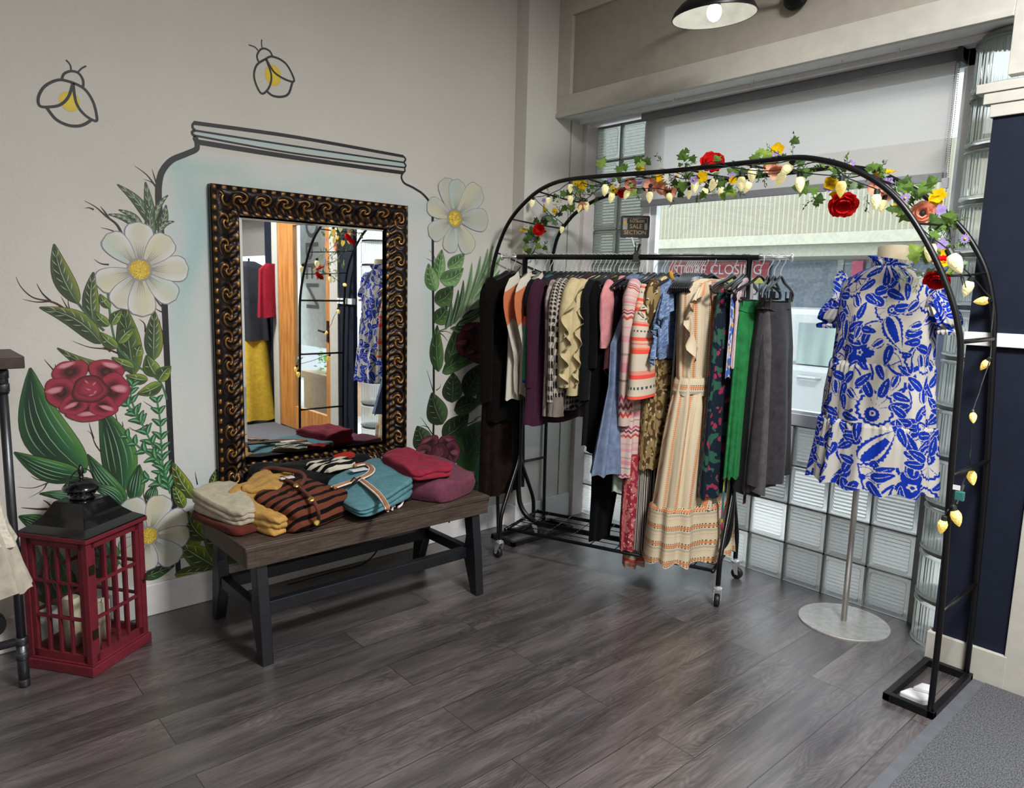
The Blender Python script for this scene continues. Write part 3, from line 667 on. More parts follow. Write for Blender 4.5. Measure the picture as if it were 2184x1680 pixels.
# jar
def z4(x, y): return (300+x*.2747, 240+y*.2747)
b = Paint()
b.add([( *[0]*0, MW(*z4(418, 85))[0], -.0007, MW(*z4(418, 85))[1]), (MW(*z4(2045, 350))[0], -.0007, MW(*z4(2045, 350))[1]), (MW(*z4(2045, 465))[0], -.0007, MW(*z4(2045, 465))[1]), (MW(*z4(425, 225))[0], -.0007, MW(*z4(425, 225))[1])], [(0, 1, 2, 3)], col=tuple(lin('b9bab5')))
y_ = -.00072; q = [z4(420, 150), z4(2050, 395), z4(2050, 425), z4(420, 178)]
b.add([(MW(*p)[0], y_, MW(*p)[1]) for p in q], [(0, 1, 2, 3)], col=tuple(lin('a9bdbd')))
for pts, wa, wb_ in (([(412, 80), (1200, 190), (2040, 340)], .017, .014), ([(412, 138), (1200, 262), (2045, 388)], .009, .008), ([(415, 178), (1200, 318), (2050, 428)], .009, .008), ([(440, 228), (1200, 350), (2040, 468)], .022, .018),
                    ([(418, 78), (403, 95), (405, 120), (420, 138), (400, 150), (405, 172), (425, 182), (415, 200), (425, 225), (437, 250)], .010, .012), ([(2040, 340), (2056, 362), (2045, 388), (2058, 410), (2050, 430), (2050, 455), (2030, 470)], .010, .009),
                    ([(425, 190), (437, 240), (430, 285), (350, 322), (240, 370), (170, 450), (143, 540), (138, 650), (146, 800)], .020, .027)):
    b.ribbon([z4(*p) for p in pts], wa, wb_)
b.ribbon([(340, 455), (346, 540), (351, 650), (355, 740), (366, 984), (374, 1110), (381, 1229)], .026, .022)
b.ribbon([z4(*p) for p in [(2030, 470), (2025, 510), (2050, 550), (2110, 580), (2184, 625)]], .010, .012)
b.ribbon([(900, 412), (912, 425), (919, 440)], .012, .014); b.ribbon([(922.5, 455), (923, 540), (924, 700), (925, 820), (924, 950)], .016, .013)
painted('painted_jar', b, 'black outline of a glass jar with a ribbed lid round the mirror')
# twigs
b = Paint(); D = '2c1715'
for p, w_ in (([(341, 412), (330, 395), (312, 372), (286, 353)], .010), ([(338, 405), (330, 380), (324, 360)], .009), ([(335, 400), (322, 388), (306, 382)], .006), ([(264, 510), (250, 480), (225, 460), (205, 442), (180, 428)], .012), ([(232, 465), (222, 450), (214, 440)], .009), ([(200, 447), (190, 443), (180, 444)], .007), ([(264, 508), (258, 492), (240, 472)], .009), ([(262, 505), (240, 492), (215, 485)], .008),
             ([(232, 564), (215, 562), (200, 552)], .007), ([(150, 668), (125, 650), (105, 642), (70, 634), (45, 612), (34, 590)], .010), ([(105, 642), (80, 644), (48, 638)], .007), ([(108, 642), (90, 625), (78, 604)], .008), ([(150, 668), (140, 650), (130, 632)], .007), ([(152, 668), (146, 650), (145, 634)], .006), ([(160, 688), (182, 700), (195, 705)], .006),
             ([(347, 655), (337, 645), (326, 628)], .008), ([(345, 665), (335, 660), (330, 655)], .006), ([(310, 708), (308, 690), (296, 680)], .008), ([(347, 710), (342, 695), (340, 680)], .006),
             ([(260, 757), (230, 745), (190, 740), (155, 727)], .008), ([(235, 750), (225, 742), (216, 740)], .006), ([(128, 805), (115, 790), (94, 766)], .009), ([(125, 798), (120, 785), (117, 776)], .008),
             ([(150, 1000), (115, 970), (98, 955), (80, 950)], .008), ([(98, 955), (90, 925), (82, 897)], .009), ([(90, 925), (75, 905), (67, 897)], .008), ([(97, 955), (80, 935), (58, 925)], .006), ([(120, 1020), (100, 1030), (70, 1040), (38, 1038)], .006), ([(100, 1030), (90, 1045), (60, 1062)], .005), ([(110, 1026), (80, 1022), (66, 1014)], .005),
             ([(110, 1085), (80, 1085), (45, 1082)], .012), ([(112, 1083), (102, 1072), (92, 1066)], .009), ([(228, 978), (205, 950), (195, 925), (186, 918)], .006), ([(200, 935), (192, 910), (190, 900)], .005),
             ([(258, 925), (250, 900), (245, 880), (232, 870)], .006), ([(258, 922), (262, 908), (260, 898)], .008), ([(315, 905), (290, 918), (275, 910)], .007), ([(340, 880), (325, 868), (305, 855)], .006), ([(312, 1070), (306, 1055), (308, 1042)], .006), ([(310, 1075), (318, 1060), (322, 1048)], .006),
             ([(421, 1033), (418, 1018), (416, 1005)], .006),
             ([(930, 570), (922, 558), (908, 550)], .006), ([(929, 563), (925, 545), (914, 532)], .005), ([(931, 706), (945, 715), (955, 728)], .007), ([(935, 708), (950, 706), (965, 712)], .006), ([(925, 838), (918, 815), (910, 788)], .006), ([(930, 832), (938, 826), (940, 818)], .006), ([(925, 930), (915, 915), (898, 890)], .008), ([(915, 912), (905, 908), (896, 908)], .005), ([(995, 905), (1015, 895), (1032, 878)], .008), ([(1012, 895), (1020, 888), (1035, 892)], .006), ([(985, 742), (990, 728), (994, 716)], .005), ([(1005, 1030), (1025, 1000), (1040, 985)], .008)):
    b.ribbon(p, w_, col=D if p[0][1] < 600 or p[0][0] > 900 else random.Random(int(p[0][0])).choice([D, '4a241c', '3a1d19']), taper=True, n=4)
painted('painted_twigs', b, 'thin dark red-brown painted twigs')
# leaves, left side
G1 = dict(ca='3e5236', cb='5d7443', edge='8d932f', vein='a9b896'); G2 = dict(ca='1e4a2c', cb='2f6b3c', edge='5a8a3e', vein='8fc09c'); G3 = dict(ca='4b5f45', cb='5f7757', edge='4c6a45', vein='a9b9a0'); G4 = dict(ca='3a4f2c', cb='4f6a35', edge='7a8c2a', vein='93a87a')
b = Paint()
for base, tip, w_, bd_ in (((322, 480), (250, 393), 22, -.1), ((327, 492), (310, 388), 20, 0), ((330, 472), (358, 416), 11, .1), ((333, 490), (354, 437), 17, -.1), ((338, 502), (371, 472), 12, .2), ((305, 485), (253, 447), 13, -.12), ((290, 484), (231, 457), 12, -.12), ((322, 515), (318, 440), 22, 0)):
    b.leaf(base, tip, w_, bend=bd_, strokes=4, **G3)
painted('painted_leaves', b, 'spiky grey-green leaves above the upper left daisy')
b = Paint()
for base, tip, w_, bd_, G_ in (((285, 800), (262, 645), 52, .0, G4), ((166, 648), (115, 520), 44, .06, G1), ((200, 690), (199, 580), 34, .05, G1), ((216, 732), (84, 655), 46, -.12, G1), ((270, 790), (122, 742), 28, .1, G4), ((327, 768), (329, 662), 38, 0, G1)):
    b.leaf(base, tip, w_, bend=bd_, strokes=5, **G_)
b.ribbon([(164, 643), (190, 675), (222, 705)], .009, col='3f5a3c'); b.ribbon([(230, 625), (236, 680), (245, 725), (262, 755), (300, 785), (340, 812), (356, 852)], .008, col='3f6a48')
for base, tip, w_ in (((234, 657), (213, 627), 18), ((232, 695), (202, 664), 22), ((238, 692), (260, 660), 22), ((250, 742), (212, 708), 26), ((252, 731), (287, 697), 26), ((286, 784), (238, 762), 24), ((290, 760), (300, 735), 26), ((335, 803), (312, 757), 34), ((315, 810), (268, 800), 24), ((338, 812), (364, 780), 30), ((345, 818), (292, 840), 28)):
    b.leaf(base, tip, w_, bend=.06, ca='47602f', cb='6d8a3c', edge='93a83c', vein='b3c79a', strokes=1, outline='1d3020')
painted('painted_leaves', b, 'olive painted leaves and round eucalyptus leaves left of the jar')
b = Paint()
for base, tip, w_, bd_ in (((182, 1008), (64, 784), 98, .12), ((262, 1050), (213, 866), 74, -.06), ((178, 1016), (30, 964), 54, .08), ((270, 1068), (186, 968), 38, .05), ((262, 1075), (195, 1035), 30, -.1), ((180, 1068), (84, 1052), 24, -.05), ((285, 1068), (297, 990), 36, 0), ((318, 1068), (330, 1034), 26, 0), ((110, 1125), (40, 1100), 40, .0), ((190, 1150), (90, 1105), 60, .0), ((60, 1250), (60, 1140), 60, .0), ((140, 1290), (110, 1160), 90, .1), ((230, 1230), (190, 1130), 80, 0)):
    b.leaf(base, tip, w_, bend=bd_, strokes=-1, **G2)
painted('painted_leaves', b, 'large deep green leaves under the crimson peony')
b = Paint()
def fern(pts, n, L0, w_, G_, flip=1):
    P = smooth_path([Vector((x, y, 0)) for x, y in pts], 6); b.ribbon(pts, .007, col='3f7a4e')
    for k in range(n):
        f = (k+.5)/n; i = f*(len(P)-1); i0 = int(i); p = P[i0].lerp(P[min(i0+1, len(P)-1)], i-i0); t = (P[max(0, i0-1)]-P[min(i0+1, len(P)-1)]).normalized()
        for sd in (-1, 1):
            a = math.radians(48*sd); q = Vector((t.x*math.cos(a)-t.y*math.sin(a), t.x*math.sin(a)+t.y*math.cos(a), 0))*L0*(.7+.5*f)
            b.leaf((p.x, p.y), (p.x+q.x, p.y+q.y), w_, bend=.1*sd, strokes=0, **G_)
GF = dict(ca='24683a', cb='4a9a5e', edge='2a6e3e', vein='a6d8b0', outline='143a22')
fern([(283, 817), (280, 852), (302, 901), (325, 949), (344, 997), (363, 1052)], 11, 27, 9, GF); fern([(334, 849), (341, 894), (344, 949), (347, 991), (362, 1040)], 8, 27, 9, GF)
fern([(267, 856), (289, 885), (303, 905)], 3, 24, 10, GF); fern([(267, 926), (299, 955), (341, 984)], 4, 24, 10, GF); fern([(305, 1018), (330, 1025), (350, 1040)], 2, 24, 10, GF)
painted('painted_fern', b, 'bright green fern sprigs along the left jar line')
b = Paint(); GY = dict(ca='4a5f22', cb='6f8a2c', edge='a3a92e', vein='c0cf8f')
for base, tip, w_, bd_ in (((412, 1062), (368, 985), 30, .05), ((392, 1082), (369, 1035), 24, 0), ((452, 1040), (462, 1000), 18, 0), ((385, 1190), (430, 1090), 60, .05), ((470, 1215), (380, 1160), 50, 0), ((520, 1192), (430, 1120), 60, .05), ((372, 1225), (470, 1215), 30, 0), ((440, 1150), (400, 1090), 40, .1)):
    b.leaf(base, tip, w_, bend=bd_, strokes=4, **GY)
b.leaf((305, 1232), (372, 1205), 26, bend=0, strokes=3, ca='1d3a26', cb='2c5234', edge='2c5a38', vein='8fa060')
painted('painted_leaves', b, 'yellow-green leaves at the foot of the jar')
# right side plants
b = Paint(); GL = dict(ca='5a8a4c', cb='86ad70', edge='7fa568', vein='a9cf98', outline='3f6a3c')
for base, tip, w_, bd_ in (((933, 596), (942, 532), 24, 0), ((955, 570), (990, 540), 26, -.1), ((938, 598), (988, 572), 30, -.12), ((929, 620), (913, 562), 28, .05)): b.leaf(base, tip, w_, bend=bd_, strokes=4, **GL)
GM = dict(ca='2f4f26', cb='496a3a', edge='5d7c40', vein='7f9a6a')
for base, tip, w_, bd_ in (((928, 645), (966, 610), 34, -.12), ((926, 687), (953, 652), 30, -.1), ((935, 792), (932, 693), 28, .04), ((952, 778), (976, 689), 26, -.05), ((943, 794), (1016, 768), 28, .12), ((972, 772), (1004, 727), 22, -.1)): b.leaf(base, tip, w_, bend=bd_, strokes=3, **GM)
GR = dict(ca='26361f', cb='3c5230', edge='48603c', vein='74876a')
for base, tip, w_, bd_ in (((964, 858), (966, 794), 42, 0), ((944, 904), (920, 837), 42, .05), ((943, 932), (999, 882), 46, -.1), ((992, 845), (1028, 775), 42, 0), ((968, 874), (1024, 858), 32, .05), ((907, 957), (889, 908), 38, 0), ((1015, 850), (1040, 845), 22, 0), ((940, 975), (975, 950), 34, 0), ((1000, 1050), (1022, 1010), 26, 0), ((1015, 1075), (1046, 1040), 40, .1)): b.leaf(base, tip, w_, bend=bd_, strokes=4, **GR)
b.leaf((980, 1000), (1045, 893), 78, ca='2a4a20', cb='3f6a2c', edge='5f8c3a', vein='5c8048', bend=0, strokes=5)
b.leaf((1020, 1035), (1075, 930), 40, ca='3a9a5c', cb='7acb98', edge='8fd6a8', vein='d8f0e0', bend=.1, strokes=3); b.leaf((1015, 1062), (1078, 1005), 36, ca='2f7a4c', cb='5ab07c', edge='6fc68c', vein='c8e8d4', bend=.1, strokes=3)
painted('painted_leaves', b, 'dark round and pointed leaves right of the jar')
b = Paint(); st = [(931, 706), (950, 700), (975, 680), (1005, 640), (1030, 590), (1052, 525)]; b.ribbon(st, .006, col='4f6a44')
for (x0, y0), (x1, y1) in (((950, 702), (962, 640)), ((960, 696), (977, 618)), ((968, 690), (988, 598)), ((980, 678), (1006, 560)), ((992, 665), (1024, 546)), ((1004, 645), (1040, 530)), ((1012, 632), (1050, 520)), ((1020, 620), (1062, 540)),
                           ((975, 690), (1040, 652)), ((985, 678), (1042, 632)), ((960, 700), (1050, 680)), ((1000, 660), (1062, 600)), ((1010, 640), (1066, 575)), ((965, 702), (1020, 708)), ((1020, 618), (1068, 545))):
    k = max(0, min(1, (720-(y0+y1)/2)/180)); 
    b.leaf((x0, y0), (x1, y1), 9+6*k, bend=-.06, strokes=0, ca='3f5a3c' if k < .5 else '7fa070', cb='5a7a55' if k < .5 else '9cc090', edge='6f8a60' if k < .5 else 'b5d0a0', vein='b5c9a8', outline='43583e' if k < .5 else '93b08a')
painted('painted_palm_frond', b, 'pale green palm frond right of the jar')
# daisies
def daisy(c, tips, w_, r0, cr, label, faint=False):
    b = Paint(); cs = ('a8a79d', 'c6c4b4', 'd2d2d4') if not faint else ('a9aaa2', 'b9bbae', 'bdc1bf')
    for i, t in enumerate(tips): b.petal(c, t, w_, r0, cs, out='84848c' if not faint else '94978f', tint_=(None, 'a9c2b8', 'cfc8a4', None, 'cfcaa8', 'b4c6c0', None, 'cdc6a0')[i % 8])
    b.blob(c, cr*1.18, cr*1.18, ['8a8a90', '8f8f95'], wob=.01); b.blob(c, cr*.98, cr*.98, ['c9a93a', 'd2b440', 'b99a2c'], wob=.02)
    r_ = random.Random(4)
    for k in range(60):
        a = r_.uniform(0, 6.28); r = cr*.85*math.sqrt(r_.random()); b.blob((c[0]+r*math.cos(a), c[1]+r*math.sin(a)), 1.3, 1.3, [r_.choice(['f0dc70', 'b08a20', 'e8cc50'])]*2, k=5, wob=0)
    painted('painted_daisy', b, label)
daisy((298, 575), [(296, 474), (228, 500), (206, 606), (250, 655), (304, 674), (374, 638), (401, 572), (362, 506)], .27, .22, 23, 'large white daisy upper left of the jar')
daisy((316, 1142), [(255, 1170), (270, 1066), (347, 1056), (398, 1095), (403, 1144), (378, 1197), (312, 1216), (262, 1205)], .28, .22, 19, 'white daisy behind the red lantern')
daisy((969, 466), [(948, 380), (976, 383), (1024, 400), (1040, 470), (1004, 538), (957, 538), (915, 502), (911, 433)], .26, .2, 14, 'faint white daisy at the upper right of the jar', True)
# peonies
def peony(c, s_, label, dark=False):
    b = Paint(); k = ('1c0c12', '3a1622', '5f2a38', '7c4a55') if dark else ('1e090f', '681826', '962c3e', 'c98a95')
    def P(dx, dy): return (c[0]+dx*s_, c[1]+dy*s_)
    for dx, dy, rx, ry, rt, sd in ((-38, -35, 38, 28, .3, 1), (38, -35, 36, 30, -.3, 2), (-58, 8, 34, 36, .2, 3), (54, 5, 32, 42, -.2, 4), (0, 48, 44, 26, 0, 5), (-30, 34, 30, 24, .4, 6), (32, 38, 30, 24, -.4, 7)):
        b.blob(P(dx, dy), rx*s_, ry*s_, [k[1], k[0], k[1], k[2], k[2]], rot=rt, seed=sd, outline=k[1] if not dark else '14080c')
        b.blob(P(dx*1.25, dy*1.25-6), rx*.6*s_, ry*.24*s_, [k[3], k[3], k[2]], rot=rt, seed=sd+20)
    b.blob(P(4, 2), 40*s_, 34*s_, [k[2], k[1], k[2], k[0]], seed=9); b.blob(P(4, 0), 28*s_, 23*s_, [k[2], k[2], k[1]], seed=10)
    for dx, dy in ((-8, -14), (8, -10), (-4, 2), (10, 8), (2, 14)): b.blob(P(4+dx, dy), 7*s_, 2.6*s_, [k[3], k[2]], rot=dx*.1, seed=dy+30, k=12)
    painted('painted_peony', b, label)
peony((188, 828), 1.0, 'crimson peony on the left of the jar')
peony((934, 964), .52, 'dark maroon peony just above the plum jacket', True)
peony((1026, 728), .58, 'dark maroon peony half hidden by the clothes rack', True)
# ================================================================ mirror
g = N('antique_gold_carving'); a_ = g.n('Attribute', attribute_name='Col'); nz = g.noise(g.obj(), 160, 4)
g.set(g.mix(g.ramp(nz, [(0.45, (0, 0, 0, 1)), (0.7, (0.55, 0.55, 0.55, 1))]), a_.outputs['Color'], rgba('120c0a')), 0.33, 0.55); g.bump(nz, 0.3, 0.003); m_carve = g.m
MX0, MX1, MZ0, MZ1, MF = -2.292, -1.303, 0.50, 1.852, 0.122
mir = thing('wall_mirror', ((MX0+MX1)/2, -.005, MZ0), 'tall rectangular mirror in a carved black and gold frame above the bench', 'mirror')
def relief(s, t_, L):
    """height and gilding of the carved moulding; s along the side, t_ 0 outer .. 1 inner"""
    base = 0.018+0.026*np.exp(-((t_-.30)/.33)**2)*1.0
    per = .102; ph = (s/per) % 1.0; cx = ph-.5; cy = (t_-.46)/.30
    ang = np.arctan2(cy, cx*2.2); rad = np.sqrt((cx*2.2)**2+cy**2)
    sw = np.cos(rad*9-ang*2.0+np.floor(s/per)*0.9)*np.clip(1.15-rad, 0, 1)
    leafs = np.sin(s/per*2*np.pi*3+t_*14)*np.exp(-((t_-.72)/.12)**2)
    h = base+0.0085*sw*np.exp(-((t_-.46)/.30)**4)+.004*leafs
    bead = np.clip(np.sin(s/.022*np.pi), 0, 1)**.5*np.exp(-((t_-.075)/.035)**2); h = h+.007*bead
    rope = np.clip(np.sin(s/.026*np.pi+t_*8), -1, 1)*np.exp(-((t_-.925)/.04)**2); h = h+.004*rope
    gold = np.clip((sw-.12)*1.6, 0, 1)*.85*np.exp(-((t_-.46)/.3)**4)+bead*.9+np.clip(rope, 0, 1)*.9+np.clip(leafs-.3, 0, 1)*.5
    return h, np.clip(gold, 0, 1)
b = MB(); corners = [(MX0, MZ0), (MX1, MZ0), (MX1, MZ1), (MX0, MZ1)]; nt = 34
gold = np.array(lin('c8924a')); dark = np.array(lin('1a1110'))
for i in range(4):
    a0 = np.array(corners[i]); a1 = np.array(corners[(i+1) % 4]); d = (a1-a0); L = np.linalg.norm(d); d = d/L; nn = np.array((-d[1], d[0]))
    ns = int(L/.0035); T = np.linspace(0, 1, nt); P = []; cl = []
    for k in range(ns+1):
        f = k/ns; row = []
        for tt in T:
            off = tt*MF; s_ = off+(L-2*off)*f; h, gd = relief(s_, tt, L); gd = float(gd)
            q = a0+d*s_+nn*off; row.append((q[0], -.010-float(h), q[1])); cl.append(tuple(dark*(1-gd)+gold*gd))
        P.append(row)
    b.grid(P, col=cl)
    q = [(*a0, ), (*a1, )]; b.add([(a0[0], -.002, a0[1]), (a1[0], -.002, a1[1]), (a1[0], -.030, a1[1]), (a0[0], -.030, a0[1])], [(0, 1, 2, 3)], col=tuple(dark))
b.build('frame', m_carve, mir, smooth=True)
m_mirror = N('silvered_glass'); m_mirror.set((0.86, 0.88, 0.88, 1), 0.012, 1.0); m_mirror = m_mirror.m
iw = MF-.006; bv_ = .022
b = MB(); x0, x1, z0_, z1_ = MX0+iw, MX1-iw, MZ0+iw, MZ1-iw
b.add([(x0, -.012, z0_), (x1, -.012, z0_), (x1, -.012, z1_), (x0, -.012, z1_), (x0+bv_, -.0165, z0_+bv_), (x1-bv_, -.0165, z0_+bv_), (x1-bv_, -.0165, z1_-bv_), (x0+bv_, -.0165, z1_-bv_)],
      [(4, 5, 6, 7), (0, 1, 5, 4), (1, 2, 6, 5), (2, 3, 7, 6), (3, 0, 4, 7)])
b.build('mirror_glass', m_mirror, mir)
MB().box((MX0+.01, -.010, MZ0+.01), (MX1-.01, -.002, MZ1-.01)).build('backing', plain('black_board', '141312', .8), mir)

# ================================================================ bench
g = N('weathered_brown_wood'); o_ = g.obj(); gr = g.noise(g.mapping(o_, scale=(2.5, 30, 30)), 3, 6, .7); sc2 = g.noise(g.mapping(o_, scale=(60, 2, 8)), 3, 3)
g.set(g.mix(g.ramp(sc2, [(.5, (0, 0, 0, 1)), (.72, (.4, .4, .4, 1))]), g.ramp(gr, [(.3, rgba('2c2420')), (.55, rgba('4a3d35')), (.75, rgba('65564b'))]), rgba('2e2622')), g.ramp(gr, [(.3, (.42,)*3+(1,)), (.8, (.6,)*3+(1,))])); g.bump(g.math('ADD', gr, sc2), .35, .004); m_bwood = g.m
m_bleg = plain('black_painted_legs', '12151b', 0.42, bump=.15, bs=120, var=.1)
bn_ = thing('wooden_bench', (-1.855, -.455, 0), 'low wooden bench with brown plank top and black flared legs under the mirror', 'bench')
BX0, BX1, BY0, BY1, BZ = -2.44, -1.27, -.705, -.21, .472
b = MB(); b.box((BX0, BY0+.018, BZ-.02), (BX1, BY1, BZ)); b.box((BX0, BY0, BZ-.02), (BX1, BY0+.016, BZ-.001)); b.build('seat', m_bwood, bn_, bevel=.003)
b = MB(); b.box((BX0+.006, BY0+.004, BZ-.085), (BX1-.006, BY0+.03, BZ-.02)); b.box((BX0+.006, BY1-.03, BZ-.085), (BX1-.006, BY1-.002, BZ-.02)); b.box((BX0+.006, BY0+.03, BZ-.085), (BX0+.03, BY1-.03, BZ-.02)); b.box((BX1-.03, BY0+.03, BZ-.085), (BX1-.006, BY1-.03, BZ-.02)); b.build('apron', m_bwood, bn_, bevel=.003)
for x in (BX0+.045, BX1-.09):
    for sgn, y in ((-1, BY0+.02), (1, BY1-.02)):
        o1 = 0.0; prof = [(0, .39), (.066, .39), (.066, .28), (.080, .20), (.078, .16), (.045, 0), (.0, 0), (-.006, .2)]
        # side profile in the y-z plane, outer edge splays out
        pts = [(x, y - sgn*0 + (-sgn)*(p*1.0) + sgn*(.045 if z < .05 else .02 if z < .3 else 0), z) for p, z in prof]
        MB().prism(pts, (.045, 0, 0)).build('leg', m_bleg, bn_, bevel=.004)
for y in (BY0+.075, BY1-.085): MB().box((BX0+.09, y-.018, .165), (BX1-.09, y+.018, .215)).build('long_stretcher', m_bleg, bn_, bevel=.003)
for x in (BX0+.05, BX1-.085): MB().box((x, BY0+.09, .167), (x+.036, BY1-.09, .213)).build('side_stretcher', m_bleg, bn_, bevel=.003)
b = MB()
for x in (-2.2, -1.86, -1.5): b.ball((x, BY0+.012, BZ-.088), .005, 8)
b.build('glide_screws', plain('dark_screw', '151515', .5, .5), bn_)
b = MB(); b.tube(smooth_path([(-1.31, -.10, .30), (-1.36, -.085, .22), (-1.45, -.07, .12), (-1.56, -.06, .012), (-1.75, -.07, .008), (-2.0, -.08, .008)], 6), .004, 6)
tag(b.build('power_cord', plain('black_cord', '18181a', .5), loc=(-1.6, -.07, 0)), 'thin black cord hanging behind the bench down to the floor', 'cord')

# ================================================================ folded clothes on the bench
def folded(name, quad, z0, h, mat, layers=2, seed=0, noise=.006, round_=.22, droop=0, hs=(1, 1, 1, 1), label=None, cat='folded garment', top=None, parent=None, uvrot=0, R=44):
    """soft folded pile; quad = four floor-plan corners, layers = visible fold edges"""
    r_ = random.Random(seed); Q = [Vector((*q, 0)) for q in quad]; ph = [r_.uniform(0, 6.28) for _ in range(8)]
    def sq(u, v): return (Q[0]*(1-u)*(1-v)+Q[1]*u*(1-v)+Q[2]*u*v+Q[3]*(1-u)*v)
    def plan(a, f):
        c, s = math.cos(a), math.sin(a); p = round_+.06; e = 2/ (2+ (1/p)); x = math.copysign(abs(c)**e, c)*f; y = math.copysign(abs(s)**e, s)*f
        return x, y
    prof = [(0, 0), (.5, 0), (.86, 0), (.95, .004)]; n = layers
    for k in range(n):
        za = h*k/n; hb = h/n
        prof += [(.955, za+hb*.06), (.99, za+hb*.22), (1.0, za+hb*.5), (.985, za+hb*.8), (.955, za+hb*.97)]
    prof += [(.90, h*1.0), (.78, h*1.02), (.62, h*1.03), (.45, h*1.03), (.3, h*1.02), (.15, h*1.02), (0.001, h*1.02)]
    rows, uv = [], []; K = R*2
    for pi_, (f, z) in enumerate(prof):
        row = []
        for j in range(K):
            a = 2*PI*j/K; x, y = plan(a, f); u_, v_ = (x+1)/2, (y+1)/2; p = sq(u_, v_)
            side = (z/h if h else 0)
            nx = noise*(math.sin(7*u_+5*v_+ph[0])+.7*math.sin(13*u_-9*v_+ph[1])+.35*math.sin(21*v_+4*u_+ph[2])-1.1*math.exp(-((u_-.5+.22*math.sin(5*v_+ph[3]))/.03)**2)-.8*math.exp(-((v_-.45-.2*math.sin(4*u_+ph[5]))/.035)**2))
            hk = hs[0]*(1-u_)*(1-v_)+hs[1]*u_*(1-v_)+hs[2]*u_*v_+hs[3]*(1-u_)*v_
            zz = z0+z*hk+(nx if side > .3 else nx*.25*side)
            if z == 0 or z < .001: zz = z0
            if 0.9 < f: p = p+(p-sq(.5, .5)).normalized()*(.004*math.sin(3*a+ph[4]+z*40)+.0015*math.sin(9*a+ph[5]+z*90))
            if droop and side > .2: zz -= droop*(max(0, -y)**2)*side
            row.append((p.x, p.y, max(zz, z0)))
            uv.append(((u_*(Q[1]-Q[0]).length)+(h-z if f > .93 else 0), v_*(Q[3]-Q[0]).length + (z*.8 if f > .93 else h*.8)))
        rows.append(row)
    b = MB(); b.grid(rows, uv=uv, closeu=True)
    c = sum(((q.x, q.y) [0] for q in Q))/4, sum(q.y for q in Q)/4
    if parent is not None: return b.build(name, mat, parent, smooth=True)
    o = thing(name, (c[0], c[1], z0), label, cat); b.build('body', mat, o, smooth=True); return o
knit_cream = fabric('cream_rib_knit', 'cfc6ae', rib=1200, bump=.7); f_must = fabric('mustard_knit', 'b9904f', weave=500); f_rust = fabric('rust_wool', '5a2a1f'); f_black = fabric('black_wool', '0c0c0e', var=.2)
f_teal = fabric('teal_knit', '54808a', weave=500); f_crim = fabric('crimson_fleece', '8a2539', weave=400, bump=.5); f_plum = fabric('plum_quilted', '6b3a4c', weave=90, bump=.6)
f_tan = fabric('tan_trim', 'a06f52'); f_white = fabric('white_trim', 'e2ddd0'); f_tag = plain('white_label', 'd9d9de', .6); m_gold = plain('gold_button', 'd8b864', .25, .9); m_blk = plain('black_plastic', '111114', .4)
folded('folded_sweater', [(-2.495, -.22), (-2.43, -.58), (-2.28, -.56), (-2.28, -.18)], BZ, .032, f_rust, 1, 1, .002, label='rust red folded sweater at the bottom of the left stack on the bench')
o = folded('folded_sweater', [(-2.490, -.22), (-2.41, -.56), (-2.32, -.54), (-2.28, -.14)], BZ+.033, .085, knit_cream, 3, 2, .004, hs=(1.05, .62, .85, 1.1), label='cream ribbed folded sweater on the left end of the bench')
o = folded('folded_sweater', [(-2.385, -.34), (-2.315, -.67), (-2.19, -.62), (-2.11, -.14)], BZ+.001, .140, f_must, 3, 3, .005, hs=(.85, .42, .75, 1.05), label='mustard yellow folded sweater beside the cream one')
folded('neck_fold', [(-2.33, -.36), (-2.20, -.46), (-2.02, -.24), (-2.16, -.14)], BZ+.105, .03, f_must, 1, 7, .006, parent=o)
stripe = bands('brown_black_stripe_knit', [(0, '6b3a2a'), (.60, '0c0908')], .052, 'u', noise=.004)
nt_ = stripe.node_tree
o = folded('folded_cardigan', [(-2.33, -.46), (-2.235, -.70), (-1.92, -.575), (-2.05, -.30)], BZ+.001, .122, stripe, 2, 4, .003, hs=(1.05, .85, .85, 1.1), label='brown and black striped folded cardigan with gold buttons')
pk = plain('brown_placket', '5f3224', .9, bump=.5, bs=400)
def A_(pts): return [at(x, y, 'z', z) for x, y, z in pts]
b = MB(); b.tube(smooth_path(A_([(600, 1018, .615), (625, 1030, .612), (648, 1048, .608), (668, 1068, .600), (678, 1088, .57), (680, 1108, .52), (676, 1118, .49)]), 6), .008, 8); b.build('placket', pk, o, smooth=True)
for q, nv in (((632, 1036, .622), (-.2, -.35, 1)), ((664, 1065, .612), (-.3, -.5, 1)), ((675, 1114, .515), (-.3, -1, .3))): MB().lathe([(.0005, .0), (.011, .0), (.012, .003), (.008, .006), (.001, .006)], at(q[0], q[1], 'z', q[2]), 16, nv).build('button', m_gold, o)
b = MB(); b.tube(smooth_path(A_([(552, 1008, .60), (575, 998, .62), (610, 1002, .625), (640, 1008, .62), (650, 1020, .612), (640, 1034, .612)]), 6), .010, 8); b.build('collar', pk, o, smooth=True)
p = at(612, 1018, 'z', .62); b = MB(); b.box((p.x-.03, p.y-.012, .617), (p.x+.03, p.y+.012, .621)); b.build('label_tag', f_tag, o)
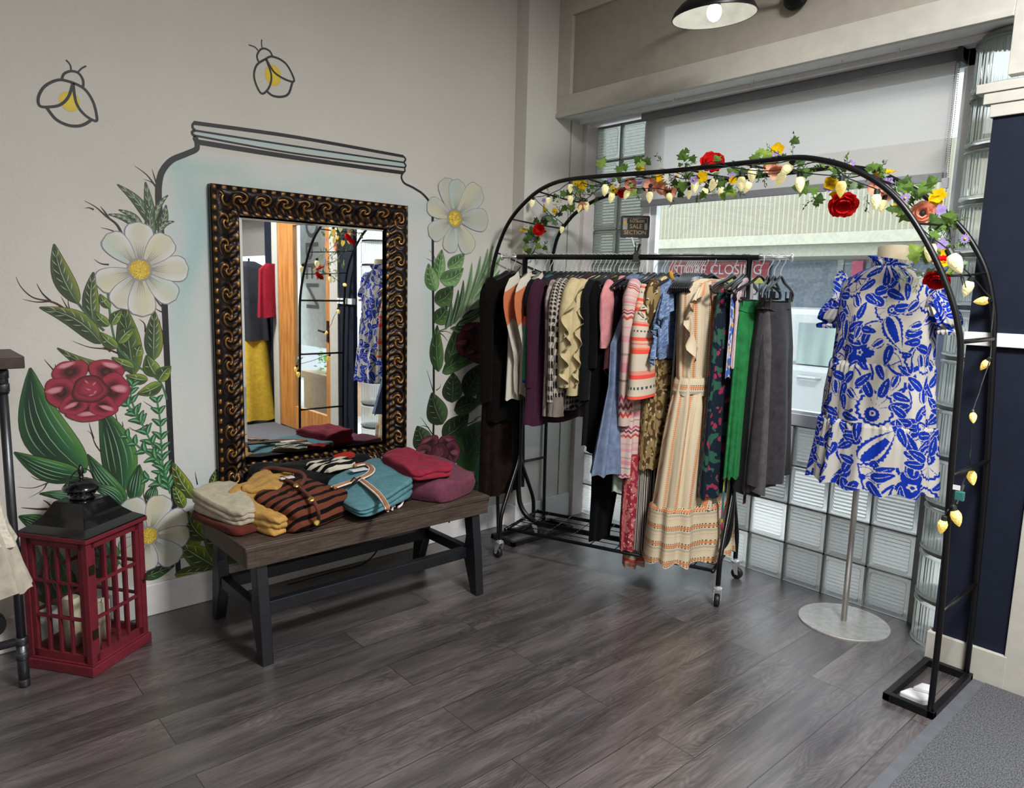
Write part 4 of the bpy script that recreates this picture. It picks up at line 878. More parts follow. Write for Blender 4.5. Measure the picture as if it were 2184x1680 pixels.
# black pieces around the middle
folded('folded_sweater', [(-2.20, -.30), (-1.62, -.34), (-1.56, -.075), (-2.20, -.075)], BZ+.001, .135, f_black, 3, 11, .006, hs=(.85, .6, .95, 1.15), label='black folded sweater behind the striped cardigan against the mirror')
o = folded('folded_sweater', [(-2.0, -.52), (-1.86, -.64), (-1.46, -.50), (-1.58, -.30)], BZ+.001, .058, f_black, 2, 12, .003, label='black folded sweater with white lettering under the teal one')
b = MB(); y_ = -.612
for pts in ([(-1.80, -.652, .478), (-1.80, -.648, .508)], [(-1.775, -.646, .478), (-1.765, -.640, .512), (-1.75, -.630, .505), (-1.755, -.633, .486)], [(-1.735, -.632, .480), (-1.71, -.62, .484), (-1.695, -.612, .50), (-1.70, -.612, .518), (-1.72, -.618, .515)]):
    b.tube(pts, .0055, 6)
b.build('white_lettering', f_white, o)
bw = bands('black_cream_stripe_rib', [(0, 'cfcab8'), (.5, '0e0e10')], .045, 'u')
folded('striped_sleeve', [(-1.97, -.20), (-1.90, -.31), (-1.72, -.27), (-1.78, -.14)], BZ+.112, .040, bw, 1, 14, .004, parent=bpy.data.objects['folded_sweater.003'])
folded('red_garment_corner', [(-1.80, -.15), (-1.74, -.20), (-1.66, -.13), (-1.73, -.10)], BZ+.13, .025, fabric('red_knit', 'a8281f'), 1, 15, .003, parent=bpy.data.objects['folded_sweater.003'])
# teal sweater
o = folded('folded_sweater', [tuple(at(x, y, 'z', z))[:2] for x, y, z in ((684, 1032, .56), (772, 1112, .50), (892, 1040, .54), (804, 976, .60))], BZ+.030, .098, f_teal, 3, 16, .003, hs=(.85, .45, .95, 1.12), label='teal folded sweater with tan and white collar trim', droop=.02)
def onto(pts, z, dz): return [(x, y, tz(x, y)+dz) for x, y in pts]
zt_ = BZ+.058+.072
def T_z(x, y, dz=0):
    z = .56
    for _ in range(4):
        p = at(x, y, 'z', z); q = max(0, min(1, (p.y+.76)/.50)); z = BZ+.030+.10*(.62+.42*q)+.004+dz
    return at(x, y, 'z', z)
c1 = smooth_path([T_z(*q, .006) for q in ((712, 1040), (735, 1032), (765, 1022), (788, 1010), (792, 998), (778, 990), (755, 994))], 6); b = MB(); b.tube(c1, .010, 8); b.build('collar', f_tan, o, smooth=True)
b = MB()
for dx, dy in ((.008, -.012), (-.006, .012)): b.tube([(p.x+dx, p.y+dy, p.z+.002) for p in c1], .0035, 6)
b.build('collar_piping', f_white, o, smooth=True)
pl_ = smooth_path([T_z(*q, .004) for q in ((772, 1026), (790, 1040), (808, 1056), (820, 1072), (826, 1084))], 5); b = MB(); b.tube(pl_, .012, 8); b.build('placket', f_tan, o, smooth=True)
b = MB(); b.tube([(p.x-.013, p.y-.008, p.z+.004) for p in pl_], .0035, 6); b.tube([(p.x+.013, p.y+.008, p.z+.004) for p in pl_], .0035, 6); b.build('placket_piping', f_white, o)
p = T_z(765, 1002, .008); b = MB(); b.box((p.x-.04, p.y-.02, p.z), (p.x+.04, p.y+.02, p.z+.003)); b.build('label_tag', f_tag, o)
b = MB(); b.tube([T_z(748, 1026, .014), T_z(755, 1018, .02), T_z(762, 1024, .014), T_z(752, 1030, .018), T_z(768, 1018, .016)], .004, 6); b.build('drawstring', m_blk, o)
# plum and crimson
o = folded('folded_jacket', [(-1.66, -.48), (-1.54, -.705), (-1.262, -.62), (-1.27, -.22)], BZ+.001, .112, f_plum, 1, 18, .006, hs=(.95, .8, .8, 1.1), label='plum quilted folded jacket at the right end of the bench', round_=.3)
folded('folded_sweatshirt', [tuple(at(x, y, 'z', z))[:2] for x, y, z in ((806, 980, .61), (884, 1020, .60), (976, 1002, .61), (880, 958, .64))], BZ+.110, .064, f_crim, 2, 19, .006, hs=(1, .75, .6, 1.2), label='crimson folded sweatshirt lying on the plum jacket')

# ================================================================ red lantern
m_red = plain('red_painted_wood', '6e1c2b', .6, bump=.25, bs=80, var=.1); m_roof = plain('black_enamel', '0d0e12', .18, .2, bump=.05, Coat_Weight=.6); m_brass = plain('dark_brass_hinge', '4a4034', .4, .8)
m_wax = N('ivory_wax'); m_wax.set(rgba('d9d0b8'), .5); m_wax.b.inputs['Subsurface Weight'].default_value = .0; m_wax = m_wax.m
LX, LY = -2.863, -.216; la = math.atan2(.175, .245); LH = .15
ln = thing('lantern', (LX, LY, 0), 'tall red wooden lantern with black metal roof and candles inside', 'lantern')
def lp(x, y, z): return Vector((LX+x*math.cos(la)-y*math.sin(la), LY+x*math.sin(la)+y*math.cos(la), z))
def lbox(b, x0, y0, z0, x1, y1, z1):
    v = [lp(x, y, z) for z in (z0, z1) for x, y in ((x0, y0), (x1, y0), (x1, y1), (x0, y1))]
    b.add(v, [(0, 3, 2, 1), (4, 5, 6, 7), (0, 1, 5, 4), (1, 2, 6, 5), (2, 3, 7, 6), (3, 0, 4, 7)])
W_ = .130; ZB, ZT = .045, .505
b = MB(); lbox(b, -.15, -.15, 0, .15, .15, .038); lbox(b, -.143, -.143, .038, .143, .143, .045); b.build('base', m_red, ln, bevel=.004)
b = MB(); lbox(b, -.152, -.152, ZT, .152, .152, ZT+.016); b.build('eave_board', m_red, ln, bevel=.002)
for sx in (-1, 1):
    for sy in (-1, 1):
        b = MB(); lbox(b, sx*W_-.012, sy*W_-.012, ZB, sx*W_+.012, sy*W_+.012, ZT); b.build('corner_post', m_red, ln, bevel=.002)
def grille(name, f):
    """4 x 3 lattice; f maps (u, t) -> local xy box"""
    b = MB(); a0, a1 = -W_+.012, W_-.012
    def bx(u0, u1, z0, z1, th=.007): f(b, u0, u1, z0, z1, th)
    bx(a0, a0+.018, ZB, ZT); bx(a1-.018, a1, ZB, ZT); bx(a0, a1, ZB, ZB+.028); bx(a0, a1, ZT-.028, ZT)
    for k in (1, 2, 3): u = a0+.018+(a1-a0-.036)*k/4; bx(u-.005, u+.005, ZB+.02, ZT-.02, .005)
    for k in (1, 2): z = ZB+.028+(ZT-ZB-.056)*k/3; bx(a0+.01, a1-.01, z-.005, z+.005, .0055)
    return b.build(name, m_red, ln)
dr_ = grille('door', lambda b, u0, u1, z0, z1, th: lbox(b, u0, -W_-th, z0, u1, -W_+th, z1))
grille('side_lattice', lambda b, u0, u1, z0, z1, th: lbox(b, -W_-th, u0, z0, -W_+th, u1, z1))
grille('side_lattice', lambda b, u0, u1, z0, z1, th: lbox(b, W_-th, u0, z0, W_+th, u1, z1))
grille('side_lattice', lambda b, u0, u1, z0, z1, th: lbox(b, u0, W_-th, z0, u1, W_+th, z1))
b = MB()
for z in (.14, .385): lbox(b, -W_-.006, -W_-.0155, z, -W_+.018, -W_-.0115, z+.034)
b.build('hinge', m_brass, dr_)
b = MB(); b.tube([lp(W_-.008, -W_-.012, .265), lp(W_-.008, -W_-.028, .268), lp(W_-.002, -W_-.030, .285), lp(W_+.006, -W_-.018, .288)], .003, 8); b.build('latch_hook', m_brass, dr_)
m_lgl = pane_mat('lantern_glass', (.93, .95, .94), .05)
b = MB(); 
for (x0, y0, x1, y1) in ((-W_+.01, -W_, W_-.01, -W_), (W_, -W_+.01, W_, W_-.01), (W_-.01, W_, -W_+.01, W_), (-W_, W_-.01, -W_, -W_+.01)):
    b.add([lp(x0, y0, ZB+.02), lp(x1, y1, ZB+.02), lp(x1, y1, ZT-.02), lp(x0, y0, ZT-.02)], [(0, 1, 2, 3)])
b.build('glass_panes', m_lgl, ln)
# roof: concave square pyramid
prof = [(.150, .521), (.149, .525), (.118, .545), (.096, .568), (.088, .578), (.066, .618), (.062, .622), (.0, .624)]
b = MB(); vs_, fs = [], []
for r, z in prof:
    for sx, sy in ((-1, -1), (1, -1), (1, 1), (-1, 1)): vs_.append(lp(sx*r, sy*r, z))
for i in range(len(prof)-1):
    for j in range(4): fs.append((4*i+j, 4*i+(j+1) % 4, 4*i+4+(j+1) % 4, 4*i+4+j))
b.add(vs_, fs); b.build('roof', m_roof, ln, bevel=.002)
vt = MB().lathe([(.042, .622), (.045, .630), (.042, .634), (.041, .655), (.045, .66)], (LX, LY, 0), 20)
for k in range(14):
    a = 2*PI*k/14; vt.ball((LX+.043*math.cos(a), LY+.043*math.sin(a), .645), .006, 6)
vt.lathe([(.066, .658), (.064, .666), (.050, .684), (.026, .696), (.010, .696), (.008, .715), (.012, .722), (.011, .73), (.004, .748), (.0005, .752)], (LX, LY, 0), 24)
vt.build('chimney_cap', m_roof, ln, smooth=True)
b = MB(); b.tube([lp(.060*math.cos(a), .0, .672+.062*math.sin(a)) for a in np.linspace(0, PI, 16)], .0022, 6); b.build('carry_ring', m_roof, ln)
for (x, y, r, h, lab) in ((-.05, -.055, .030, .10, 'short ivory pillar candle at the front of the lantern'), (-.03, .05, .030, .19, 'tall ivory pillar candle at the back of the lantern'), (.05, -.01, .030, .15, 'medium ivory pillar candle at the right in the lantern')):
    p = lp(x, y, .046); c = thing('pillar_candle', p, lab, 'candle', 'candles in the red lantern')
    MB().lathe([(.002, 0), (r, 0), (r, h-.004), (r-.004, h), (r-.014, h-.008), (.002, h-.012)], (0, 0, 0), 24).build('wax', m_wax, c, smooth=True, local=True)
    MB().tube([(0, 0, h-.012), (.002, 0, h+.004)], .0015, 6).build('wick', m_blk, c, local=True)

# ================================================================ pipe rack at the far left
m_pipe = plain('grey_steel_pipe', '55565c', .35, .85, bump=.05)
pr = thing('pipe_clothes_rack', (-3.09, -.33, 0), 'grey steel pipe clothes rack with dark wooden shelf at the left edge', 'clothes rack')
MB().tube([(-3.095, -.328, .03), (-3.095, -.328, 1.12)], .0145, 16).build('pole', m_pipe, pr, smooth=True)
for z, r in ((.0, .018), (.10, .021), (.155, .0205), (1.055, .0205), (1.10, .0205)): MB().lathe([(.016, z), (r-.002, z+.001), (r, z+.003), (r, z+.028), (r-.002, z+.030), (.016, z+.031)], (-3.095, -.328, 0), 18).build('pipe_collar', m_pipe, pr, smooth=True)
MB().lathe([(.0175, 0.0), (.0175, .17)], (-3.095, -.328, 0), 16).build('pipe_foot', m_pipe, pr, smooth=True); MB().lathe([(.018, 1.05), (.018, 1.145)], (-3.095, -.328, 0), 16).build('pipe_coupling', m_pipe, pr, smooth=True)
b = MB(); b.tube([(-3.095, -.328, 1.09), (-3.9, -.328, 1.09)], .0145, 12); b.tube([(-3.9, -.328, .03), (-3.9, -.328, 1.12)], .0145, 12); b.tube([(-3.095, -.328, .17), (-3.9, -.328, .17)], .0145, 12); b.build('pipe_rails', m_pipe, pr, smooth=True)
MB().box((-3.95, -.46, 1.145), (-3.045, -.16, 1.185)).build('shelf', plain('dark_stained_board', '3d302b', .5, bump=.3, bs=40, var=.15), pr, bevel=.003)
MB().lathe([(.03, -.02), (.045, -.02), (.047, -.015), (.047, .015), (.045, .02), (.03, .02)], (-3.16, -.10, .16), 20, (0, 1, 0)).build('wheel', m_blk, pr)
lace = N('cream_lace'); nz = lace.n('TexVoronoi'); lace.l(lace.uv(), nz.inputs['Vector']); nz.inputs['Scale'].default_value = 60; lace.set(lace.ramp(nz.outputs[0], [(.05, rgba('b5ab98')), (.3, rgba('d6cfc0'))]), .9); lace.bump(nz.outputs[0], .8, .004); lace = lace.m
# ================================================================ flower arch
m_bmet = plain('black_powder_coat', '0d0e12', .38, .3, bump=.03)
XA, XB = -.742, -.342
arch = thing('garden_arch', (-.54, -1.33, 0), 'black metal arch wound with artificial flowers and bulbs over the clothes rack', 'arch')
front = [(-.165, .02), (-.13, .5), (-.085, 1.0), (-.05, 1.35), (-.045, 1.485), (-.075, 1.62), (-.145, 1.755), (-.22, 1.84), (-.312, 1.905), (-.41, 1.955), (-.522, 1.985), (-.65, 1.995), (-.9, 1.988), (-1.2, 1.975), (-1.42, 1.97), (-1.635, 1.968), (-1.80, 1.966), (-1.896, 1.952), (-2.012, 1.915), (-2.115, 1.86), (-2.19, 1.80), (-2.259, 1.72), (-2.336, 1.60), (-2.398, 1.475), (-2.435, 1.37), (-2.455, 1.25), (-2.466, .887), (-2.485, .4), (-2.488, .02)]
rear = [(-.135, .02), (-.128, .34), (-.125, .9), (-.122, 1.3), (-.124, 1.5), (-.13, 1.62), (-.172, 1.76), (-.262, 1.855), (-.335, 1.90), (-.45, 1.945), (-.6, 1.97), (-.9, 1.98), (-1.25, 1.982), (-1.604, 1.982), (-1.75, 1.984), (-1.84, 1.98), (-1.944, 1.955), (-2.02, 1.92), (-2.13, 1.855), (-2.219, 1.782), (-2.288, 1.715), (-2.343, 1.64), (-2.39, 1.548), (-2.422, 1.433), (-2.437, 1.314), (-2.466, .83), (-2.479, .34), (-2.482, .02)]
FR = smooth_path([(XA, y, z) for y, z in front], 5); RR = smooth_path([(XB, y, z) for y, z in rear], 5)
MB().tube(FR, .0105, 10).build('front_hoop', m_bmet, arch, smooth=True)
MB().tube(RR, .0105, 10).build('rear_hoop', m_bmet, arch, smooth=True)
for lab, y0, y1 in (('l', -.165, -.335), ('r', -2.345, -2.492)):
    b = MB(); x0, x1 = (-.79, -.30) if lab == 'l' else (-.752, -.336); h = .028; w_ = .024
    for y in (y0, y1): b.box((x0, y-w_/2, 0.002), (x1, y+w_/2, h))
    for x in (x0+w_/2, x1-w_/2): b.box((x-w_/2, min(y0, y1)-w_/2, 0.002), (x+w_/2, max(y0, y1)+w_/2, h+.001))
    b.build('base_frame', m_bmet, arch, bevel=.002)
def hoop_pt(P, f):
    i = f*(len(P)-1); i0 = min(int(i), len(P)-2); return P[i0].lerp(P[i0+1], i-i0)
def on_hoop(P, side, z):
    c = [p for p in P if ((p.y < -1.3) == (side == 'r'))]; return min(c, key=lambda p: abs(p.z-z))
for side, z in (('r', 1.31), ('r', .86), ('r', .385), ('l', 1.31), ('l', .86), ('l', .42)):
    a, c = on_hoop(FR, side, z).copy(), on_hoop(RR, side, z).copy(); a.z = c.z = z; MB().tube([a, c], .008, 8).build('rung', m_bmet, arch, smooth=True)
def at_y(P, y, lo=1.75):
    c = [p for p in P if p.z > lo]; return min(c, key=lambda p: abs(p.y-y)).copy()
for y, lo in ((-.09, 1.5), (-.20, 1.7), (-.40, 1.8), (-.72, 1.8), (-1.02, 1.8), (-1.33, 1.8), (-1.60, 1.8), (-1.85, 1.8), (-2.10, 1.7), (-2.27, 1.5), (-2.38, 1.4)):
    a, c = at_y(FR, y, lo), at_y(RR, y-.01, lo); MB().tube([a, (a+c)/2+Vector((0, 0, -.004)), c], .0045, 6).build('cross_wire', m_bmet, arch, smooth=True)
# garland
m_wire = plain('dark_green_wire', '18211c', .5)
m_leaf = [plain('leaf_dark', '3c5230', .6, var=.15), plain('leaf_mid', '587539', .6, var=.15), plain('leaf_lime', '86a046', .6, var=.12), plain('leaf_grey', '7e9776', .6, var=.1)]
def petal_mat(name, c, c2):
    g = N(name); g.t.nodes.remove(g.b); d = g.n('BsdfDiffuse'); t = g.n('BsdfTranslucent'); nz = g.noise(g.obj(), 60, 3); cc = g.ramp(nz, [(.3, rgba(c)), (.7, rgba(c2))])
    g.l(cc, d.inputs[0]); g.l(cc, t.inputs[0]); x = g.n('MixShader'); x.inputs[0].default_value = .4; g.l(d.outputs[0], x.inputs[1]); g.l(t.outputs[0], x.inputs[2]); g.l(x.outputs[0], g.out.inputs[0]); return g.m
m_leaf = [petal_mat('silk_leaf_dark', '3f5530', '52703c'), petal_mat('silk_leaf_mid', '57773a', '6c8c46'), petal_mat('silk_leaf_lime', '88a34a', '9cb65c'), petal_mat('silk_leaf_grey', '7b9472', '93a98a')]
m_redp = petal_mat('red_silk', 'c8141e', 'e8302e'); m_yel = petal_mat('yellow_silk', 'd8a90c', 'efcc22'); m_pch = petal_mat('peach_silk', 'eaa588', 'f7c2a8'); m_lil = petal_mat('lilac_silk', '9a85c4', 'b8a6dc'); m_wht = petal_mat('white_silk', 'd9d9d6', 'efefe8')
ga = thing('flower_garland', (-.54, -1.33, 1.5), 'garland of silk poppies, pansies, daisies and ivy wound along the top of the black arch', 'garland')
rg = random.Random(11)
def frame_at(p, nrm, spin):
    n_ = Vector(nrm).normalized(); a = n_.orthogonal().normalized(); b = n_.cross(a); c, s = math.cos(spin), math.sin(spin); return a*c+b*s, b*c-a*s, n_
def flower(p, r, mat, nrm, kind, label=None, cmat=None):
    a, b_, n_ = frame_at(p, nrm, rg.uniform(0, 6.28)); p = Vector(p); m = MB()
    npet, lay, cup, wdt = {'poppy': (5, 3, .55, .72), 'pansy': (5, 1, .2, .55), 'bell': (6, 1, .9, .5), 'small': (5, 1, .1, .45), 'daisy': (12, 1, .0, .16)}[kind]
    for L in range(lay):
        for k in range(npet):
            an = 2*PI*(k+L*.5)/npet; d = a*math.cos(an)+b_*math.sin(an); q = a*-math.sin(an)+b_*math.cos(an); rr = r*(1-L*.18); cu = cup+L*.35; rows = []
            for i in range(6):
                f = i/5; row = []
                for j in range(6):
                    g_ = (j/5-.5)*2; wv = wdt*rr*math.sin(PI*(.12+.72*f)); up_ = rr*(cu*f*f*.8+.06*math.sin(j*2.4+k+i)*f)
                    row.append(p+d*(rr*f*(1-.12*g_*g_)*math.cos(min(1.2, cu*.6*f)))+q*(wv*g_)+n_*up_)
                rows.append(row)
            m.grid(rows)
    o = m.build('flower', mat, ga, smooth=True)
    if label: o['label'] = label
    if cmat: MB().ball(p+n_*r*.12, r*.24, 8).build('flower_centre', cmat, o, smooth=True)
    return o
def ivy(p, s_, nrm, mat, spin=None):
    a, b_, n_ = frame_at(p, nrm, rg.uniform(0, 6.28) if spin is None else spin); p = Vector(p)
    out = [(0, 0), (.25, -.10), (.55, -.05), (.42, .22), (.75, .45), (.40, .52), (.30, .80), (0, 1.15), (-.30, .80), (-.40, .52), (-.75, .45), (-.42, .22), (-.55, -.05), (-.25, -.10)]
    m = MB(); v = [p+b_*(.35*s_)+n_*(.08*s_)]+[p+a*(x*s_)+b_*(y*s_)-n_*(.18*s_*abs(x)) for x, y in out]; m.add(v, [(0, 1+i, 1+(i+1) % len(out)) for i in range(len(out))]); return m.build('ivy_leaf', mat, ga)
def spray(p, dirv, L, mat, n=7, sz=.012):
    m = MB(); p = Vector(p); d = Vector(dirv).normalized(); pts = [p+d*(L*i/6)+Vector((rg.uniform(-.004, .004),)*3) for i in range(7)]; m.tube(pts, .0012, 4)
    for k in range(n):
        q = p+d*(L*(k+1.2)/n); a = Vector((rg.uniform(-1, 1), rg.uniform(-1, 1), rg.uniform(-1, 1))); a = (a-d*a.dot(d)).normalized(); e = q+a*sz*1.6+d*sz; w_ = a.cross(d)*sz*.4
        m.add([q, q+a*sz*.8+w_, e, q+a*sz*.8-w_], [(0, 1, 2, 3)])
    return m.build('leaf_spray', mat, ga)
# vine twines along the middle of the arch
ctr = []
for i in range(90):
    f = i/89; a = hoop_pt(FR, .145+.66*f); c = hoop_pt(RR, .17+.66*f); k = .35+.3*math.sin(f*9)+.12*math.sin(f*31); p = a.lerp(c, k); p.z += -.015+.02*math.sin(f*60); ctr.append(p)
MB().tube(ctr, .0022, 5).build('vine', m_wire, ga)
MB().tube([p+Vector((.012*math.sin(i*1.3), .01*math.cos(i*1.1), .016*math.sin(i*.9+1))) for i, p in enumerate(ctr)], .0018, 5).build('vine', m_wire, ga)
b = MB()
for i in range(3, 87, 2):
    p = ctr[i]
    for s_ in (0, 1): 
        q = p+Vector((rg.uniform(-.05, .05), rg.uniform(-.03, .03), rg.uniform(-.03, .03))); b.tube([p, (p+q)/2+Vector((0, 0, .012)), q], .0012, 4)
b.build('wire_tendrils', m_wire, ga)['kind'] = 'stuff'
CV = Vector((-.8, -.6, -.05))
def gp(px, py, x=-.55):
    p = at(px, py, 'x', x); p.y = min(p.y, -.165); return p
m_eye = plain('dark_flower_centre', '151a14', .8); m_yc = plain('yellow_flower_centre', 'c9a21c', .8)
for (px, py, r, mt, kind, nr, lab, cm, x) in (
    (1518, 352, .052, m_redp, 'poppy', (-.6, -.5, .5), 'large red poppy on top of the arch', None, -.60), (1798, 430, .054, m_redp, 'poppy', (-.75, -.45, -.75), 'red poppy hanging upside down over the mannequin', None, -.55),
    (1150, 490, .033, m_redp, 'poppy', CV, 'red poppy on the left leg of the arch', None, -.60), (1330, 408, .030, m_redp, 'poppy', (-.4, -.3, -.6), None, None, -.6), (2000, 590, .042, m_redp, 'poppy', (-.5, -.1, -.6), 'red poppy beside the collar of the blue dress', m_eye, -.62), (2010, 562, .032, m_redp, 'poppy', (-.3, -.1, .8), None, m_eye, -.62),
    (1345, 393, .034, m_pch, 'bell', CV, None, m_eye, -.62), (1388, 396, .036, m_pch, 'bell', CV, None, m_eye, -.62), (1408, 400, .036, m_pch, 'bell', (-.5, -.8, -.1), None, None, -.60), (1428, 410, .034, m_pch, 'bell', CV, None, m_eye, -.60), (1245, 432, .034, m_pch, 'bell', (-.3, -.2, -1), None, None, -.6), (1655, 360, .036, m_pch, 'bell', (-.5, -.4, -.6), None, None, -.58), (1640, 356, .030, m_pch, 'bell', CV, None, None, -.55),
    (1865, 402, .034, m_pch, 'bell', CV, None, None, -.5), (1885, 412, .030, m_pch, 'bell', (-.2, -.5, -.6), None, None, -.5), (1968, 455, .040, m_pch, 'poppy', (-.9, -.3, .1), 'peach poppy with a dark centre at the right bend', m_eye, -.52), (1118, 548, .022, m_pch, 'bell', CV, None, None, -.6), (1122, 556, .018, m_pch, 'bell', (0, 0, -1), None, None, -.6),
    (1243, 394, .024, m_yel, 'pansy', CV, None, None, -.62), (1161, 444, .022, m_yel, 'pansy', (-.6, .4, 0), None, None, -.6), (1117, 491, .024, m_yel, 'pansy', (-.3, -.2, .8), None, None, -.62), (1312, 402, .024, m_yel, 'pansy', CV, None, None, -.62), (1365, 360, .022, m_yel, 'pansy', (-.5, -.4, .6), None, None, -.55), (1410, 380, .024, m_yel, 'pansy', CV, None, None, -.6), (1497, 377, .024, m_yel, 'pansy', CV, None, None, -.66), (1658, 318, .025, m_yel, 'pansy', CV, None, None, -.55), (1648, 330, .020, m_yel, 'pansy', CV, None, None, -.55),
    (1563, 384, .016, m_yel, 'pansy', CV, None, None, -.6), (1772, 390, .026, m_yel, 'pansy', CV, None, m_yc, -.55), (1785, 412, .026, m_yel, 'pansy', (-.3, -.2, -.7), None, None, -.56), (1893, 367, .026, m_yel, 'pansy', (-.3, -.2, .9), None, None, -.5), (1868, 378, .020, m_yel, 'pansy', CV, None, None, -.5), (2000, 418, .028, m_yel, 'pansy', (-.9, -.1, .4), None, None, -.5), (1994, 430, .024, m_yel, 'pansy', (-.7, -.5, -.3), None, None, -.5), (2005, 563, .022, m_yel, 'pansy', (-.4, -.3, .7), None, None, -.66), (2016, 540, .016, m_yel, 'pansy', CV, None, None, -.6),
    (1300, 382, .014, m_lil, 'small', CV, None, None, -.62), (1364, 388, .014, m_lil, 'small', CV, None, None, -.62), (1137, 508, .015, m_lil, 'small', (-.3, -.3, -.8), None, None, -.62), (1462, 358, .018, m_lil, 'small', (-.3, -.3, .8), None, None, -.58), (1562, 374, .015, m_lil, 'small', CV, None, None, -.6), (1766, 400, .016, m_lil, 'small', CV, None, None, -.55), (1895, 388, .018, m_lil, 'small', CV, None, None, -.5), (2006, 448, .021, m_lil, 'small', CV, None, None, -.5), (2008, 520, .020, m_lil, 'small', CV, None, None, -.58), (1236, 400, .012, m_lil, 'small', CV, None, None, -.6), (1160, 427, .012, m_lil, 'small', CV, None, None, -.6), (1662, 330, .014, m_lil, 'small', CV, None, None, -.54),
    (1190, 429, .022, m_wht, 'daisy', CV, None, m_yc, -.6), (1276, 415, .022, m_wht, 'daisy', (-.3, -.2, -.8), None, None, -.6), (1425, 378, .026, m_wht, 'daisy', CV, None, None, -.66), (1444, 375, .024, m_wht, 'daisy', CV, None, m_yc, -.66), (1430, 390, .024, m_wht, 'daisy', CV, None, None, -.66), (1325, 405, .022, m_wht, 'daisy', (-.4, -.2, -.9), None, None, -.62), (1502, 393, .018, m_wht, 'daisy', CV, None, None, -.6), (1133, 468, .016, m_wht, 'daisy', CV, None, m_yc, -.6)):
    flower(gp(px, py, x), r*1.12, mt, nr, kind, lab, cm)
for px, py, s_, mi_ in ((1278, 355, .042, 2), (1196, 412, .04, 1), (1190, 420, .03, 0), (1370, 345, .045, 0), (1360, 350, .035, 2), (1376, 340, .035, 0), (1322, 355, .035, 1), (1454, 340, .045, 1), (1475, 333, .035, 0), (1610, 333, .042, 1), (1628, 330, .038, 2), (1690, 296, .03, 0), (1450, 395, .055, 1), (1440, 405, .04, 0), (1420, 372, .03, 1), (1500, 404, .035, 1), (1545, 395, .045, 1), (1555, 402, .04, 2), (1572, 375, .04, 1), (1592, 370, .035, 0), (1714, 370, .035, 0), (1722, 400, .05, 1), (1726, 362, .03, 1), (1745, 432, .035, 0), (1930, 380, .03, 0), (1938, 400, .045, 1), (1980, 392, .048, 1), (1925, 388, .03, 0), (1925, 450, .045, 1), (1910, 445, .03, 0), (2004, 465, .055, 0), (2035, 468, .04, 1), (1995, 470, .03, 0), (2000, 498, .03, 1), (1960, 545, .05, 2), (1980, 540, .035, 1), (1975, 580, .035, 3), (1850, 365, .03, 0), (1865, 358, .025, 1), (1120, 505, .045, 0), (1130, 515, .04, 1), (1110, 525, .035, 2), (1180, 465, .04, 3), (1160, 468, .035, 0), (1208, 440, .035, 1), (1105, 540, .03, 0), (1145, 475, .03, 0), (1292, 388, .035, 1), (1260, 385, .03, 1), (1315, 380, .03, 0), (1350, 412, .035, 2), (1216, 405, .03, 0), (1395, 375, .03, 0), (1478, 375, .035, 1), (1530, 385, .035, 0), (1640, 345, .03, 2), (1700, 350, .03, 0), (1785, 372, .03, 0), (1800, 396, .03, 1), (1825, 375, .028, 3), (1838, 400, .025, 0), (1875, 350, .025, 1), (1950, 420, .035, 0)):
    for _q in range(2 if s_ > .03 else 1): ivy(gp(px+_q*rg.uniform(-16, 16), py+_q*rg.uniform(-8, 12), rg.uniform(-.64, -.46)), s_*rg.uniform(.9, 1.2)*(1-.25*_q), (-.7+rg.uniform(-.3, .3), -.6+rg.uniform(-.3, .3), rg.uniform(-.4, .5)), m_leaf[mi_], rg.uniform(0, 6.28))
for px, py, d, L, mi_ in ((1690, 330, (0, 0, 1), .08, 0), (1170, 425, (0, .2, 1), .06, 3), (1216, 450, (0, 0, -1), .05, 1), (1434, 415, (0, 0, -1), .05, 1), (1632, 365, (0, 0, -1), .06, 1), (1570, 395, (.1, -.4, -.6), .05, 1), (1760, 362, (0, -.9, .0), .09, 1), (1745, 415, (0, .5, -.4), .07, 1), (1806, 405, (0, .2, 1), .05, 3), (1850, 415, (0, 0, -1), .06, 0), (1910, 385, (0, 0, -1), .05, 3), (2010, 495, (0, -.5, -1), .07, 0), (1985, 480, (0, 0, -1), .05, 0), (1955, 568, (0, .8, -.2), .06, 3), (1945, 585, (0, .9, -.5), .05, 3), (1965, 590, (0, .4, -1), .06, 2), (1270, 420, (0, 0, -1), .04, 2), (1330, 360, (.1, .3, 1), .04, 1), (1290, 352, (0, 0, 1), .04, 1), (1098, 545, (0, .1, -1), .04, 1), (1488, 412, (0, 0, -1), .04, 1), (2025, 478, (0, -.6, .3), .05, 0), (1410, 345, (0, .5, .6), .05, 0), (1525, 400, (0, 0, -1), .03, 1)):
    spray(gp(px, py), d, L, m_leaf[mi_], 9, .010)
for i in range(4, 88):
    p = ctr[i]; q = p+Vector((rg.uniform(-.09, .09), rg.uniform(-.03, .03), rg.uniform(-.05, .05))); q.y = min(q.y, -.17)
    if i % 4: ivy(q, rg.uniform(.016, .030), (-.7+rg.uniform(-.5, .5), -.6+rg.uniform(-.5, .5), rg.uniform(-.5, .8)), rg.choice(m_leaf[:2]+m_leaf), rg.uniform(0, 6.28))
    if i % 2: spray(q, (rg.uniform(-.6, .2), rg.uniform(-.6, .6), rg.uniform(-1, .6)), rg.uniform(.04, .07), rg.choice(m_leaf), 9, .009)
    if i % 9 == 0: flower(q+Vector((-.05, -.03, .01)), .019, rg.choice((m_wht, m_lil, m_yel)), CV, rg.choice(('small', 'daisy', 'small')), None, m_yc)
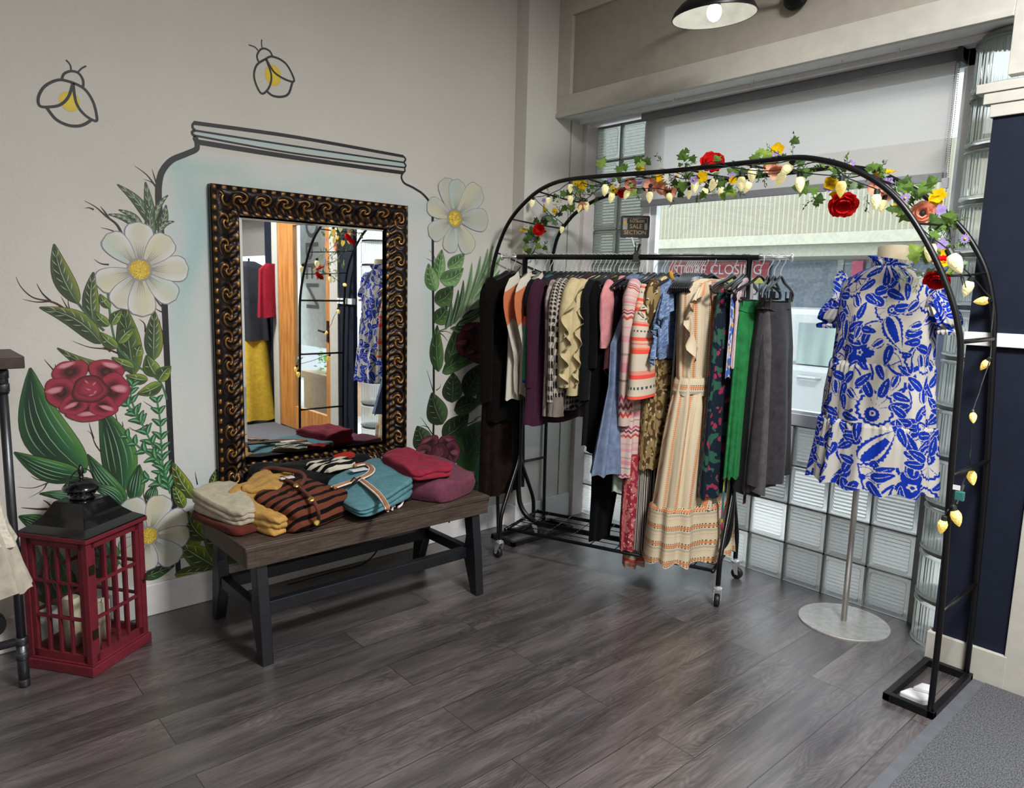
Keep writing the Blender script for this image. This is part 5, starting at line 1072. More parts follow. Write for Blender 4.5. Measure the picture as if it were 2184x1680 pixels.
# string lights
def bulb_mat(name, c, e):
    g = N(name); v = g.n('TexVoronoi'); v.distance = 'CHEBYCHEV'; g.l(g.obj(), v.inputs['Vector']); v.inputs['Scale'].default_value = 150
    g.set(g.ramp(v.outputs[0], [(.1, rgba(c)), (.6, rgba('e9e3bb'))]), .2); g.b.inputs['Emission Color'].default_value = rgba(c); g.b.inputs['Emission Strength'].default_value = e; g.bump(v.outputs[0], .6, .004); return g.m
m_blb = bulb_mat('faceted_bulb_warm', 'efe2a0', .42); m_blb2 = bulb_mat('faceted_bulb_amber', 'e3b72a', .6)
sl = thing('string_lights', (-.54, -1.33, 1.5), 'string of faceted pine-cone light bulbs hung through the arch and down its right leg', 'string lights')
def bulb(p, d, m, s_=1.0):
    s_ *= .95; p = Vector(p); d = Vector(d).normalized()
    o = MB().lathe([(.004*s_, 0), (.0125*s_, .004*s_), (.0175*s_, .016*s_), (.0165*s_, .028*s_), (.011*s_, .043*s_), (.004*s_, .054*s_), (.0008, .057*s_)], p, 14, d).build('bulb', m, sl, smooth=True)
    MB().lathe([(.008*s_, -.016*s_), (.0095*s_, -.014*s_), (.010*s_, .003*s_), (.013*s_, .005*s_)], p, 12, d).build('socket', m_wire, o)
dn = (0, 0, -1); L1 = []
for px, py, x, d, mm, s_ in ((1217, 392, -.62, dn, 0, .9), (1217, 416, -.60, dn, 0, .95), (1170, 420, -.58, (.0, .1, -1), 0, .85), (1137, 425, -.55, (0, .3, -1), 0, .85), (1200, 482, -.40, (0, .3, -1), 0, .8), (1237, 433, -.6, (0, .2, -1), 0, .9), (1250, 430, -.6, (0, -.15, -1), 0, .95), (1292, 392, -.66, (0, .1, -1), 0, 1.1), (1307, 410, -.62, (0, .3, -1), 0, 1.0), (1340, 405, -.62, (0, .5, -1), 0, .9), (1386, 408, -.66, dn, 0, 1.0), (1425, 412, -.62, (0, -.5, -1), 0, .85), (1470, 405, -.5, dn, 0, .8), (1483, 382, -.70, dn, 0, 1.1), (1506, 400, -.6, (0, .4, -1), 0, 1.0), (1526, 380, -.68, (0, .4, -1), 0, 1.05), (1540, 396, -.5, (0, .3, -1), 0, .8), (1582, 376, -.68, dn, 0, 1.1), (1600, 386, -.6, (0, .5, -1), 0, 1.0), (1605, 358, -.68, dn, 0, 1.1), (1688, 348, -.72, (0, .9, -1), 0, 1.15), (1672, 368, -.68, (0, .6, -1), 0, 1.1), (1706, 376, -.70, (0, -.1, -1), 0, 1.15),
                         (1795, 385, -.68, dn, 1, 1.15), (1870, 413, -.62, dn, 0, 1.1), (1886, 425, -.5, (0, .2, -1), 0, .9), (1912, 430, -.52, (0, -.3, -1), 1, 1.0), (1986, 518, -.66, (.0, .0, -1), 0, 1.2), (2028, 542, -.74, (0, -.6, -1), 0, 1.35), (2070, 598, -.50, (0, .25, -1), 0, 1.1), (2110, 640, -.36, (0, 1, -.15), 1, .95), (2108, 768, -.40, (0, .5, -.9), 1, .8), (2075, 880, -.50, (-.5, -.3, -1), 1, .75), (2070, 1003, -.48, (-.2, -.35, -1), 1, 1.0), (2035, 1087, -.76, (0, -.4, -1), 1, 1.05), (2013, 1108, -.76, (0, .1, -1), 1, .95)):
    p = gp(px, py, x); bulb(p, d, m_blb if mm == 0 else m_blb2, s_); L1.append(p-Vector(d).normalized()*.014*s_)
L1 = [L1[4]]+[L1[i] for i in (3, 2)]+[L1[i] for i in (0, 1)]+L1[5:]
pth = []
for i in range(len(L1)-1):
    a, c = L1[i], L1[i+1]
    for k in range(6): f = k/6; pth.append(a.lerp(c, f)+Vector((.004*math.sin(k*2+i), 0, -.018*math.sin(PI*f)*min(1, (a-c).length*5)+(.012*math.sin(PI*f)))))
pth.append(L1[-1]); MB().tube(pth, .0022, 5).build('cord', m_wire, sl)
MB().tube([gp(2056, 1034, -.70), gp(2048, 1060, -.74), gp(2040, 1075, -.76)], .003, 6).build('plug_lead', m_wire, sl)
p = gp(2047, 1055, -.74); MB().box((p.x-.008, p.y-.014, p.z-.02), (p.x+.008, p.y+.014, p.z+.012)).build('plug', plain('teal_green_plug', '2f6a66', .4), sl, bevel=.003)
p = gp(2038, 1039, -.745); MB().box((p.x-.001, p.y-.014, p.z-.008), (p.x+.001, p.y+.012, p.z+.008)).build('paper_tag', f_tag, sl)
# adapter lying in the right base
ad = thing('white_sensor', (-.66, -2.44, 0), 'white plastic piece lying inside the right foot of the arch', 'plastic piece')
m_wp = plain('white_plastic', 'd2d4d8', .35)
b = MB(); b.prism([(-.70, -2.37, .003), (-.64, -2.385, .003), (-.615, -2.43, .003), (-.66, -2.47, .003), (-.70, -2.44, .003)], (0, 0, .028)); b.build('housing', m_wp, ad, bevel=.006)
b = MB(); b.prism([(-.655, -2.40, .031), (-.60, -2.41, .031), (-.585, -2.45, .031), (-.635, -2.465, .031)], (0, 0, .015)); b.build('cover', m_wp, ad, bevel=.004)
# mat
g = N('charcoal_ribbed_mat'); o_ = g.obj(); nz = g.noise(g.mapping(o_, scale=(1, 2.5, 1)), 110, 4, .8); g.set(g.ramp(nz, [(.38, rgba('292b30')), (.62, rgba('74767d'))]), .95); g.bump(nz, .8, .006); m_mat = g.m
mt = thing('entrance_mat', (-1.2, -3.3, 0), 'charcoal entrance mat with grey rubber edge at the lower right', 'mat')
MB().box((-1.70, -4.2, .001), (-.335, -2.545, .009)).build('mat_pile', m_mat, mt)
b = MB(); b.box((-1.745, -4.24, .0), (-.33, -2.502, .006)); b.build('rubber_edge', plain('grey_rubber', '55585e', .7), mt, bevel=.002)
# barn lamp
lpn = thing('barn_lamp', (XF, -1.55, 2.75), 'black wall lamp with a white-lined dish shade and lit bulb above the window', 'lamp')
LCX, LCY, LCZ = -.75, -1.432, 2.560; la_ax = Vector((-.10, .02, 1)).normalized()
b = MB(); b.lathe([(.168, 0), (.170, .004), (.160, .026), (.132, .054), (.092, .076), (.05, .092), (.045, .12), (.04, .15)], (LCX, LCY, LCZ), 40, la_ax, cap=False); b.build('shade', m_bmet, lpn, smooth=True)
b = MB(); b.lathe([(.166, .001), (.156, .024), (.129, .051), (.089, .072), (.04, .086)], (LCX, LCY, LCZ), 40, la_ax, cap=False); b.build('shade_lining', plain('white_enamel', 'b4b8b2', .35), lpn, smooth=True)
b = MB(); b.lathe([(.0235, .0), (.024, .045), (.02, .05)], (LCX, LCY, LCZ+.035), 16, la_ax); b.build('bulb_collar', plain('grey_collar', '8a8a86', .5), lpn)
g = N('lit_bulb'); g.set(rgba('ffffff'), .4); g.b.inputs['Emission Color'].default_value = (1, .95, .86, 1); g.b.inputs['Emission Strength'].default_value = 2.5
b = MB(); b.ball(Vector((LCX, LCY, LCZ))+la_ax*.018, .030, 18, sc_=(1, 1, 1.2)); b.build('bulb', g.m, lpn, smooth=True)
b = MB(); p0 = Vector((LCX, LCY, LCZ))+la_ax*.15; b.tube(smooth_path([p0, p0+Vector((.0, -.01, .08)), p0+Vector((.10, -.03, .12)), p0+Vector((.25, -.05, .10)), (XF-.02, -1.55, 2.72)], 8), .0095, 10); b.build('gooseneck', m_bmet, lpn, smooth=True)
MB().lathe([(.055, 0), (.055, .012), (.04, .022)], (XF, -1.55, 2.72), 24, (-1, 0, 0)).build('wall_plate', m_bmet, lpn)
pl_ = bpy.data.lights.new('barn_lamp_light', 'POINT'); pl_.energy = 1.2; pl_.color = (1, .93, .82); pl_.shadow_soft_size = .03; po = bpy.data.objects.new('barn_lamp_light', pl_); COL.objects.link(po); po.location = Vector((LCX, LCY, LCZ))-la_ax*.03
# housings for the added fill panels, out of view
gl_ = N('fill_panel_glow'); gl_.set(rgba('ffffff'), .5); gl_.b.inputs['Emission Color'].default_value = (1, .96, .9, 1); gl_.b.inputs['Emission Strength'].default_value = 3
for k, (x, y) in enumerate(FILL_PANELS):
    c = thing('fill_panel', (x, y, ZC), ('added square fill light panel nearest the left wall', 'added square fill light panel in the middle of the shop ceiling', 'added square fill light panel nearest the entrance door')[k], 'ceiling light', 'added fill panels')
    MB().box((-.32, -.32, -.025), (.32, .32, 0)).build('fill_panel_frame', m_trim, c, local=True); MB().box((-.29, -.29, -.028), (.29, .29, -.025)).build('fill_panel_face', gl_.m, c, local=True)
# ================================================================ rolling clothes rack
RA = Vector((-.763, -.35, 0)); RU = Vector((.3477, -.9376, 0)); RV = Vector((-.9376, -.3477, 0)); BARZ = 1.617; BL = 1.163
def rp(t, s, z): return RA+RU*t+RV*s+Vector((0, 0, z))
rack = thing('rolling_clothes_rack', rp(BL/2, 0, 0), 'black rolling clothes rack on casters crowded with garments', 'clothes rack')
m_tube = plain('black_rack_tube', '0b0b0d', .32, .3, bump=.02); m_chr = plain('chrome', 'e6e8ec', .25, .75, var=.02); m_rub = plain('black_rubber', '101012', .5)
MB().tube([rp(-.045, 0, BARZ), rp(BL+.04, 0, BARZ)], .0135, 16).build('hanging_bar', m_tube, rack, smooth=True)
for t0, t1, z in ((-.045, -.135, BARZ), (BL+.04, BL+.178, BARZ)):
    o = MB().tube([rp(t0, 0, z), rp(t1, 0, z)], .0085, 12).build('extension_rod', m_chr, rack, smooth=True)
    MB().lathe([(.016, 0), (.0185, .003), (.0185, .008), (.010, .011)], rp(t1, 0, z), 20, RU*(1 if t1 > 0 else -1)).build('end_cap', m_chr, o, smooth=True)
for t, sg_ in ((0, 1), (BL, -1)):
    pth = [rp(t, 0, BARZ), rp(t, 0, .9), rp(t, 0, .34), rp(t+sg_*.012, 0, .26), rp(t+sg_*.05, 0, .20), rp(t+sg_*.11, 0, .168), rp(t+sg_*.17, 0, .160), rp(t+sg_*.58, 0, .160)]
    MB().tube([pth[0], pth[1]]+smooth_path(pth[2:], 5), .0145, 14).build('upright', m_tube, rack, smooth=True)
    for s in (-1, 1):
        MB().tube(smooth_path([rp(t, s*.004, .535), rp(t, s*.03, .48), rp(t, s*.165, .285), rp(t, s*.197, .22), rp(t, s*.203, .16), rp(t, s*.203, .105)], 5), .0115, 12).build('side_brace', m_tube, rack, smooth=True)
for s in (-1, 1): MB().tube([rp(.03, s*.185, .165), rp(BL-.03, s*.185, .165)], .009, 10).build('shelf_rail', m_tube, rack, smooth=True)
for t in (.03, BL-.03): MB().tube([rp(t, -.2, .165), rp(t, .2, .165)], .009, 10).build('shelf_end_bar', m_tube, rack, smooth=True)
b = MB()
for s in (-.13, -.065, 0.03, .065, .13): b.tube([rp(.03, s, .176), rp(BL-.03, s, .176)], .0022, 5)
for t in np.linspace(.12, BL-.12, 8): b.tube([rp(t, -.185, .173), rp(t, .185, .173)], .003, 5)
b.build('wire_shelf', m_tube, rack)
for t, aim in ((0, .6), (BL, -.4)):
    for s in (-1, 1):
        c = rp(t, s*.203, 0); e = Vector((math.cos(aim+s), math.sin(aim+s), 0)); q = Vector((-e.y, e.x, 0)); cc = c+e*.014
        o = MB().lathe([(.010, -.0125), (.024, -.0125), (.0285, -.009), (.029, 0), (.0285, .009), (.024, .0125), (.010, .0125)], cc+Vector((0, 0, .029)), 24, q).build('caster_wheel', m_rub, rack, smooth=True)
        b = MB(); b.lathe([(.021, .088), (.021, .094), (.012, .098), (.009, .108)], c, 18)
        for sd in (-1, 1): b.prism([c+q*(sd*.015)+e*-.018+Vector((0, 0, .088)), c+q*(sd*.015)+e*.018+Vector((0, 0, .088)), cc+q*(sd*.015)+e*.010+Vector((0, 0, .024)), cc+q*(sd*.015)-e*.006+Vector((0, 0, .024))], q*(.002*sd))
        b.tube([cc+q*-.018+Vector((0, 0, .029)), cc+q*.018+Vector((0, 0, .029))], .004, 8); b.build('caster_fork', m_chr, o)

# sale sign clipped on the bar
sg2 = thing('sale_sign', rp(.617, 0, BARZ), 'small black framed sale section sign clipped on the rack bar', 'sign')
S0 = rp(.617, 0, 0); nrm = (Vector(CAM)-Vector((S0.x, S0.y, CAM[2]))); nrm.z = 0; nrm.normalize(); nrm = (nrm*.94+Vector((-.34, -.9, 0))*.15).normalized(); hr = Vector((0, 0, 1)).cross(nrm).normalized()
def sp_(x, z, d=0):
    if z > 1.70: x = (x*1.42)-.012; z = 1.752+(z-1.752)*1.42+.012
    return Vector((S0.x, S0.y, 0))+hr*x+nrm*d+Vector((0, 0, z))
zc_ = 1.752; wv, hv_ = .050, .038
b = MB(); out = []; inn = []
for cx, cz, a0 in ((wv-.006, hv_-.006, 0), (-wv+.006, hv_-.006, 90), (-wv+.006, -hv_+.006, 180), (wv-.006, -hv_+.006, 270)):
    for k in range(5):
        a = math.radians(a0+22.5*k); out.append(sp_(cx+.006*math.cos(a), zc_+cz+.006*math.sin(a), -.003))
b.prism(out, nrm*.006).build('frame', m_blk, sg2, bevel=.001)
b = MB(); b.add([sp_(-wv+.008, zc_-hv_+.008, .0035), sp_(wv-.008, zc_-hv_+.008, .0035), sp_(wv-.008, zc_+hv_-.008, .0035), sp_(-wv+.008, zc_+hv_-.008, .0035)], [(0, 1, 2, 3)]); b.build('panel', plain('grey_sign_panel', '9a9994', .5), sg2)
b = MB()
for x0, x1, z0, z1 in ((-.028, .040, .012, .029), (-.026, .032, -.010, .012), (-.042, .042, -.030, -.010)):
    b.add([sp_(x0, zc_+z0, .0038), sp_(x1, zc_+z0, .0038), sp_(x1, zc_+z1, .0038), sp_(x0, zc_+z1, .0038)], [(0, 1, 2, 3)])
b.build('dark_backing', plain('charcoal_print', '2c2a28', .6), sg2)
m_let = plain('cream_lettering', 'c2a878', .6)
for s_, x, z, sz in (('60%on', .006, .020, .027), ('SALE', .003, .001, .029), ('SECTION', .001, -.020, .0265)): text_obj('lettering', s_, sz, sp_(x, zc_+z, .0045), hr, (0, 0, 1), m_let, sg2, extrude=.0003)
b = MB(); b.lathe([(.0005, 0), (.008, 0), (.008, .0006), (.0005, .0006)], sp_(-.034, zc_+.014, .004), 16, nrm); b.build('firefly_icon', plain('yellow_print', 'd8a83a', .6), sg2)
b = MB(); b.box((S0.x-.02, S0.y-.012, 0), (S0.x-.019, S0.y-.011, .001)); b = MB()
b.prism([sp_(-.016, BARZ-.022, -.018), sp_(.016, BARZ-.022, -.018), sp_(.014, BARZ+.018, -.018), sp_(.007, BARZ+.026, -.018), sp_(-.007, BARZ+.026, -.018), sp_(-.014, BARZ+.018, -.018)], nrm*.036)
b.tube([sp_(.004, BARZ+.02, 0), sp_(.016, BARZ+.065, .004)], [.004, .0065], 8); b.tube([sp_(-.002, BARZ+.02, -.004), sp_(-.008, BARZ+.07, -.004)], .004, 8); b.build('clip', m_blk, sg2)
b = MB(); b.tube([sp_(-.010, BARZ+.05, .0), sp_(-.010, zc_-hv_+.002, .0)], .005, 8); b.bar(sp_(-.03, zc_-hv_-.001, .0), sp_(.012, zc_-hv_-.001, .0), .012, .004); b.build('clear_holder', plain('clear_plastic', 'e3e6ea', .2), sg2)

# hangers ---------------------------------------------------------
m_hook = plain('bright_hook_wire', 'e9ebee', .3, .35, var=.02)
def make_hanger(kind):
    r = thing('clothes_hanger', (0, 0, 0), 'hanger', 'hanger')
    hk = [(0, .0, -.088), (0, .0, -.060), (0, .004, -.045), (0, .017, -.022), (0, .0185, -.004), (0, .013, .011), (0, 0, .0175), (0, -.013, .012), (0, -.0185, -.002)]
    MB().tube(smooth_path(hk, 4), .0021, 6).build('hook', m_hook, r, smooth=True, local=True)
    b = MB()
    if kind == 'top':
        P = smooth_path([(-.205, 0, -.150), (-.15, 0, -.127), (-.06, 0, -.104), (-.02, 0, -.090), (0, 0, -.083), (.02, 0, -.090), (.06, 0, -.104), (.15, 0, -.127), (.205, 0, -.150)], 4)
        b.tube(P, [.006+.006*math.sin(PI*i/(len(P)-1)) for i in range(len(P))], 8); b.tube([(-.20, 0, -.155), (-.17, 0, -.166), (.17, 0, -.166), (.20, 0, -.155)], .0045, 6)
    else:
        P = smooth_path([(-.145, 0, -.195), (-.152, 0, -.165), (-.12, 0, -.140), (-.05, 0, -.112), (-.018, 0, -.090), (0, 0, -.083), (.018, 0, -.090), (.05, 0, -.112), (.12, 0, -.140), (.152, 0, -.165), (.145, 0, -.195)], 4)
        b.tube(P, .0065, 8); b.tube([(-.145, 0, -.195), (.145, 0, -.195)], .005, 8)
    b.build('hanger_body', m_blk, r, smooth=True, local=True)
    if kind != 'top':
        for x in (-.10, .10):
            c = MB(); c.box((x-.012, -.009, -.225), (x+.012, .009, -.180)); c.box((x-.010, -.016, -.185), (x-.004, -.010, -.150)); c.box((x+.004, .010, -.185), (x+.010, .016, -.150)); c.build('clip', m_blk, r, local=True, bevel=.002)
    return r
_hp = {}
def hanger(t, yaw, label, kind='top', dz=0, grp='hangers along the rack bar'):
    if kind not in _hp: _hp[kind] = o = make_hanger(kind)
    else: o = copy_tree(_hp[kind])
    o.location = rp(t, 0, BARZ+dz); o.rotation_euler = (0, 0, math.atan2(RV.y, RV.x)-math.radians(yaw)); tag(o, label, 'hanger', grp); return o

# garments --------------------------------------------------------
def body_mb(rows, nf=7, amp=(.0, .01), K=56, nsub=4, seed=0, hemw=.006, phase=0):
    """hanging tube of cloth: rows (z, x near, x far, depth); folds deepen from shoulder to hem"""
    r_ = random.Random(seed); ph = [r_.uniform(0, 6.28) for _ in range(5)]; zs, A = [], np.array(rows, float); n = len(rows); fine = []
    z0, z1 = rows[0][0], rows[-1][0]; L = z0-z1; M = max(10, int(L/.02))
    P, uv = [], []; zz = -np.interp(np.linspace(0, L, M), z0-A[:, 0], -A[:, 0]) if False else np.linspace(z0, z1, M)
    zz = np.unique(np.concatenate([zz, A[:, 0]]))[::-1]
    for z in zz:
        xn, xf, d = [float(np.interp(-z, -A[:, 0], A[:, k])) for k in (1, 2, 3)]; f = (z0-z)/L; am = amp[0]+(amp[1]-amp[0])*f; row = []
        for j in range(K):
            a = 2*PI*j/K; c, s = math.cos(a), math.sin(a); x = (xn if c > 0 else xf)*math.copysign(abs(c)**.8, c); y = d*math.copysign(abs(s)**.7, s)
            w_ = math.sin(nf*a+ph[0]+.5*math.sin(f*4+ph[1]))+.45*math.sin((nf*2-3)*a+ph[2]); x += am*.5*w_*c*1.2; y += am*w_*(.35+.65*abs(s)); 
            hz = z+(hemw*math.sin(nf*a+ph[3]) if z == z1 else 0)
            row.append((x, y, hz)); uv.append(((j/K)*2*(xn+xf+d)+.0, z))
        P.append(row)
    b = MB(); b.grid(P, uv=uv, closeu=True); return b
def sleeve_mb(path, ws, ds, K=18, wob=.003, seed=0):
    P = smooth_path([Vector(p) for p in path], 4); n = len(P); r_ = random.Random(seed); ph = r_.uniform(0, 6); rows, uv = [], []
    for i, p in enumerate(P):
        f = i/(n-1); w_ = float(np.interp(f, np.linspace(0, 1, len(ws)), ws)); d = float(np.interp(f, np.linspace(0, 1, len(ds)), ds)); t = (P[min(i+1, n-1)]-P[max(0, i-1)]).normalized()
        q = Vector((0, 1, 0)); a = q.cross(t).normalized(); row = []
        for j in range(K):
            an = 2*PI*j/K; wb = 1+wob*30*math.sin(f*25+ph)*(.3 if i > 1 else 0); row.append(p+a*(w_*math.cos(an)*wb)+q*(d*math.sin(an)+wob*math.sin(3*an+f*12)))
            uv.append((an*.05, -f*(P[0]-P[-1]).length))
        rows.append(row)
    b = MB(); b.grid(rows, uv=uv, closeu=True); return b
def ruffle(b, pts, wdt, amp=.012, nw=9, down=(0, 0, -1)):
    P = smooth_path([Vector(p) for p in pts], 8); n = len(P); d = Vector(down); rows = []; uv = []
    for k in range(5):
        f = k/4; row = []
        for i, p in enumerate(P):
            t = (P[min(i+1, n-1)]-P[max(0, i-1)]).normalized(); q = t.cross(d).normalized(); row.append(p+d*(wdt*f)+q*(amp*f*math.sin(nw*2*PI*i/(n-1))+.006)); uv.append((i*.01, -f*wdt))
        rows.append(row)
    b.grid(rows, uv=uv)
def garment(name, t, yaw, label, cat, mat, rows, sleeves=None, smat=None, nf=7, amp=(.001, .008), seed=0, extra=None, hk='top', hlab=None, ruf=None, dz=0, grp=None, K=56):
    hanger(t, yaw, 'black %shanger carrying the %s' % ('clip ' if hk == 'clip' else 'velvet ', hlab or label.split(' hanging')[0].split(' with')[0]), hk, dz)
    o = thing(name, rp(t, 0, BARZ+dz), label, cat, grp); o.rotation_euler = (0, 0, math.atan2(RV.y, RV.x)-math.radians(yaw))
    body_mb(rows, nf, amp, seed=seed, K=K).build('body' if hk == 'top' else 'skirt_panel', mat, o, smooth=True, local=True)
    for k, (pth, ws, ds) in enumerate(sleeves or []): sleeve_mb(pth, ws, ds, seed=seed+k).build('sleeve', smat or mat, o, smooth=True, local=True)
    for pts, wd, am, nw, *dn_ in (ruf or []): b = MB(); ruffle(b, pts, wd, am, nw, *dn_); b.build('ruffle', smat or mat, o, smooth=True, local=True)
    if extra: extra(o)
    return o
def T(L, w=.20, d=.026, fl=1.0, dh=None, nk=.05):
    dh = dh or d
    return [(-.092, nk, nk, .012), (-.104, nk+.03, nk+.03, .018), (-.135, w*.86, w*.86, d*.8), (-.17, w*.98, w*.98, d), (-.30, w*.9, w*.9, d*1.1), (-.45*L-.1, w*(.4+.6*fl)*.93, w*(.4+.6*fl)*.93, (d+dh)/2), (-L, w*fl, w*fl, dh)]
def SL(L=.5, w=.19, wd=.034, d=.022, out=.05, side=(1, -1)):
    return [([(s*(w-.03), 0, -.145), (s*(w+.010), .002, -.20), (s*(w+out*.4), .004, -.34), (s*(w+out*.35), .0, -.145-L)], [wd*.9, wd*1.1, wd, wd*.75], [d, d*1.1, d, d*.8]) for s in side]
def colorblock(name, cols, bu=.11, bv=.16, seed=0.3):
    g = N(name); s = g.n('SeparateXYZ'); g.l(g.uv(), s.inputs[0]); a = g.math('FLOOR', g.math('DIVIDE', s.outputs[0], bu)); b_ = g.math('FLOOR', g.math('DIVIDE', s.outputs[1], bv)); c = g.n('CombineXYZ'); g.l(a, c.inputs[0]); g.l(b_, c.inputs[1]); c.inputs[2].default_value = seed
    wn = g.n('TexWhiteNoise'); g.l(c.outputs[0], wn.inputs[0]); n = len(cols); g.set(g.ramp(wn.outputs[0], [(i/n, rgba(k)) for i, k in enumerate(cols)], 'CONSTANT'), .9); g.bump(g.noise(g.obj(), 500, 2), .3, .002); return g.m
def houndst(name, c0, c1, p=.028):
    g = N(name); s = g.n('SeparateXYZ'); g.l(g.uv(), s.inputs[0]); fu = g.math('FRACT', g.math('DIVIDE', s.outputs[0], p)); fv = g.math('FRACT', g.math('DIVIDE', s.outputs[1], p)); m1 = g.math('GREATER_THAN', fu, .38); m2 = g.math('GREATER_THAN', fv, .45)
    k = g.math('MULTIPLY', m1, m2); st = g.math('GREATER_THAN', g.math('FRACT', g.math('ADD', fu, fv)), .7); g.set(g.mix(g.math('MAXIMUM', k, g.math('MULTIPLY', st, .6)), rgba(c1), rgba(c0)), .95); g.bump(g.noise(g.obj(), 400, 2), .5, .003); return g.m
f_brown = fabric('chocolate_velvet', '1d100c', var=.3, sheen=.05); f_brown2 = fabric('dark_brown_velvet', '0b0606', var=.3, sheen=.05)
f_blk2 = fabric('black_crepe', '040405', var=.2, sheen=.1); f_plumk = fabric('plum_knit', '3b1c2e', weave=500); f_purp = fabric('purple_velvet', '4a1f38', sheen=.05); f_tealk = fabric('deep_teal_knit', '2c5a61')
f_cream = fabric('cream_rib_cardigan', 'bfb088', weave=260, bump=.7, var=.05); f_grn = fabric('kelly_green_crepe', '236f3c', var=.12); f_gry = fabric('charcoal_linen', '504e50', var=.14, weave=600); f_gry2 = fabric('charcoal_linen_dark', '343236', var=.14, weave=600)
f_cham = fabric('blue_chambray', '66748f', var=.14); f_mint = fabric('mint_voile', 'a4b5aa'); f_lace = fabric('pink_lace', 'c9878a', weave=120, bump=1); f_lblue = bands('pale_blue_stripe', [(0, '8fa6cc'), (.5, 'a9bcd8')], .02, 'u'); f_plumd = fabric('plum_black_crepe', '1d1520')
f_cb = colorblock('orange_sage_colourblock', ['c9c3b3', 'c77248', 'cbc6b8', 'cdc8bb', '7b8168', 'cdc8ba', 'c9c3b3'], .13, .17); f_multi = bands('multicolour_block_knit', [(0, '8f2e2b'), (.2, '22407f'), (.45, '2b8a6a'), (.62, 'c6503f'), (.66, '101014')], .9, 'v')
f_plaid = colorblock('grey_cream_plaid', ['a39a92', '8d847d', 'b0a8a0', '7c706b'], .03, .035); f_rplaid = colorblock('rust_plaid', ['6a3a30', '8f6a5c', '54302a', 'a08474'], .03, .04); f_hound = houndst('black_white_houndstooth', '0f0e10', 'b9afa4'); f_bwk = prints('black_white_marled_knit', '1a1719', '8f877e', 'c5bcb0', 60, .55, .8)
f_gold = prints('gold_floral_chiffon', '2a2118', '8a6c2c', 'c79a3a', 45); f_palm = prints('brown_palm_print', '4e3a22', '8f7a52', 'b3a78c', 28, .5, .75); f_must2 = bands('mustard_white_stripe', [(0, 'c08f3c'), (.45, 'd9cfb8')], .028, 'u', noise=.02); f_denim = prints('blue_marled_denim', '54688a', '7388a8', 'a3b3c9', 90, .5, .8)
f_pinkd = bands('pink_chevron_boho', [(0, 'c4aba3'), (.08, 'c9929c'), (.11, 'c6b0a6'), (.26, 'b5483f'), (.31, 'c6b0a6'), (.36, '7c3d48'), (.405, 'c9b0a8'), (.44, 'b8486a'), (.48, 'c6b0a6'), (.58, '8d7a70'), (.60, 'c6b0a6'), (.66, 'c98490'), (.74, 'c9a29f'), (.80, '9c8a80'), (.82, 'c6b0a6'), (.93, 'c9929c')], .23, 'v', zig=.010, zigf=48, zone=(.22, .52))
f_pinkf = prints('red_floral_voile', 'b06a66', '8f2a3a', 'c9b8a4', 35, .48, .8); f_coral = bands('coral_tassel_stripe', [(0, 'c4b7a4'), (.17, 'dd4f42'), (.24, 'e0705f'), (.27, 'cfa893'), (.34, 'c26a55'), (.36, 'cfa893'), (.42, 'dd5545'), (.50, 'c4b7a4'), (.62, 'c4b7a4'), (.80, 'dd4f42'), (.86, 'd08a7a'), (.92, 'c4b7a4')], .20, 'v', dash=60, dashc='33505a', dashstops=[(0, 0), (.64, 1), (.68, 0)])
f_bwstr = bands('black_white_ticking', [(0, '1b1a1d'), (.5, 'b5ada6')], .016, 'u')
f_boho = bands('cream_boho_stripe', [(0, 'c6b79c'), (.22, '1a1716'), (.25, 'c9bb9f'), (.28, 'c4703f'), (.42, 'c9bb9f'), (.45, '1a1716'), (.48, 'c9bb9f'), (.73, 'b0605c'), (.75, 'c9bb9f')], .070, 'u', dash=110, dashc='c9bb9f', dashstops=[(0, 0), (.22, 1), (.25, 0), (.28, .35), (.42, 0), (.45, 1), (.48, 0), (.73, 1), (.75, 0)])
f_bohoh = bands('cream_boho_tiers', [(0, 'c6b79c'), (.14, 'b5716a'), (.16, 'c6b79c'), (.30, 'aca28d'), (.42, 'c6b79c'), (.50, '1a1716'), (.55, 'c9bb9f'), (.57, 'c4703f'), (.70, 'c9bb9f'), (.72, '1a1716'), (.77, 'c9bb9f')], .082, 'v', dash=90, dashc='c6b79c', dashstops=[(0, 0), (.14, 1), (.16, 0), (.50, 1), (.55, 0), (.57, .35), (.70, 0), (.72, 1), (.77, 0)], noise=.004)
f_jungle = prints('dark_tropical_floral', '141f2c', '2b5546', '8f2c4c', 17, .56, .70); f_conf = prints('bright_confetti_print', 'b9b6ba', '3f63b0', 'c8923a', 30, .52, .7)
f_ribbon = prints('painterly_ribbon', '2f6a78', 'b9a84a', 'b83a62', 16, .55, .72)
G_ = garment; _n = 'hanging_'
LS = SL
G_('jumpsuit', -.110, 6, 'long chocolate velvet jumpsuit at the far left end of the rack', 'jumpsuit', f_brown, T(1.30, .17, .05, 1.05, .07), LS(.42, .16, .05, .03, .05), nf=9, amp=(.002, .016), seed=1, hlab='chocolate velvet jumpsuit')
G_('jacket', -.072, 6, 'very dark brown velvet jacket second from the left on the rack', 'jacket', f_brown2, T(.88, .19, .045, 1.0, .05), LS(.62, .20, .05, .03, .07), seed=2, hlab='dark brown velvet jacket')
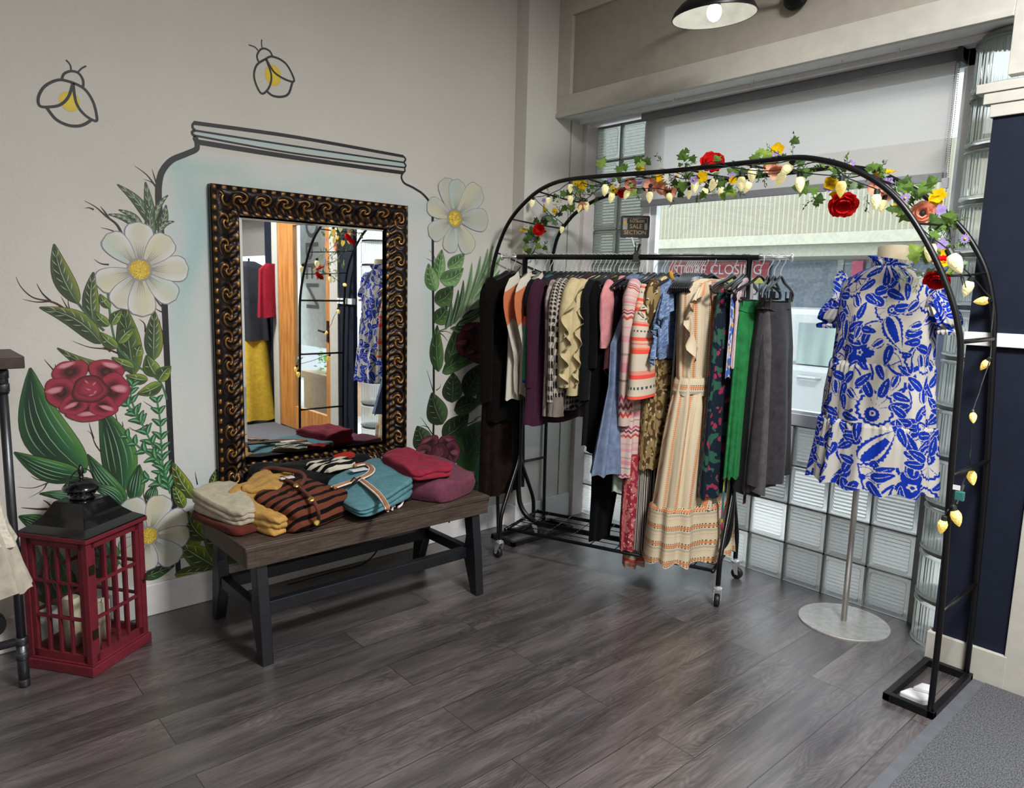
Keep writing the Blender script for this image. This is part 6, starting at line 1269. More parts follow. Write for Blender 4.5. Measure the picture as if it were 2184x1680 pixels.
def lapels(o):
    for s in (-1, 1):
        b = MB(); rows = []; uv = []
        for i in range(14):
            f = i/13; z = -.10-.62*f; wv_ = .115*math.sin(PI*min(1, f*1.35+.12))**.8*(1-f*.6)+.012; rows.append([(s*.05+.12+q*wv_, .052+.012*math.sin(q*4+i*.7), z+.02*math.sin(q*5)) for q in np.linspace(-1, 1, 7)]); uv += [(q*wv_, z) for q in np.linspace(-1, 1, 7)]
        b.grid(rows, uv=uv); b.build('draped_lapel', f_cb, o, smooth=True, local=True)
G_('cardigan', .055, 15, 'orange, cream and sage colour-block cardigan, left one of two', 'cardigan', f_cb, T(.75, .19, .05, 1.0, .03), None, seed=3, extra=lapels, hlab='left colour-block cardigan')
G_('cardigan', .118, 15, 'orange, cream and sage colour-block cardigan, right one of two', 'cardigan', f_cb, T(.72, .18, .045, .95, .03), None, seed=4, extra=lapels, hlab='right colour-block cardigan')
G_('sweater', .150, 5, 'red, blue and green block-striped sweater beside the colour-block cardigans', 'sweater', f_multi, T(.80, .19, .022), LS(.5, .19, .04, .02, .03), seed=5, hlab='red, blue and green sweater')
G_('sweater', .182, 4, 'deep teal knit sweater with a rolled collar', 'sweater', f_tealk, T(.72, .17, .018, nk=.075), LS(.4, .16, .04, .02, .0), seed=6, hlab='deep teal sweater')
G_('cardigan', .215, 12, 'long plum cardigan with wide panels left of the plaid shirts', 'cardigan', f_plumk, T(.86, .20, .04, 1.35, .05), LS(.52, .20, .045, .03, .07), seed=7, amp=(.001, .012), hlab='long plum cardigan')
G_('blouse', .245, 4, 'purple velvet blouse between the plum cardigan and plaid shirt', 'blouse', f_purp, T(.66, .17, .016), LS(.35, .17, .035, .016, .02), seed=8)
G_('shirt', .272, 5, 'grey and cream plaid shirt with long sleeves', 'shirt', f_plaid, T(.80, .19, .018), LS(.66, .195, .04, .018, .03), seed=9, hlab='grey and cream plaid shirt')
G_('shirt', .297, 5, 'rust brown plaid shirt right of the grey plaid one', 'shirt', f_rplaid, T(.74, .185, .017), LS(.58, .19, .038, .017, .03), seed=10, hlab='rust plaid shirt')
def cuffs(o):
    for (x, L) in ((.235, .70), (.235, .70)):
        pass
def hound_cuffs(o): sleeve_mb([(.217, .004, -.70), (.22, .002, -.80)], [.046, .044], [.028, .026]).build('cuff', plain('grey_marl_cuff', '7b726b', .95, bump=.5, bs=500), o, smooth=True, local=True)
G_('sweater', .325, 7, 'black and white houndstooth sweater with grey cuffs, left one', 'sweater', f_hound, T(.78, .19, .03), LS(.58, .20, .055, .03, .08), seed=11, extra=hound_cuffs, hlab='left houndstooth sweater')
G_('sweater', .352, 9, 'black and white houndstooth sweater with grey cuffs, right one', 'sweater', f_hound, T(.76, .19, .03), LS(.60, .19, .055, .032, .08), seed=12, extra=hound_cuffs, hlab='right houndstooth sweater')
G_('sweater', .372, 4, 'black and white marled knit sweater showing only its shoulder', 'sweater', f_bwk, T(.6, .18, .016), LS(.3, .18, .035, .016, .01), seed=13, hlab='marled knit sweater')
G_('blouse', .392, 3, 'dark purple velvet top with a gathered collar', 'blouse', f_purp, T(.55, .16, .016, nk=.08), seed=14, hlab='dark purple velvet top')
RF = [([(.17, .0, -.16), (.235, .012, -.21), (.25, .018, -.30), (.245, .01, -.40), (.225, .01, -.50)], .085, .018, 4)]
G_('cardigan', .418, 13, 'cream ribbed cardigan with ruffled sleeves, left one of two', 'cardigan', f_cream, T(.64, .18, .045, 1.0, .035), LS(.50, .20, .06, .04, .10), seed=15, ruf=[([(.12, .03, -.11), (.20, .03, -.16), (.24, .02, -.26), (.235, .01, -.34)], .10, .024, 2, (.75, .3, -.6)), ([(.22, .03, -.33), (.245, .03, -.42), (.24, .02, -.52), (.22, .01, -.60)], .085, .024, 3, (.8, .3, -.4))], hlab='left cream ruffled cardigan')
G_('cardigan', .445, 12, 'cream ribbed cardigan with ruffled sleeves, right one of two', 'cardigan', f_cream, T(.66, .17, .045, 1.0, .03), LS(.54, .18, .055, .04, .09), seed=16, ruf=[([(.10, .03, -.11), (.17, .035, -.18), (.20, .03, -.32), (.205, .03, -.48), (.20, .02, -.60)], .075, .022, 6, (.8, .35, -.35))], hlab='right cream ruffled cardigan')
G_('top', .466, 6, 'orange knit top behind the cream cardigans', 'top', fabric('orange_knit', 'b0643f'), T(.5, .17, .014), seed=17, hlab='orange knit top')
G_('coat', .486, 8, 'long blue-black coat with pale teal lining at the collar', 'coat', fabric('blue_black_wool', '0b1014', var=.2), T(.94, .20, .03, 1.0, .03), LS(.56, .20, .045, .025, .03), seed=18, extra=lambda o: body_mb([(-.095, .06, .06, .022), (-.13, .14, .03, .030), (-.22, .17, .0, .034), (-.34, .19, -.14, .034)], 5, (0, .002), K=24).build('lining', fabric('pale_teal_lining', '8fa9a6'), o, smooth=True, local=True), hlab='long blue-black coat')
G_('dress', .505, 6, 'plain black dress beside the blue-black coat', 'dress', f_blk2, T(.97, .19, .03, 1.0, .04), LS(.4, .19, .04, .022, .02), seed=19, hlab='plain black dress')
def jeans_extra(o):
    b = MB(); b.tube([(.16, .034, -.55), (.10, .036, -.60), (.06, .036, -.66)], .0012, 5); b.tube([(.15, .034, -.78), (.15, .034, -.95)], .0012, 5); b.build('seam_stitching', plain('grey_thread', '8a8a90', .8), o, local=True)
    body_mb([(-.10, .07, .03, .03), (-.16, .13, .02, .034), (-.30, .12, -.02, .038), (-.48, .06, .0, .03), (-.50, .05, 0, .02)], 5, (.003, .008), K=30).build('floral_scarf', f_gold, o, smooth=True, local=True)
G_('trousers', .530, 10, 'long black trousers with a gold floral scarf over the hanger', 'trousers', f_blk2, [(-.16, .15, .15, .02), (-.40, .16, .16, .035), (-.80, .16, .15, .038), (-1.20, .15, .05, .036), (-1.44, .16, -.06, .03)], seed=20, amp=(.001, .006), extra=jeans_extra, hlab='black trousers')
G_('blouse', .556, 14, 'yellow floral blouse with bunched collar', 'blouse', f_gold, T(.42, .15, .022, nk=.07), seed=21, amp=(.004, .01), hlab='yellow floral blouse')
G_('blouse', .578, 12, 'pink lace blouse with a square yoke', 'blouse', f_lace, T(.55, .17, .025, nk=.06), LS(.30, .17, .05, .022, .02, side=(1,)), seed=22, hlab='pink lace blouse')
G_('dress', .600, 8, 'plum-black sleeveless dress beside the pink lace blouse', 'dress', f_plumd, T(.95, .17, .022, 1.1, .03), seed=23, hlab='plum-black sleeveless dress')
G_('dress', .638, 8, 'blue chambray sleeveless dress flaring to a wide hem', 'dress', f_cham, [(-.085, .07, .07, .022), (-.10, .12, .10, .03), (-.25, .12, .10, .03), (-.42, .25, .10, .03), (-.62, .25, .12, .035), (-1.04, .36, .22, .07)], seed=24, nf=11, amp=(.002, .016), hlab='blue chambray dress')
G_('slip', .652, 6, 'thin mint green slip dress beside the chambray dress', 'dress', f_mint, [(-.15, .12, .12, .015), (-.5, .16, .15, .02), (-1.15, .2, .16, .03)], seed=25, hlab='mint slip dress')
G_('dress', .690, 4, 'pink chevron-striped dress with tiers and long tiered sleeve', 'dress', f_pinkd, T(1.06, .19, .035, 1.25, .06), LS(.66, .19, .06, .035, .07), seed=26, nf=9, amp=(.002, .014), hlab='pink chevron-striped dress')
def long_extra(o):
    body_mb([(-.95, .19, .12, .05), (-1.30, .20, .10, .055), (-1.44, .20, .02, .05)], 8, (.006, .014), seed=5).build('lower_tier', f_pinkf, o, smooth=True, local=True)
    body_mb([(-.9, .13, -.07, .06), (-1.2, .15, -.09, .066), (-1.34, .15, -.08, .06)], 3, (.001, .004), seed=6, K=20).build('sash', fabric('salmon_sash', 'bd7468'), o, smooth=True, local=True)
G_('dress', .716, 6, 'very long pink and red floral dress reaching almost to the floor', 'dress', f_coral, [(-.15, .12, .12, .02), (-.5, .14, .14, .03), (-1.0, .13, .12, .04), (-1.545, .14, .12, .05)], seed=27, nf=8, amp=(.002, .012), extra=long_extra, hlab='very long pink floral dress')
G_('blouse', .752, 10, 'coral tassel-striped blouse with wide flared sleeve', 'blouse', f_coral, T(.50, .15, .03, 1.0, .03, nk=.04), [([(.15, .0, -.15), (.20, .02, -.28), (.21, .03, -.42), (.20, .03, -.66)], [.05, .07, .085, .11], [.03, .04, .045, .05])], seed=28, ruf=[([(.08, .03, -.11), (.15, .04, -.13), (.20, .03, -.18), (.22, .02, -.24)], .08, .02, 4, (.6, .3, -.7)), ([(.10, .03, -.18), (.17, .04, -.22), (.21, .03, -.28)], .07, .02, 3, (.5, .3, -.8))], hlab='coral tassel-striped blouse')
G_('trousers', .765, 6, 'black and white ticking-striped wide trousers', 'trousers', f_bwstr, [(-.16, .14, .14, .015), (-.6, .16, .14, .025), (-1.44, .17, .14, .035)], seed=29, hlab='ticking-striped trousers')
G_('dress', .788, 8, 'brown palm-print dress right of the coral blouse', 'dress', f_palm, T(1.02, .17, .03, 1.1, .05), LS(.2, .17, .06, .03, .03), seed=30, nf=8, amp=(.002, .012), hlab='brown palm-print dress')
G_('blouse', .802, 10, 'mustard and white striped blouse with a knotted shoulder', 'blouse', f_must2, T(.5, .18, .02, nk=.08), seed=31, extra=lambda o: MB().tube(smooth_path([(.05, .02, -.09), (.075, .03, -.075), (.07, .035, -.10), (.045, .03, -.105), (.055, .02, -.085)], 4), .010, 8).build('shoulder_knot', f_must2, o, smooth=True, local=True), hlab='mustard striped blouse')
G_('top', .826, 12, 'blue marled ruffled top under the mustard blouse', 'top', f_denim, T(.48, .17, .028, nk=.06), seed=32, nf=9, amp=(.004, .014), ruf=[([(.10, .035, -.12), (.17, .035, -.16), (.20, .02, -.24)], .16, .024, 4, (.5, .2, -.85)), ([(.14, .04, -.28), (.20, .03, -.33), (.21, .01, -.38)], .14, .022, 3, (.4, .2, -.9))], hlab='blue marled ruffled top')
hid = (('white cotton blouse', 'cfccc8', .86), ('black wrap top', '101014', .62), ('navy knit top', '1b2235', .66), ('grey jersey dress', '6f6d70', .95), ('black sheer blouse', '0d0d10', .60), ('tan linen tunic', '9c8668', .85), ('black cotton dress', '0b0b0e', .98), ('lilac cotton top', '9a93ad', .6), ('black pleated blouse', '0e0e11', .62))
for k, (nm, c, L) in enumerate(hid):
    G_('blouse' if L < .9 else 'dress', (.862, .872, .882, .892, .902, .912, .922, .932, .942)[k], 1, '%s packed in the middle of the rack behind the long cream dress' % nm, 'blouse' if L < .9 else 'dress', fabric(nm.replace(' ', '_'), c), T(L, .095, .006), seed=40+k, hlab=nm, K=36)
G_('top', .958, 22, 'pale blue cotton top behind the neckline of the long cream dress', 'top', f_lblue, T(.55, .12, .02, nk=.07), seed=50, hlab='pale blue cotton top')
def boho_extra(o):
    body_mb([(-.56, .182, .136, .066), (-.575, .188, .140, .072), (-.625, .196, .143, .076), (-.64, .192, .140, .073)], 8, (.002, .002), K=60).build('waistband', f_bohoh, o, smooth=True, local=True)
    body_mb([(-1.165, .270, .178, .114), (-1.18, .285, .19, .126), (-1.30, .295, .20, .132), (-1.44, .305, .205, .138)], 12, (.010, .018), K=110, seed=9, hemw=.01).build('hem_tier', f_bohoh, o, smooth=True, local=True)
    for s in (1, -1):
        b = MB(); ruffle(b, [(s*.06+.03, .045, -.112), (s*.13+.035, .062, -.16), (s*.155+.035, .060, -.28), (s*.11+.03, .070, -.42)], .085, .018, 4, down=(s*.6, .3, -.75)); b.build('ruffle', f_boho, o, smooth=True, local=True)
    b = MB(); b.add([(.078, .064, -.112), (-.012, .064, -.112), (-.02, .069, -.2), (.028, .074, -.37), (.07, .069, -.2)], [(0, 1, 2, 3, 4)]); b.build('neckline_placket', plain('pink_lining', 'a8867a', .9), o, local=True)
    b = MB(); b.box((-.010, .088, -.37), (.012, .090, -.25)); t_ = b.build('price_tag', plain('pale_pink_card', 'd8bfc0', .7), o, local=True); MB().lathe([(.0005, 0), (.006, 0), (.006, .001), (.0005, .001)], (.001, .090, -.352), 14, (0, 1, 0)).build('round_sticker', plain('hot_pink_sticker', 'd8486f', .6), t_, local=True)
G_('maxi_dress', .995, 27, 'long cream boho dress with black and orange dashed stripes and ruffled hem', 'dress', f_boho, [(-.10, .105, .045, .03), (-.125, .175, .095, .045), (-.18, .20, .12, .055), (-.35, .195, .115, .062), (-.55, .185, .125, .058), (-.57, .180, .130, .062), (-.63, .190, .135, .068), (-.70, .205, .14, .085), (-.85, .23, .15, .098), (-1.18, .27, .175, .115)], seed=51, nf=13, amp=(.002, .020), extra=boho_extra, hlab='long cream boho dress', K=96)
G_('maxi_dress', 1.090, 14, 'dark tropical floral maxi dress between the cream dress and green skirt', 'dress', f_jungle, [(-.15, .13, .12, .015), (-.3, .15, .13, .022), (-.7, .16, .14, .03), (-1.12, .18, .15, .04)], seed=52, nf=8, amp=(.002, .01), hlab='dark tropical maxi dress', extra=lambda o: [MB().grid([[(.07+.012*math.sin(z*9)+q*.011, .07, -.98-z) for q in (-1, 0, 1)] for z in np.linspace(0, .58, 22)], uv=[(q*.011, z) for z in np.linspace(0, .58, 22) for q in (-1, 0, 1)]).build('sash_end', f_ribbon, o, local=True, solid=.0015), MB().grid([[(-.17+.01*math.sin(z*7)+q*.016, .07, -1.0-z) for q in (-1, 0, 1)] for z in np.linspace(0, .20, 10)], uv=[(q*.016, z) for z in np.linspace(0, .20, 10) for q in (-1, 0, 1)]).build('sash_end', f_jungle, o, local=True, solid=.0015)])
G_('blouse', 1.138, 10, 'bright confetti-print blouse behind the floral maxi dress', 'blouse', f_conf, T(.55, .13, .012, nk=.05), seed=53, hlab='confetti-print blouse')
G_('blouse', 1.152, 6, 'thin pink blouse beside the right rack post', 'blouse', fabric('thin_pink_voile', 'c9b0b4'), T(.5, .13, .010), seed=54, hlab='thin pink blouse')
def SK(L, w, d, fl=1.15, top=.205, far=1.0): return [(-top, w*.86, w*.86*far, d*.5), (-top-.05, w*.9, w*.9*far, d*.62), (-top-.2, w*1.0, w*1.0*far, d), (-L, w*fl, w*fl*far, d*1.2)]
G_('skirt', 1.212, 31, 'bright green pleated skirt clipped on the rack extension', 'skirt', f_grn, SK(1.02, .125, .030, 1.1), nf=14, amp=(.001, .010), seed=60, hk='clip', hlab='green pleated skirt', K=90, extra=lambda o: body_mb([(-.198, .112, .112, .020), (-.245, .116, .116, .022)], 3, (0, 0), K=40).build('waistband', f_grn, o, smooth=True, local=True))
def gw(o): body_mb([(-.200, .110, .110, .026), (-.235, .114, .114, .028)], 3, (0, 0), K=40).build('waistband', f_gry2, o, smooth=True, local=True)
G_('skirt', 1.248, 1, 'charcoal linen skirt next to the green skirt, longest of the three', 'skirt', f_gry2, SK(1.085, .105, .040, 1.15), nf=4, amp=(.003, .026), seed=61, hk='clip', hlab='longest charcoal skirt', extra=gw)
G_('skirt', 1.275, 4, 'charcoal linen skirt in the middle of the three', 'skirt', f_gry, SK(1.07, .110, .045, 1.2), nf=4, amp=(.003, .032), seed=62, hk='clip', hlab='middle charcoal skirt', extra=gw)
G_('skirt', 1.303, 15, 'charcoal linen skirt on the last hanger at the right end', 'skirt', f_gry2, SK(1.03, .115, .05, 1.3, far=1.1), nf=4, amp=(.003, .034), seed=63, hk='clip', hlab='rightmost charcoal skirt', extra=gw)
# ================================================================ mannequin and blue-white dress
MXc, MYc = -.231, -1.962
man = thing('dress_form', (MXc, MYc, 0), 'headless cream dress form on a steel pole and round base by the window', 'mannequin')
m_form = plain('cream_form_cloth', 'b5a98f', .9, bump=.3, bs=500); g = N('brushed_steel'); nz = g.noise(g.mapping(g.obj(), scale=(1, 1, .1)), 30, 5); g.set(g.ramp(nz, [(.3, rgba('b9b7b4')), (.7, rgba('d6d4d1'))]), .38, .75); m_steel = g.m
MB().lathe([(.0005, .0), (.190, .0), (.190, .006), (.187, .008), (.0005, .009)], (MXc, MYc, 0), 64).build('base_plate', m_steel, man)
MB().tube([(MXc, MYc, .008), (MXc, MYc, .9)], .0125, 18).build('pole', m_steel, man, smooth=True)
MYd = -2.016
def ell_rows(rows, K=48):
    return [[(MXc+dx+rx*math.cos(2*PI*j/K), MYd+ry*math.sin(2*PI*j/K), z) for j in range(K)] for z, ry, rx, dx in rows]
b = MB(); b.grid(ell_rows([(.86, .03, .03, 0), (.87, .15, .10, 0), (1.0, .165, .115, 0), (1.12, .12, .095, 0), (1.3, .155, .115, -.01), (1.45, .165, .10, 0), (1.515, .13, .08, 0), (1.55, .075, .065, 0), (1.585, .060, .058, 0), (1.655, .059, .057, 0), (1.66, .055, .053, 0)]), closeu=True); b.build('torso', m_form, man, smooth=True)
MB().lathe([(.0005, .0), (.052, .0), (.054, .003), (.05, .006), (.0005, .007)], (MXc, MYd, 1.657), 32).build('neck_cap', m_form, man, smooth=True)
# printed cloth, drawn into a dye map and held as vertex colour
def dye_map(W=1.7, H=1.1, res=.0016, seed=3):
    nx, ny = int(W/res), int(H/res); img = np.zeros((ny, nx), np.float32); r_ = random.Random(seed); rs = np.random.RandomState(seed)
    def patch(cx, cy, R):
        x0, x1 = max(0, int((cx-R)/res)), min(nx, int((cx+R)/res)); y0, y1 = max(0, int((cy-R)/res)), min(ny, int((cy+R)/res))
        if x1 <= x0 or y1 <= y0: return None
        X, Y = np.meshgrid(np.arange(x0, x1)*res-cx, np.arange(y0, y1)*res-cy); return (slice(y0, y1), slice(x0, x1)), X, Y
    def stampf(cx, cy, R, rot, fn):
        q = patch(cx, cy, R*1.35)
        if q is None: return
        s, X, Y = q; c, sn = math.cos(rot), math.sin(rot); x = (X*c+Y*sn)/R; y = (-X*sn+Y*c)/R; a = img[s]
        for mask, v in fn(x, y): a[mask] = v
    def rosette(x, y):
        r = np.hypot(x, y); th = np.arctan2(y, x); sc = 1+.045*np.sin(18*th)
        fan = np.abs(np.sin(th*5))<.13
        return [(r < 1.05*sc, 0), (r < .97*sc, 1), ((r < .82*sc), 0), ((r < .80) & (y > .05) & fan & (r > .2), 1), ((np.hypot(x, y+.38) < .40*(1+.05*np.sin(14*np.arctan2(y+.38, x)))), 1), (np.hypot(x, y+.30) < .17, 0), (np.hypot(x, y+.30) < .08, 1)]
    def leaf(x, y):
        w_ = .42*np.sqrt(np.clip(1-x*x, 0, 1))*(1-.35*x)*(1+.05*np.sin(x*34)); return [((np.abs(y) < w_+.07) & (np.abs(x) < 1.05), 0), ((np.abs(y) < w_), 1), ((np.abs(y-.03*np.sin(x*4)) < .022) & (x > -.7) & (x < .6), 0)]
    def tear(x, y):
        w_ = .5*np.sqrt(np.clip(1-x*x, 0, 1))*(1-.55*x); s = 1+.06*np.sin(x*30); return [((np.abs(y) < w_*s+.06) & (np.abs(x) < 1.08), 0), (np.abs(y) < w_*s, 1), (np.abs(y) < w_*.72, 0), ((np.abs(y+.04) < w_*.42*s) & (x < .5), 1)]
    def flower(x, y):
        r = np.hypot(x, y); th = np.arctan2(y, x); R = .55+.45*np.abs(np.cos(2.5*th))+.03*np.sin(30*th); return [(r < R+.06, 0), (r < R, 1), (r < .20*(1+.2*np.cos(5*th)), 0), (r < .10, 1)]
    def fan(x, y):
        r = np.hypot(x, y); th = np.arctan2(y, x); sc = 1+.05*np.sin(22*th); up = y > -.15
        return [((r < 1.06*sc) & up, 1), ((r < .93*sc) & (y > -.05), 0), ((np.abs(np.abs(x)*1.0-.55*y) < .03) & (y > 0) & (r < .8), 1), ((np.abs(x) < .03) & (y > 0) & (r < .7), 1), ((r < .78) & (r > .74) & up, 1), ((np.hypot(x, y*1.4) < .24), 1)]
    pts = []; tries = 0
    while len(pts) < 400 and tries < 9000:
        tries += 1; R = r_.choice([.085, .075, .065, .055, .045, .038, .034]); p = (r_.uniform(0, W), r_.uniform(0, H))
        if all((p[0]-q[0])**2+(p[1]-q[1])**2 > (.74*(R+q[2]))**2 for q in pts): pts.append((*p, R))
    for k in range(150):     # stems
        x, y, a = r_.uniform(0, W), r_.uniform(0, H), r_.uniform(0, 6.28); cv = r_.uniform(-14, 14); L = r_.uniform(.06, .13)
        for s in np.arange(0, L, .0012):
            xx = x+s*math.cos(a+cv*s); yy = y+s*math.sin(a+cv*s); w_ = .0035*(1-s/L)+.0012; i0, i1 = int((xx-w_)/res), int((xx+w_)/res)+1; j0, j1 = int((yy-w_)/res), int((yy+w_)/res)+1
            if i0 >= 0 and j0 >= 0: img[j0:j1, i0:i1] = 1
    for x, y, R in pts:
        f = r_.choice([rosette, tear, flower, fan, flower, rosette, leaf]) if R > .05 else r_.choice([leaf, leaf, tear, leaf]); stampf(x, y, R, r_.uniform(0, 6.28), f)
        if R > .042:
            for k in range(3): a = r_.uniform(0, 6.28); stampf(x+math.cos(a)*R*1.2, y+math.sin(a)*R*1.2, .042, a, leaf)
    return img, res
DYE, DRES = dye_map()
BLUE, IVO = np.array(lin('1d3cb4')), np.array(lin('dcd8ce'))
def dye(u, v):
    i = (np.clip((v % 1.09)/DRES, 0, DYE.shape[0]-1)).astype(int); j = (np.clip((u % 1.69)/DRES, 0, DYE.shape[1]-1)).astype(int); k = DYE[i, j][..., None]; return IVO*(1-k)+BLUE*k
g = N('printed_blue_white_cotton'); a_ = g.n('Attribute', attribute_name='Col'); g.t.nodes.remove(g.b)
d_ = g.n('BsdfDiffuse'); t_ = g.n('BsdfTranslucent'); g.l(a_.outputs[0], d_.inputs[0]); g.l(a_.outputs[0], t_.inputs[0]); x = g.n('MixShader'); x.inputs[0].default_value = .30; g.l(d_.outputs[0], x.inputs[1]); g.l(t_.outputs[0], x.inputs[2]); g.l(x.outputs[0], g.out.inputs[0])
bp_ = g.n('Bump'); bp_.inputs['Strength'].default_value = .3; bp_.inputs['Distance'].default_value = .002; g.l(g.noise(g.obj(), 500, 2), bp_.inputs['Height']); g.l(bp_.outputs[0], d_.inputs['Normal']); m_dress = g.m
def big_grid(name, X, Y, Z, C, parent, closeu=False):
    R, K = X.shape; me = bpy.data.meshes.new(name); base = rootloc(parent)
    co = np.stack([X-base.x, Y-base.y, Z-base.z], -1).reshape(-1, 3).astype(np.float32); KK = K if closeu else K-1
    i, j = np.meshgrid(np.arange(R-1), np.arange(KK), indexing='ij'); j2 = (j+1) % K; F = np.stack([i*K+j, i*K+j2, (i+1)*K+j2, (i+1)*K+j], -1).reshape(-1, 4)
    me.vertices.add(len(co)); me.vertices.foreach_set('co', co.ravel()); me.loops.add(F.size); me.loops.foreach_set('vertex_index', F.ravel().astype(np.int32)); me.polygons.add(len(F)); me.polygons.foreach_set('loop_start', np.arange(0, F.size, 4, dtype=np.int32)); me.update(calc_edges=True); me.validate()
    ca = me.color_attributes.new('Col', 'FLOAT_COLOR', 'POINT'); cc = np.ones((len(co), 4), np.float32); cc[:, :3] = C.reshape(-1, 3); ca.data.foreach_set('color', cc.ravel()); me.polygons.foreach_set('use_smooth', np.ones(len(F), bool)); me.materials.append(m_dress); o = bpy.data.objects.new(name, me); link(o, parent); return o
dress = thing('printed_dress', (MXc, MYc, .65), 'short blue and white leaf-print dress with ruffled cap sleeves on the dress form', 'dress')
def tier(name, prof, nf, amp, seed, K=620, dv=.0019, gather=0, hem=0):
    A = np.array(prof); z0, z1 = A[0, 0], A[-1, 0]; zs = np.arange(z0, z1, -dv); th = np.linspace(0, 2*PI, K, endpoint=False); T_, Z = np.meshgrid(th, zs)
    ry = np.interp(-Z, -A[:, 0], A[:, 1]); rx = np.interp(-Z, -A[:, 0], A[:, 2]); dx = np.interp(-Z, -A[:, 0], A[:, 3]); f = (z0-Z)/(z0-z1); r_ = random.Random(seed); p = [r_.uniform(0, 6.28) for _ in range(5)]
    am = amp[0]+(amp[1]-amp[0])*f; w_ = np.sin(nf*T_+p[0]+.6*np.sin(3*f+p[1]))+.5*np.sin((2*nf-3)*T_+p[2])+.3*np.sin(nf*.4*T_+p[3]); off = am*w_
    if gather: off = off+gather*np.sin(47*T_+2*np.sin(5*T_))*np.exp(-f*7)
    X = MXc+dx+(rx+off)*np.cos(T_); Y = MYd+(ry+off)*np.sin(T_); Zz = Z.copy()
    if hem: Zz = Zz-hem*f**3*np.sin(nf*T_+p[0]+1)
    sh = (np.abs(ry-A[:, 1].max()) > 9).astype(float)
    U = T_/(2*PI)*1.35; C = dye(U+seed*.37, Z+.2+seed*.13); return big_grid(name, X, Y, Zz, C, dress, True)
o1 = tier('bodice', [(1.585, .070, .070, 0), (1.572, .082, .080, 0), (1.555, .125, .088, 0), (1.53, .168, .098, 0), (1.49, .192, .108, -.005), (1.42, .198, .120, -.01), (1.30, .192, .130, -.012), (1.18, .198, .135, -.01)], 9, (.0, .0035), 1)
tier('middle_tier', [(1.185, .196, .134, -.01), (1.165, .205, .145, -.01), (1.05, .214, .160, -.01), (.935, .220, .170, 0)], 11, (.003, .008), 2, gather=.005)
tier('hem_tier', [(.94, .217, .168, 0), (.925, .228, .180, 0), (.80, .240, .192, 0), (.662, .252, .205, 0)], 12, (.005, .012), 3, gather=.006, hem=.007)
# collar ruffle
K = 420; th = np.linspace(0, 2*PI, K, endpoint=False); vv = np.linspace(0, 1, 22); T_, V = np.meshgrid(th, vv); rr = .066+.012*V+.006*np.sin(26*T_+np.sin(5*T_)*2)*V; X = MXc-.004+rr*np.cos(T_)*1.05; Y = MYd+rr*np.sin(T_)*1.12; Z = 1.575+.036*V+.012*np.sin(T_)*V; big_grid('collar_ruffle', X, Y, Z, dye(T_*.09, V*.05+.4), dress, True)
# cap sleeves: puffy with ruffle edge
for s in (-1, 1):
    K, M = 200, 110; th = np.linspace(0, 2*PI, K, endpoint=False); vv = np.linspace(0, 1, M); T_, V = np.meshgrid(th, vv)
    cy = MYd+s*(.172+.068*np.sin(V*PI*.5)); cz = 1.462-.150*V; rx = .052+.030*np.sin(V*PI)+.004*np.sin(13*T_+4*V); rz = .030+.022*np.sin(V*PI*.9); pin = 1-.45*np.exp(-((V-.83)/.05)**2)+.10*(V > .86); wb = 1+.10*np.sin(17*T_+V*3)*V+.05*np.sin(9*T_-V*5)
    X = MXc-.005+rx*np.cos(T_)*pin*wb; Y = cy+s*rz*np.sin(T_)*pin*wb*.9; Z = cz+.012*np.sin(T_)*(1-V)
    big_grid('cap_sleeve', X, Y, Z, dye(T_*.075+.3*s+.5, V*.2+.3), dress, True)
    vv = np.linspace(0, 1, 16); uu = np.linspace(0, 1, 190); U, V = np.meshgrid(uu, vv); an = (U-.5)*2.7; X = MXc-.005-.078*np.sin(an)*(1+.1*V); Y = MYd+s*(.168+.026*V+.010*np.cos(an)+.006*np.sin(U*70)*V); Z = 1.395+.125*np.cos(an)+.040*V*np.cos(an*.6)+.004*np.sin(U*55)*V
    big_grid('shoulder_frill', X, Y, Z, dye(U*.3+.2, V*.05+.6), dress)
b = MB()
for k in range(26):
    a = PI*.72+k/25*PI*.56; p = Vector((MXc+.064*math.cos(a), MYd+.066*math.sin(a), 1.600-.012*math.sin((k/25)*PI))); b.ball(p, .0024, 6)
tag(b.build('chain_necklace', m_brass, loc=(MXc, MYd, 1.6)), 'thin dark chain round the neck of the dress form', 'necklace')
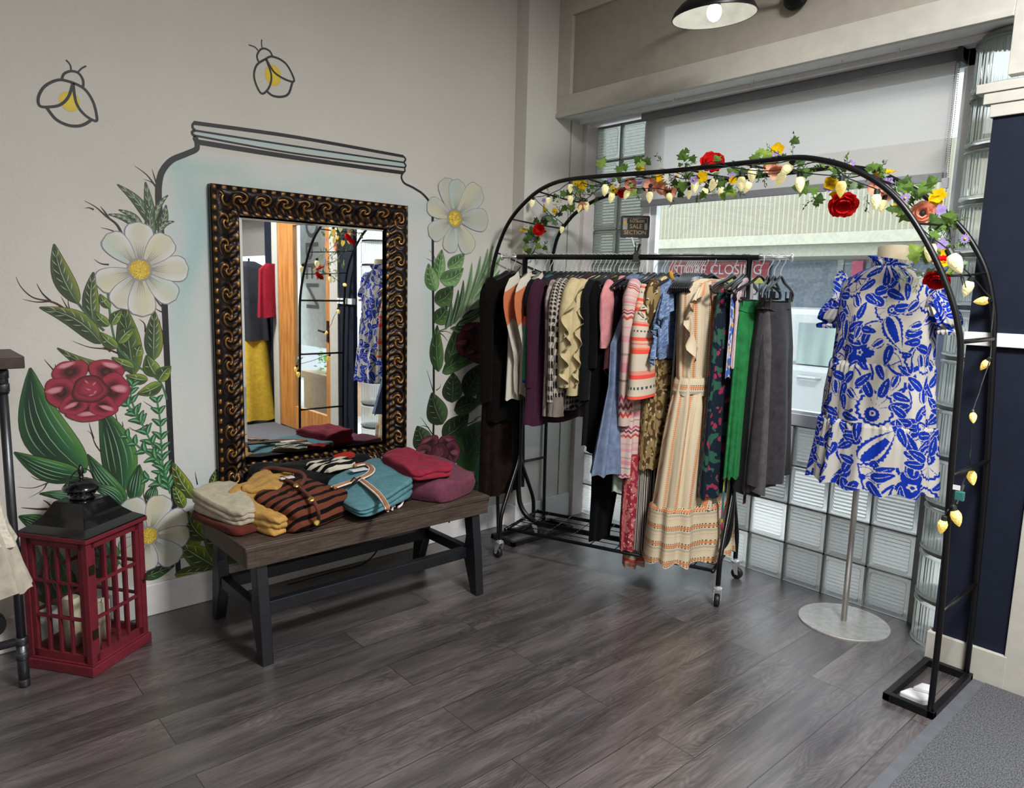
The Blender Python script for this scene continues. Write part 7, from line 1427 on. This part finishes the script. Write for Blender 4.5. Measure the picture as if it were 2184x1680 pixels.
# ================================================================ lace skirts on the pipe rack, clothes of the far bay (mirror)
o = thing('lace_dress', (-3.14, -.335, 1.09), 'cream lace-edged tiered dress hanging on the pipe rack at the left edge', 'dress')
b = body_mb([(-.02, .03, .03, .04), (-.08, .14, .14, .05), (-.45, .15, .15, .07), (-.50, .16, .16, .085)], 8, (.002, .010), K=90, seed=3); b.v = [(v[1]*.9-.085+.10*max(0, -v[2]-.1), v[0]*.55-.14, v[2]) for v in b.v]; b.build('upper_tier', lace, o, smooth=True, local=True)
b = body_mb([(-.42, .14, .14, .06), (-.48, .15, .15, .075), (-.66, .17, .17, .095)], 9, (.006, .012), K=90, seed=4); b.v = [(v[1]*.9-.100+.14*max(0, -v[2]-.1), v[0]*.55-.14, v[2]) for v in b.v]; b.build('lower_tier', fabric('cream_cotton', 'b9b1a2'), o, smooth=True, local=True)
f_yel = fabric('yellow_cotton', 'c9a93a'); f_slate = fabric('slate_grey_cloth', '34363e'); f_red2 = fabric('red_cloth', '8f1c30')
def far_dress(name, x, y, z, rows, mat, label, cat, seed):
    o = thing(name, (x, y, z), label, cat); b = body_mb(rows, 7, (.002, .014), seed=seed); b.build('body', mat, o, smooth=True, local=True); return o
far_dress('dress', -.50, -4.12, 1.72, [(-.06, .06, .06, .03), (-.12, .19, .19, .05), (-.4, .17, .17, .08), (-.86, .19, .19, .10)], f_slate, 'slate grey dress top by the far window, seen in the mirror', 'dress', 71)
far_dress('skirt', -.50, -4.12, .92, [(0, .15, .15, .08), (-.4, .20, .20, .12), (-.88, .26, .26, .16)], f_yel, 'yellow full-length skirt by the far window, seen in the mirror', 'skirt', 72)
far_dress('blouse', -.36, -3.92, 1.70, [(-.06, .05, .05, .03), (-.12, .12, .12, .03), (-.6, .14, .14, .04)], f_red2, 'red blouse behind the slate dress, seen in the mirror', 'blouse', 73)
fr_ = thing('garment_stand', (-.50, -4.12, 0), 'dark stand carrying the yellow skirt by the far window, seen in the mirror', 'stand')
MB().tube([(-.50, -4.12, .012), (-.50, -4.12, 1.69)], .010, 10).build('pole', m_tube, fr_); MB().lathe([(.0005, 0), (.15, 0), (.15, .010), (.0005, .014)], (-.50, -4.12, 0), 28).build('base', m_tube, fr_)
sh2 = thing('roller_shade', (-.04, -5.15, 1.75), 'pale roller shade of the second display bay, seen in the mirror', 'window shade'); MB().box((-.05, -6.1, 1.75), (-.046, -4.22, 2.19)).build('shade_cloth', m_shade, sh2)
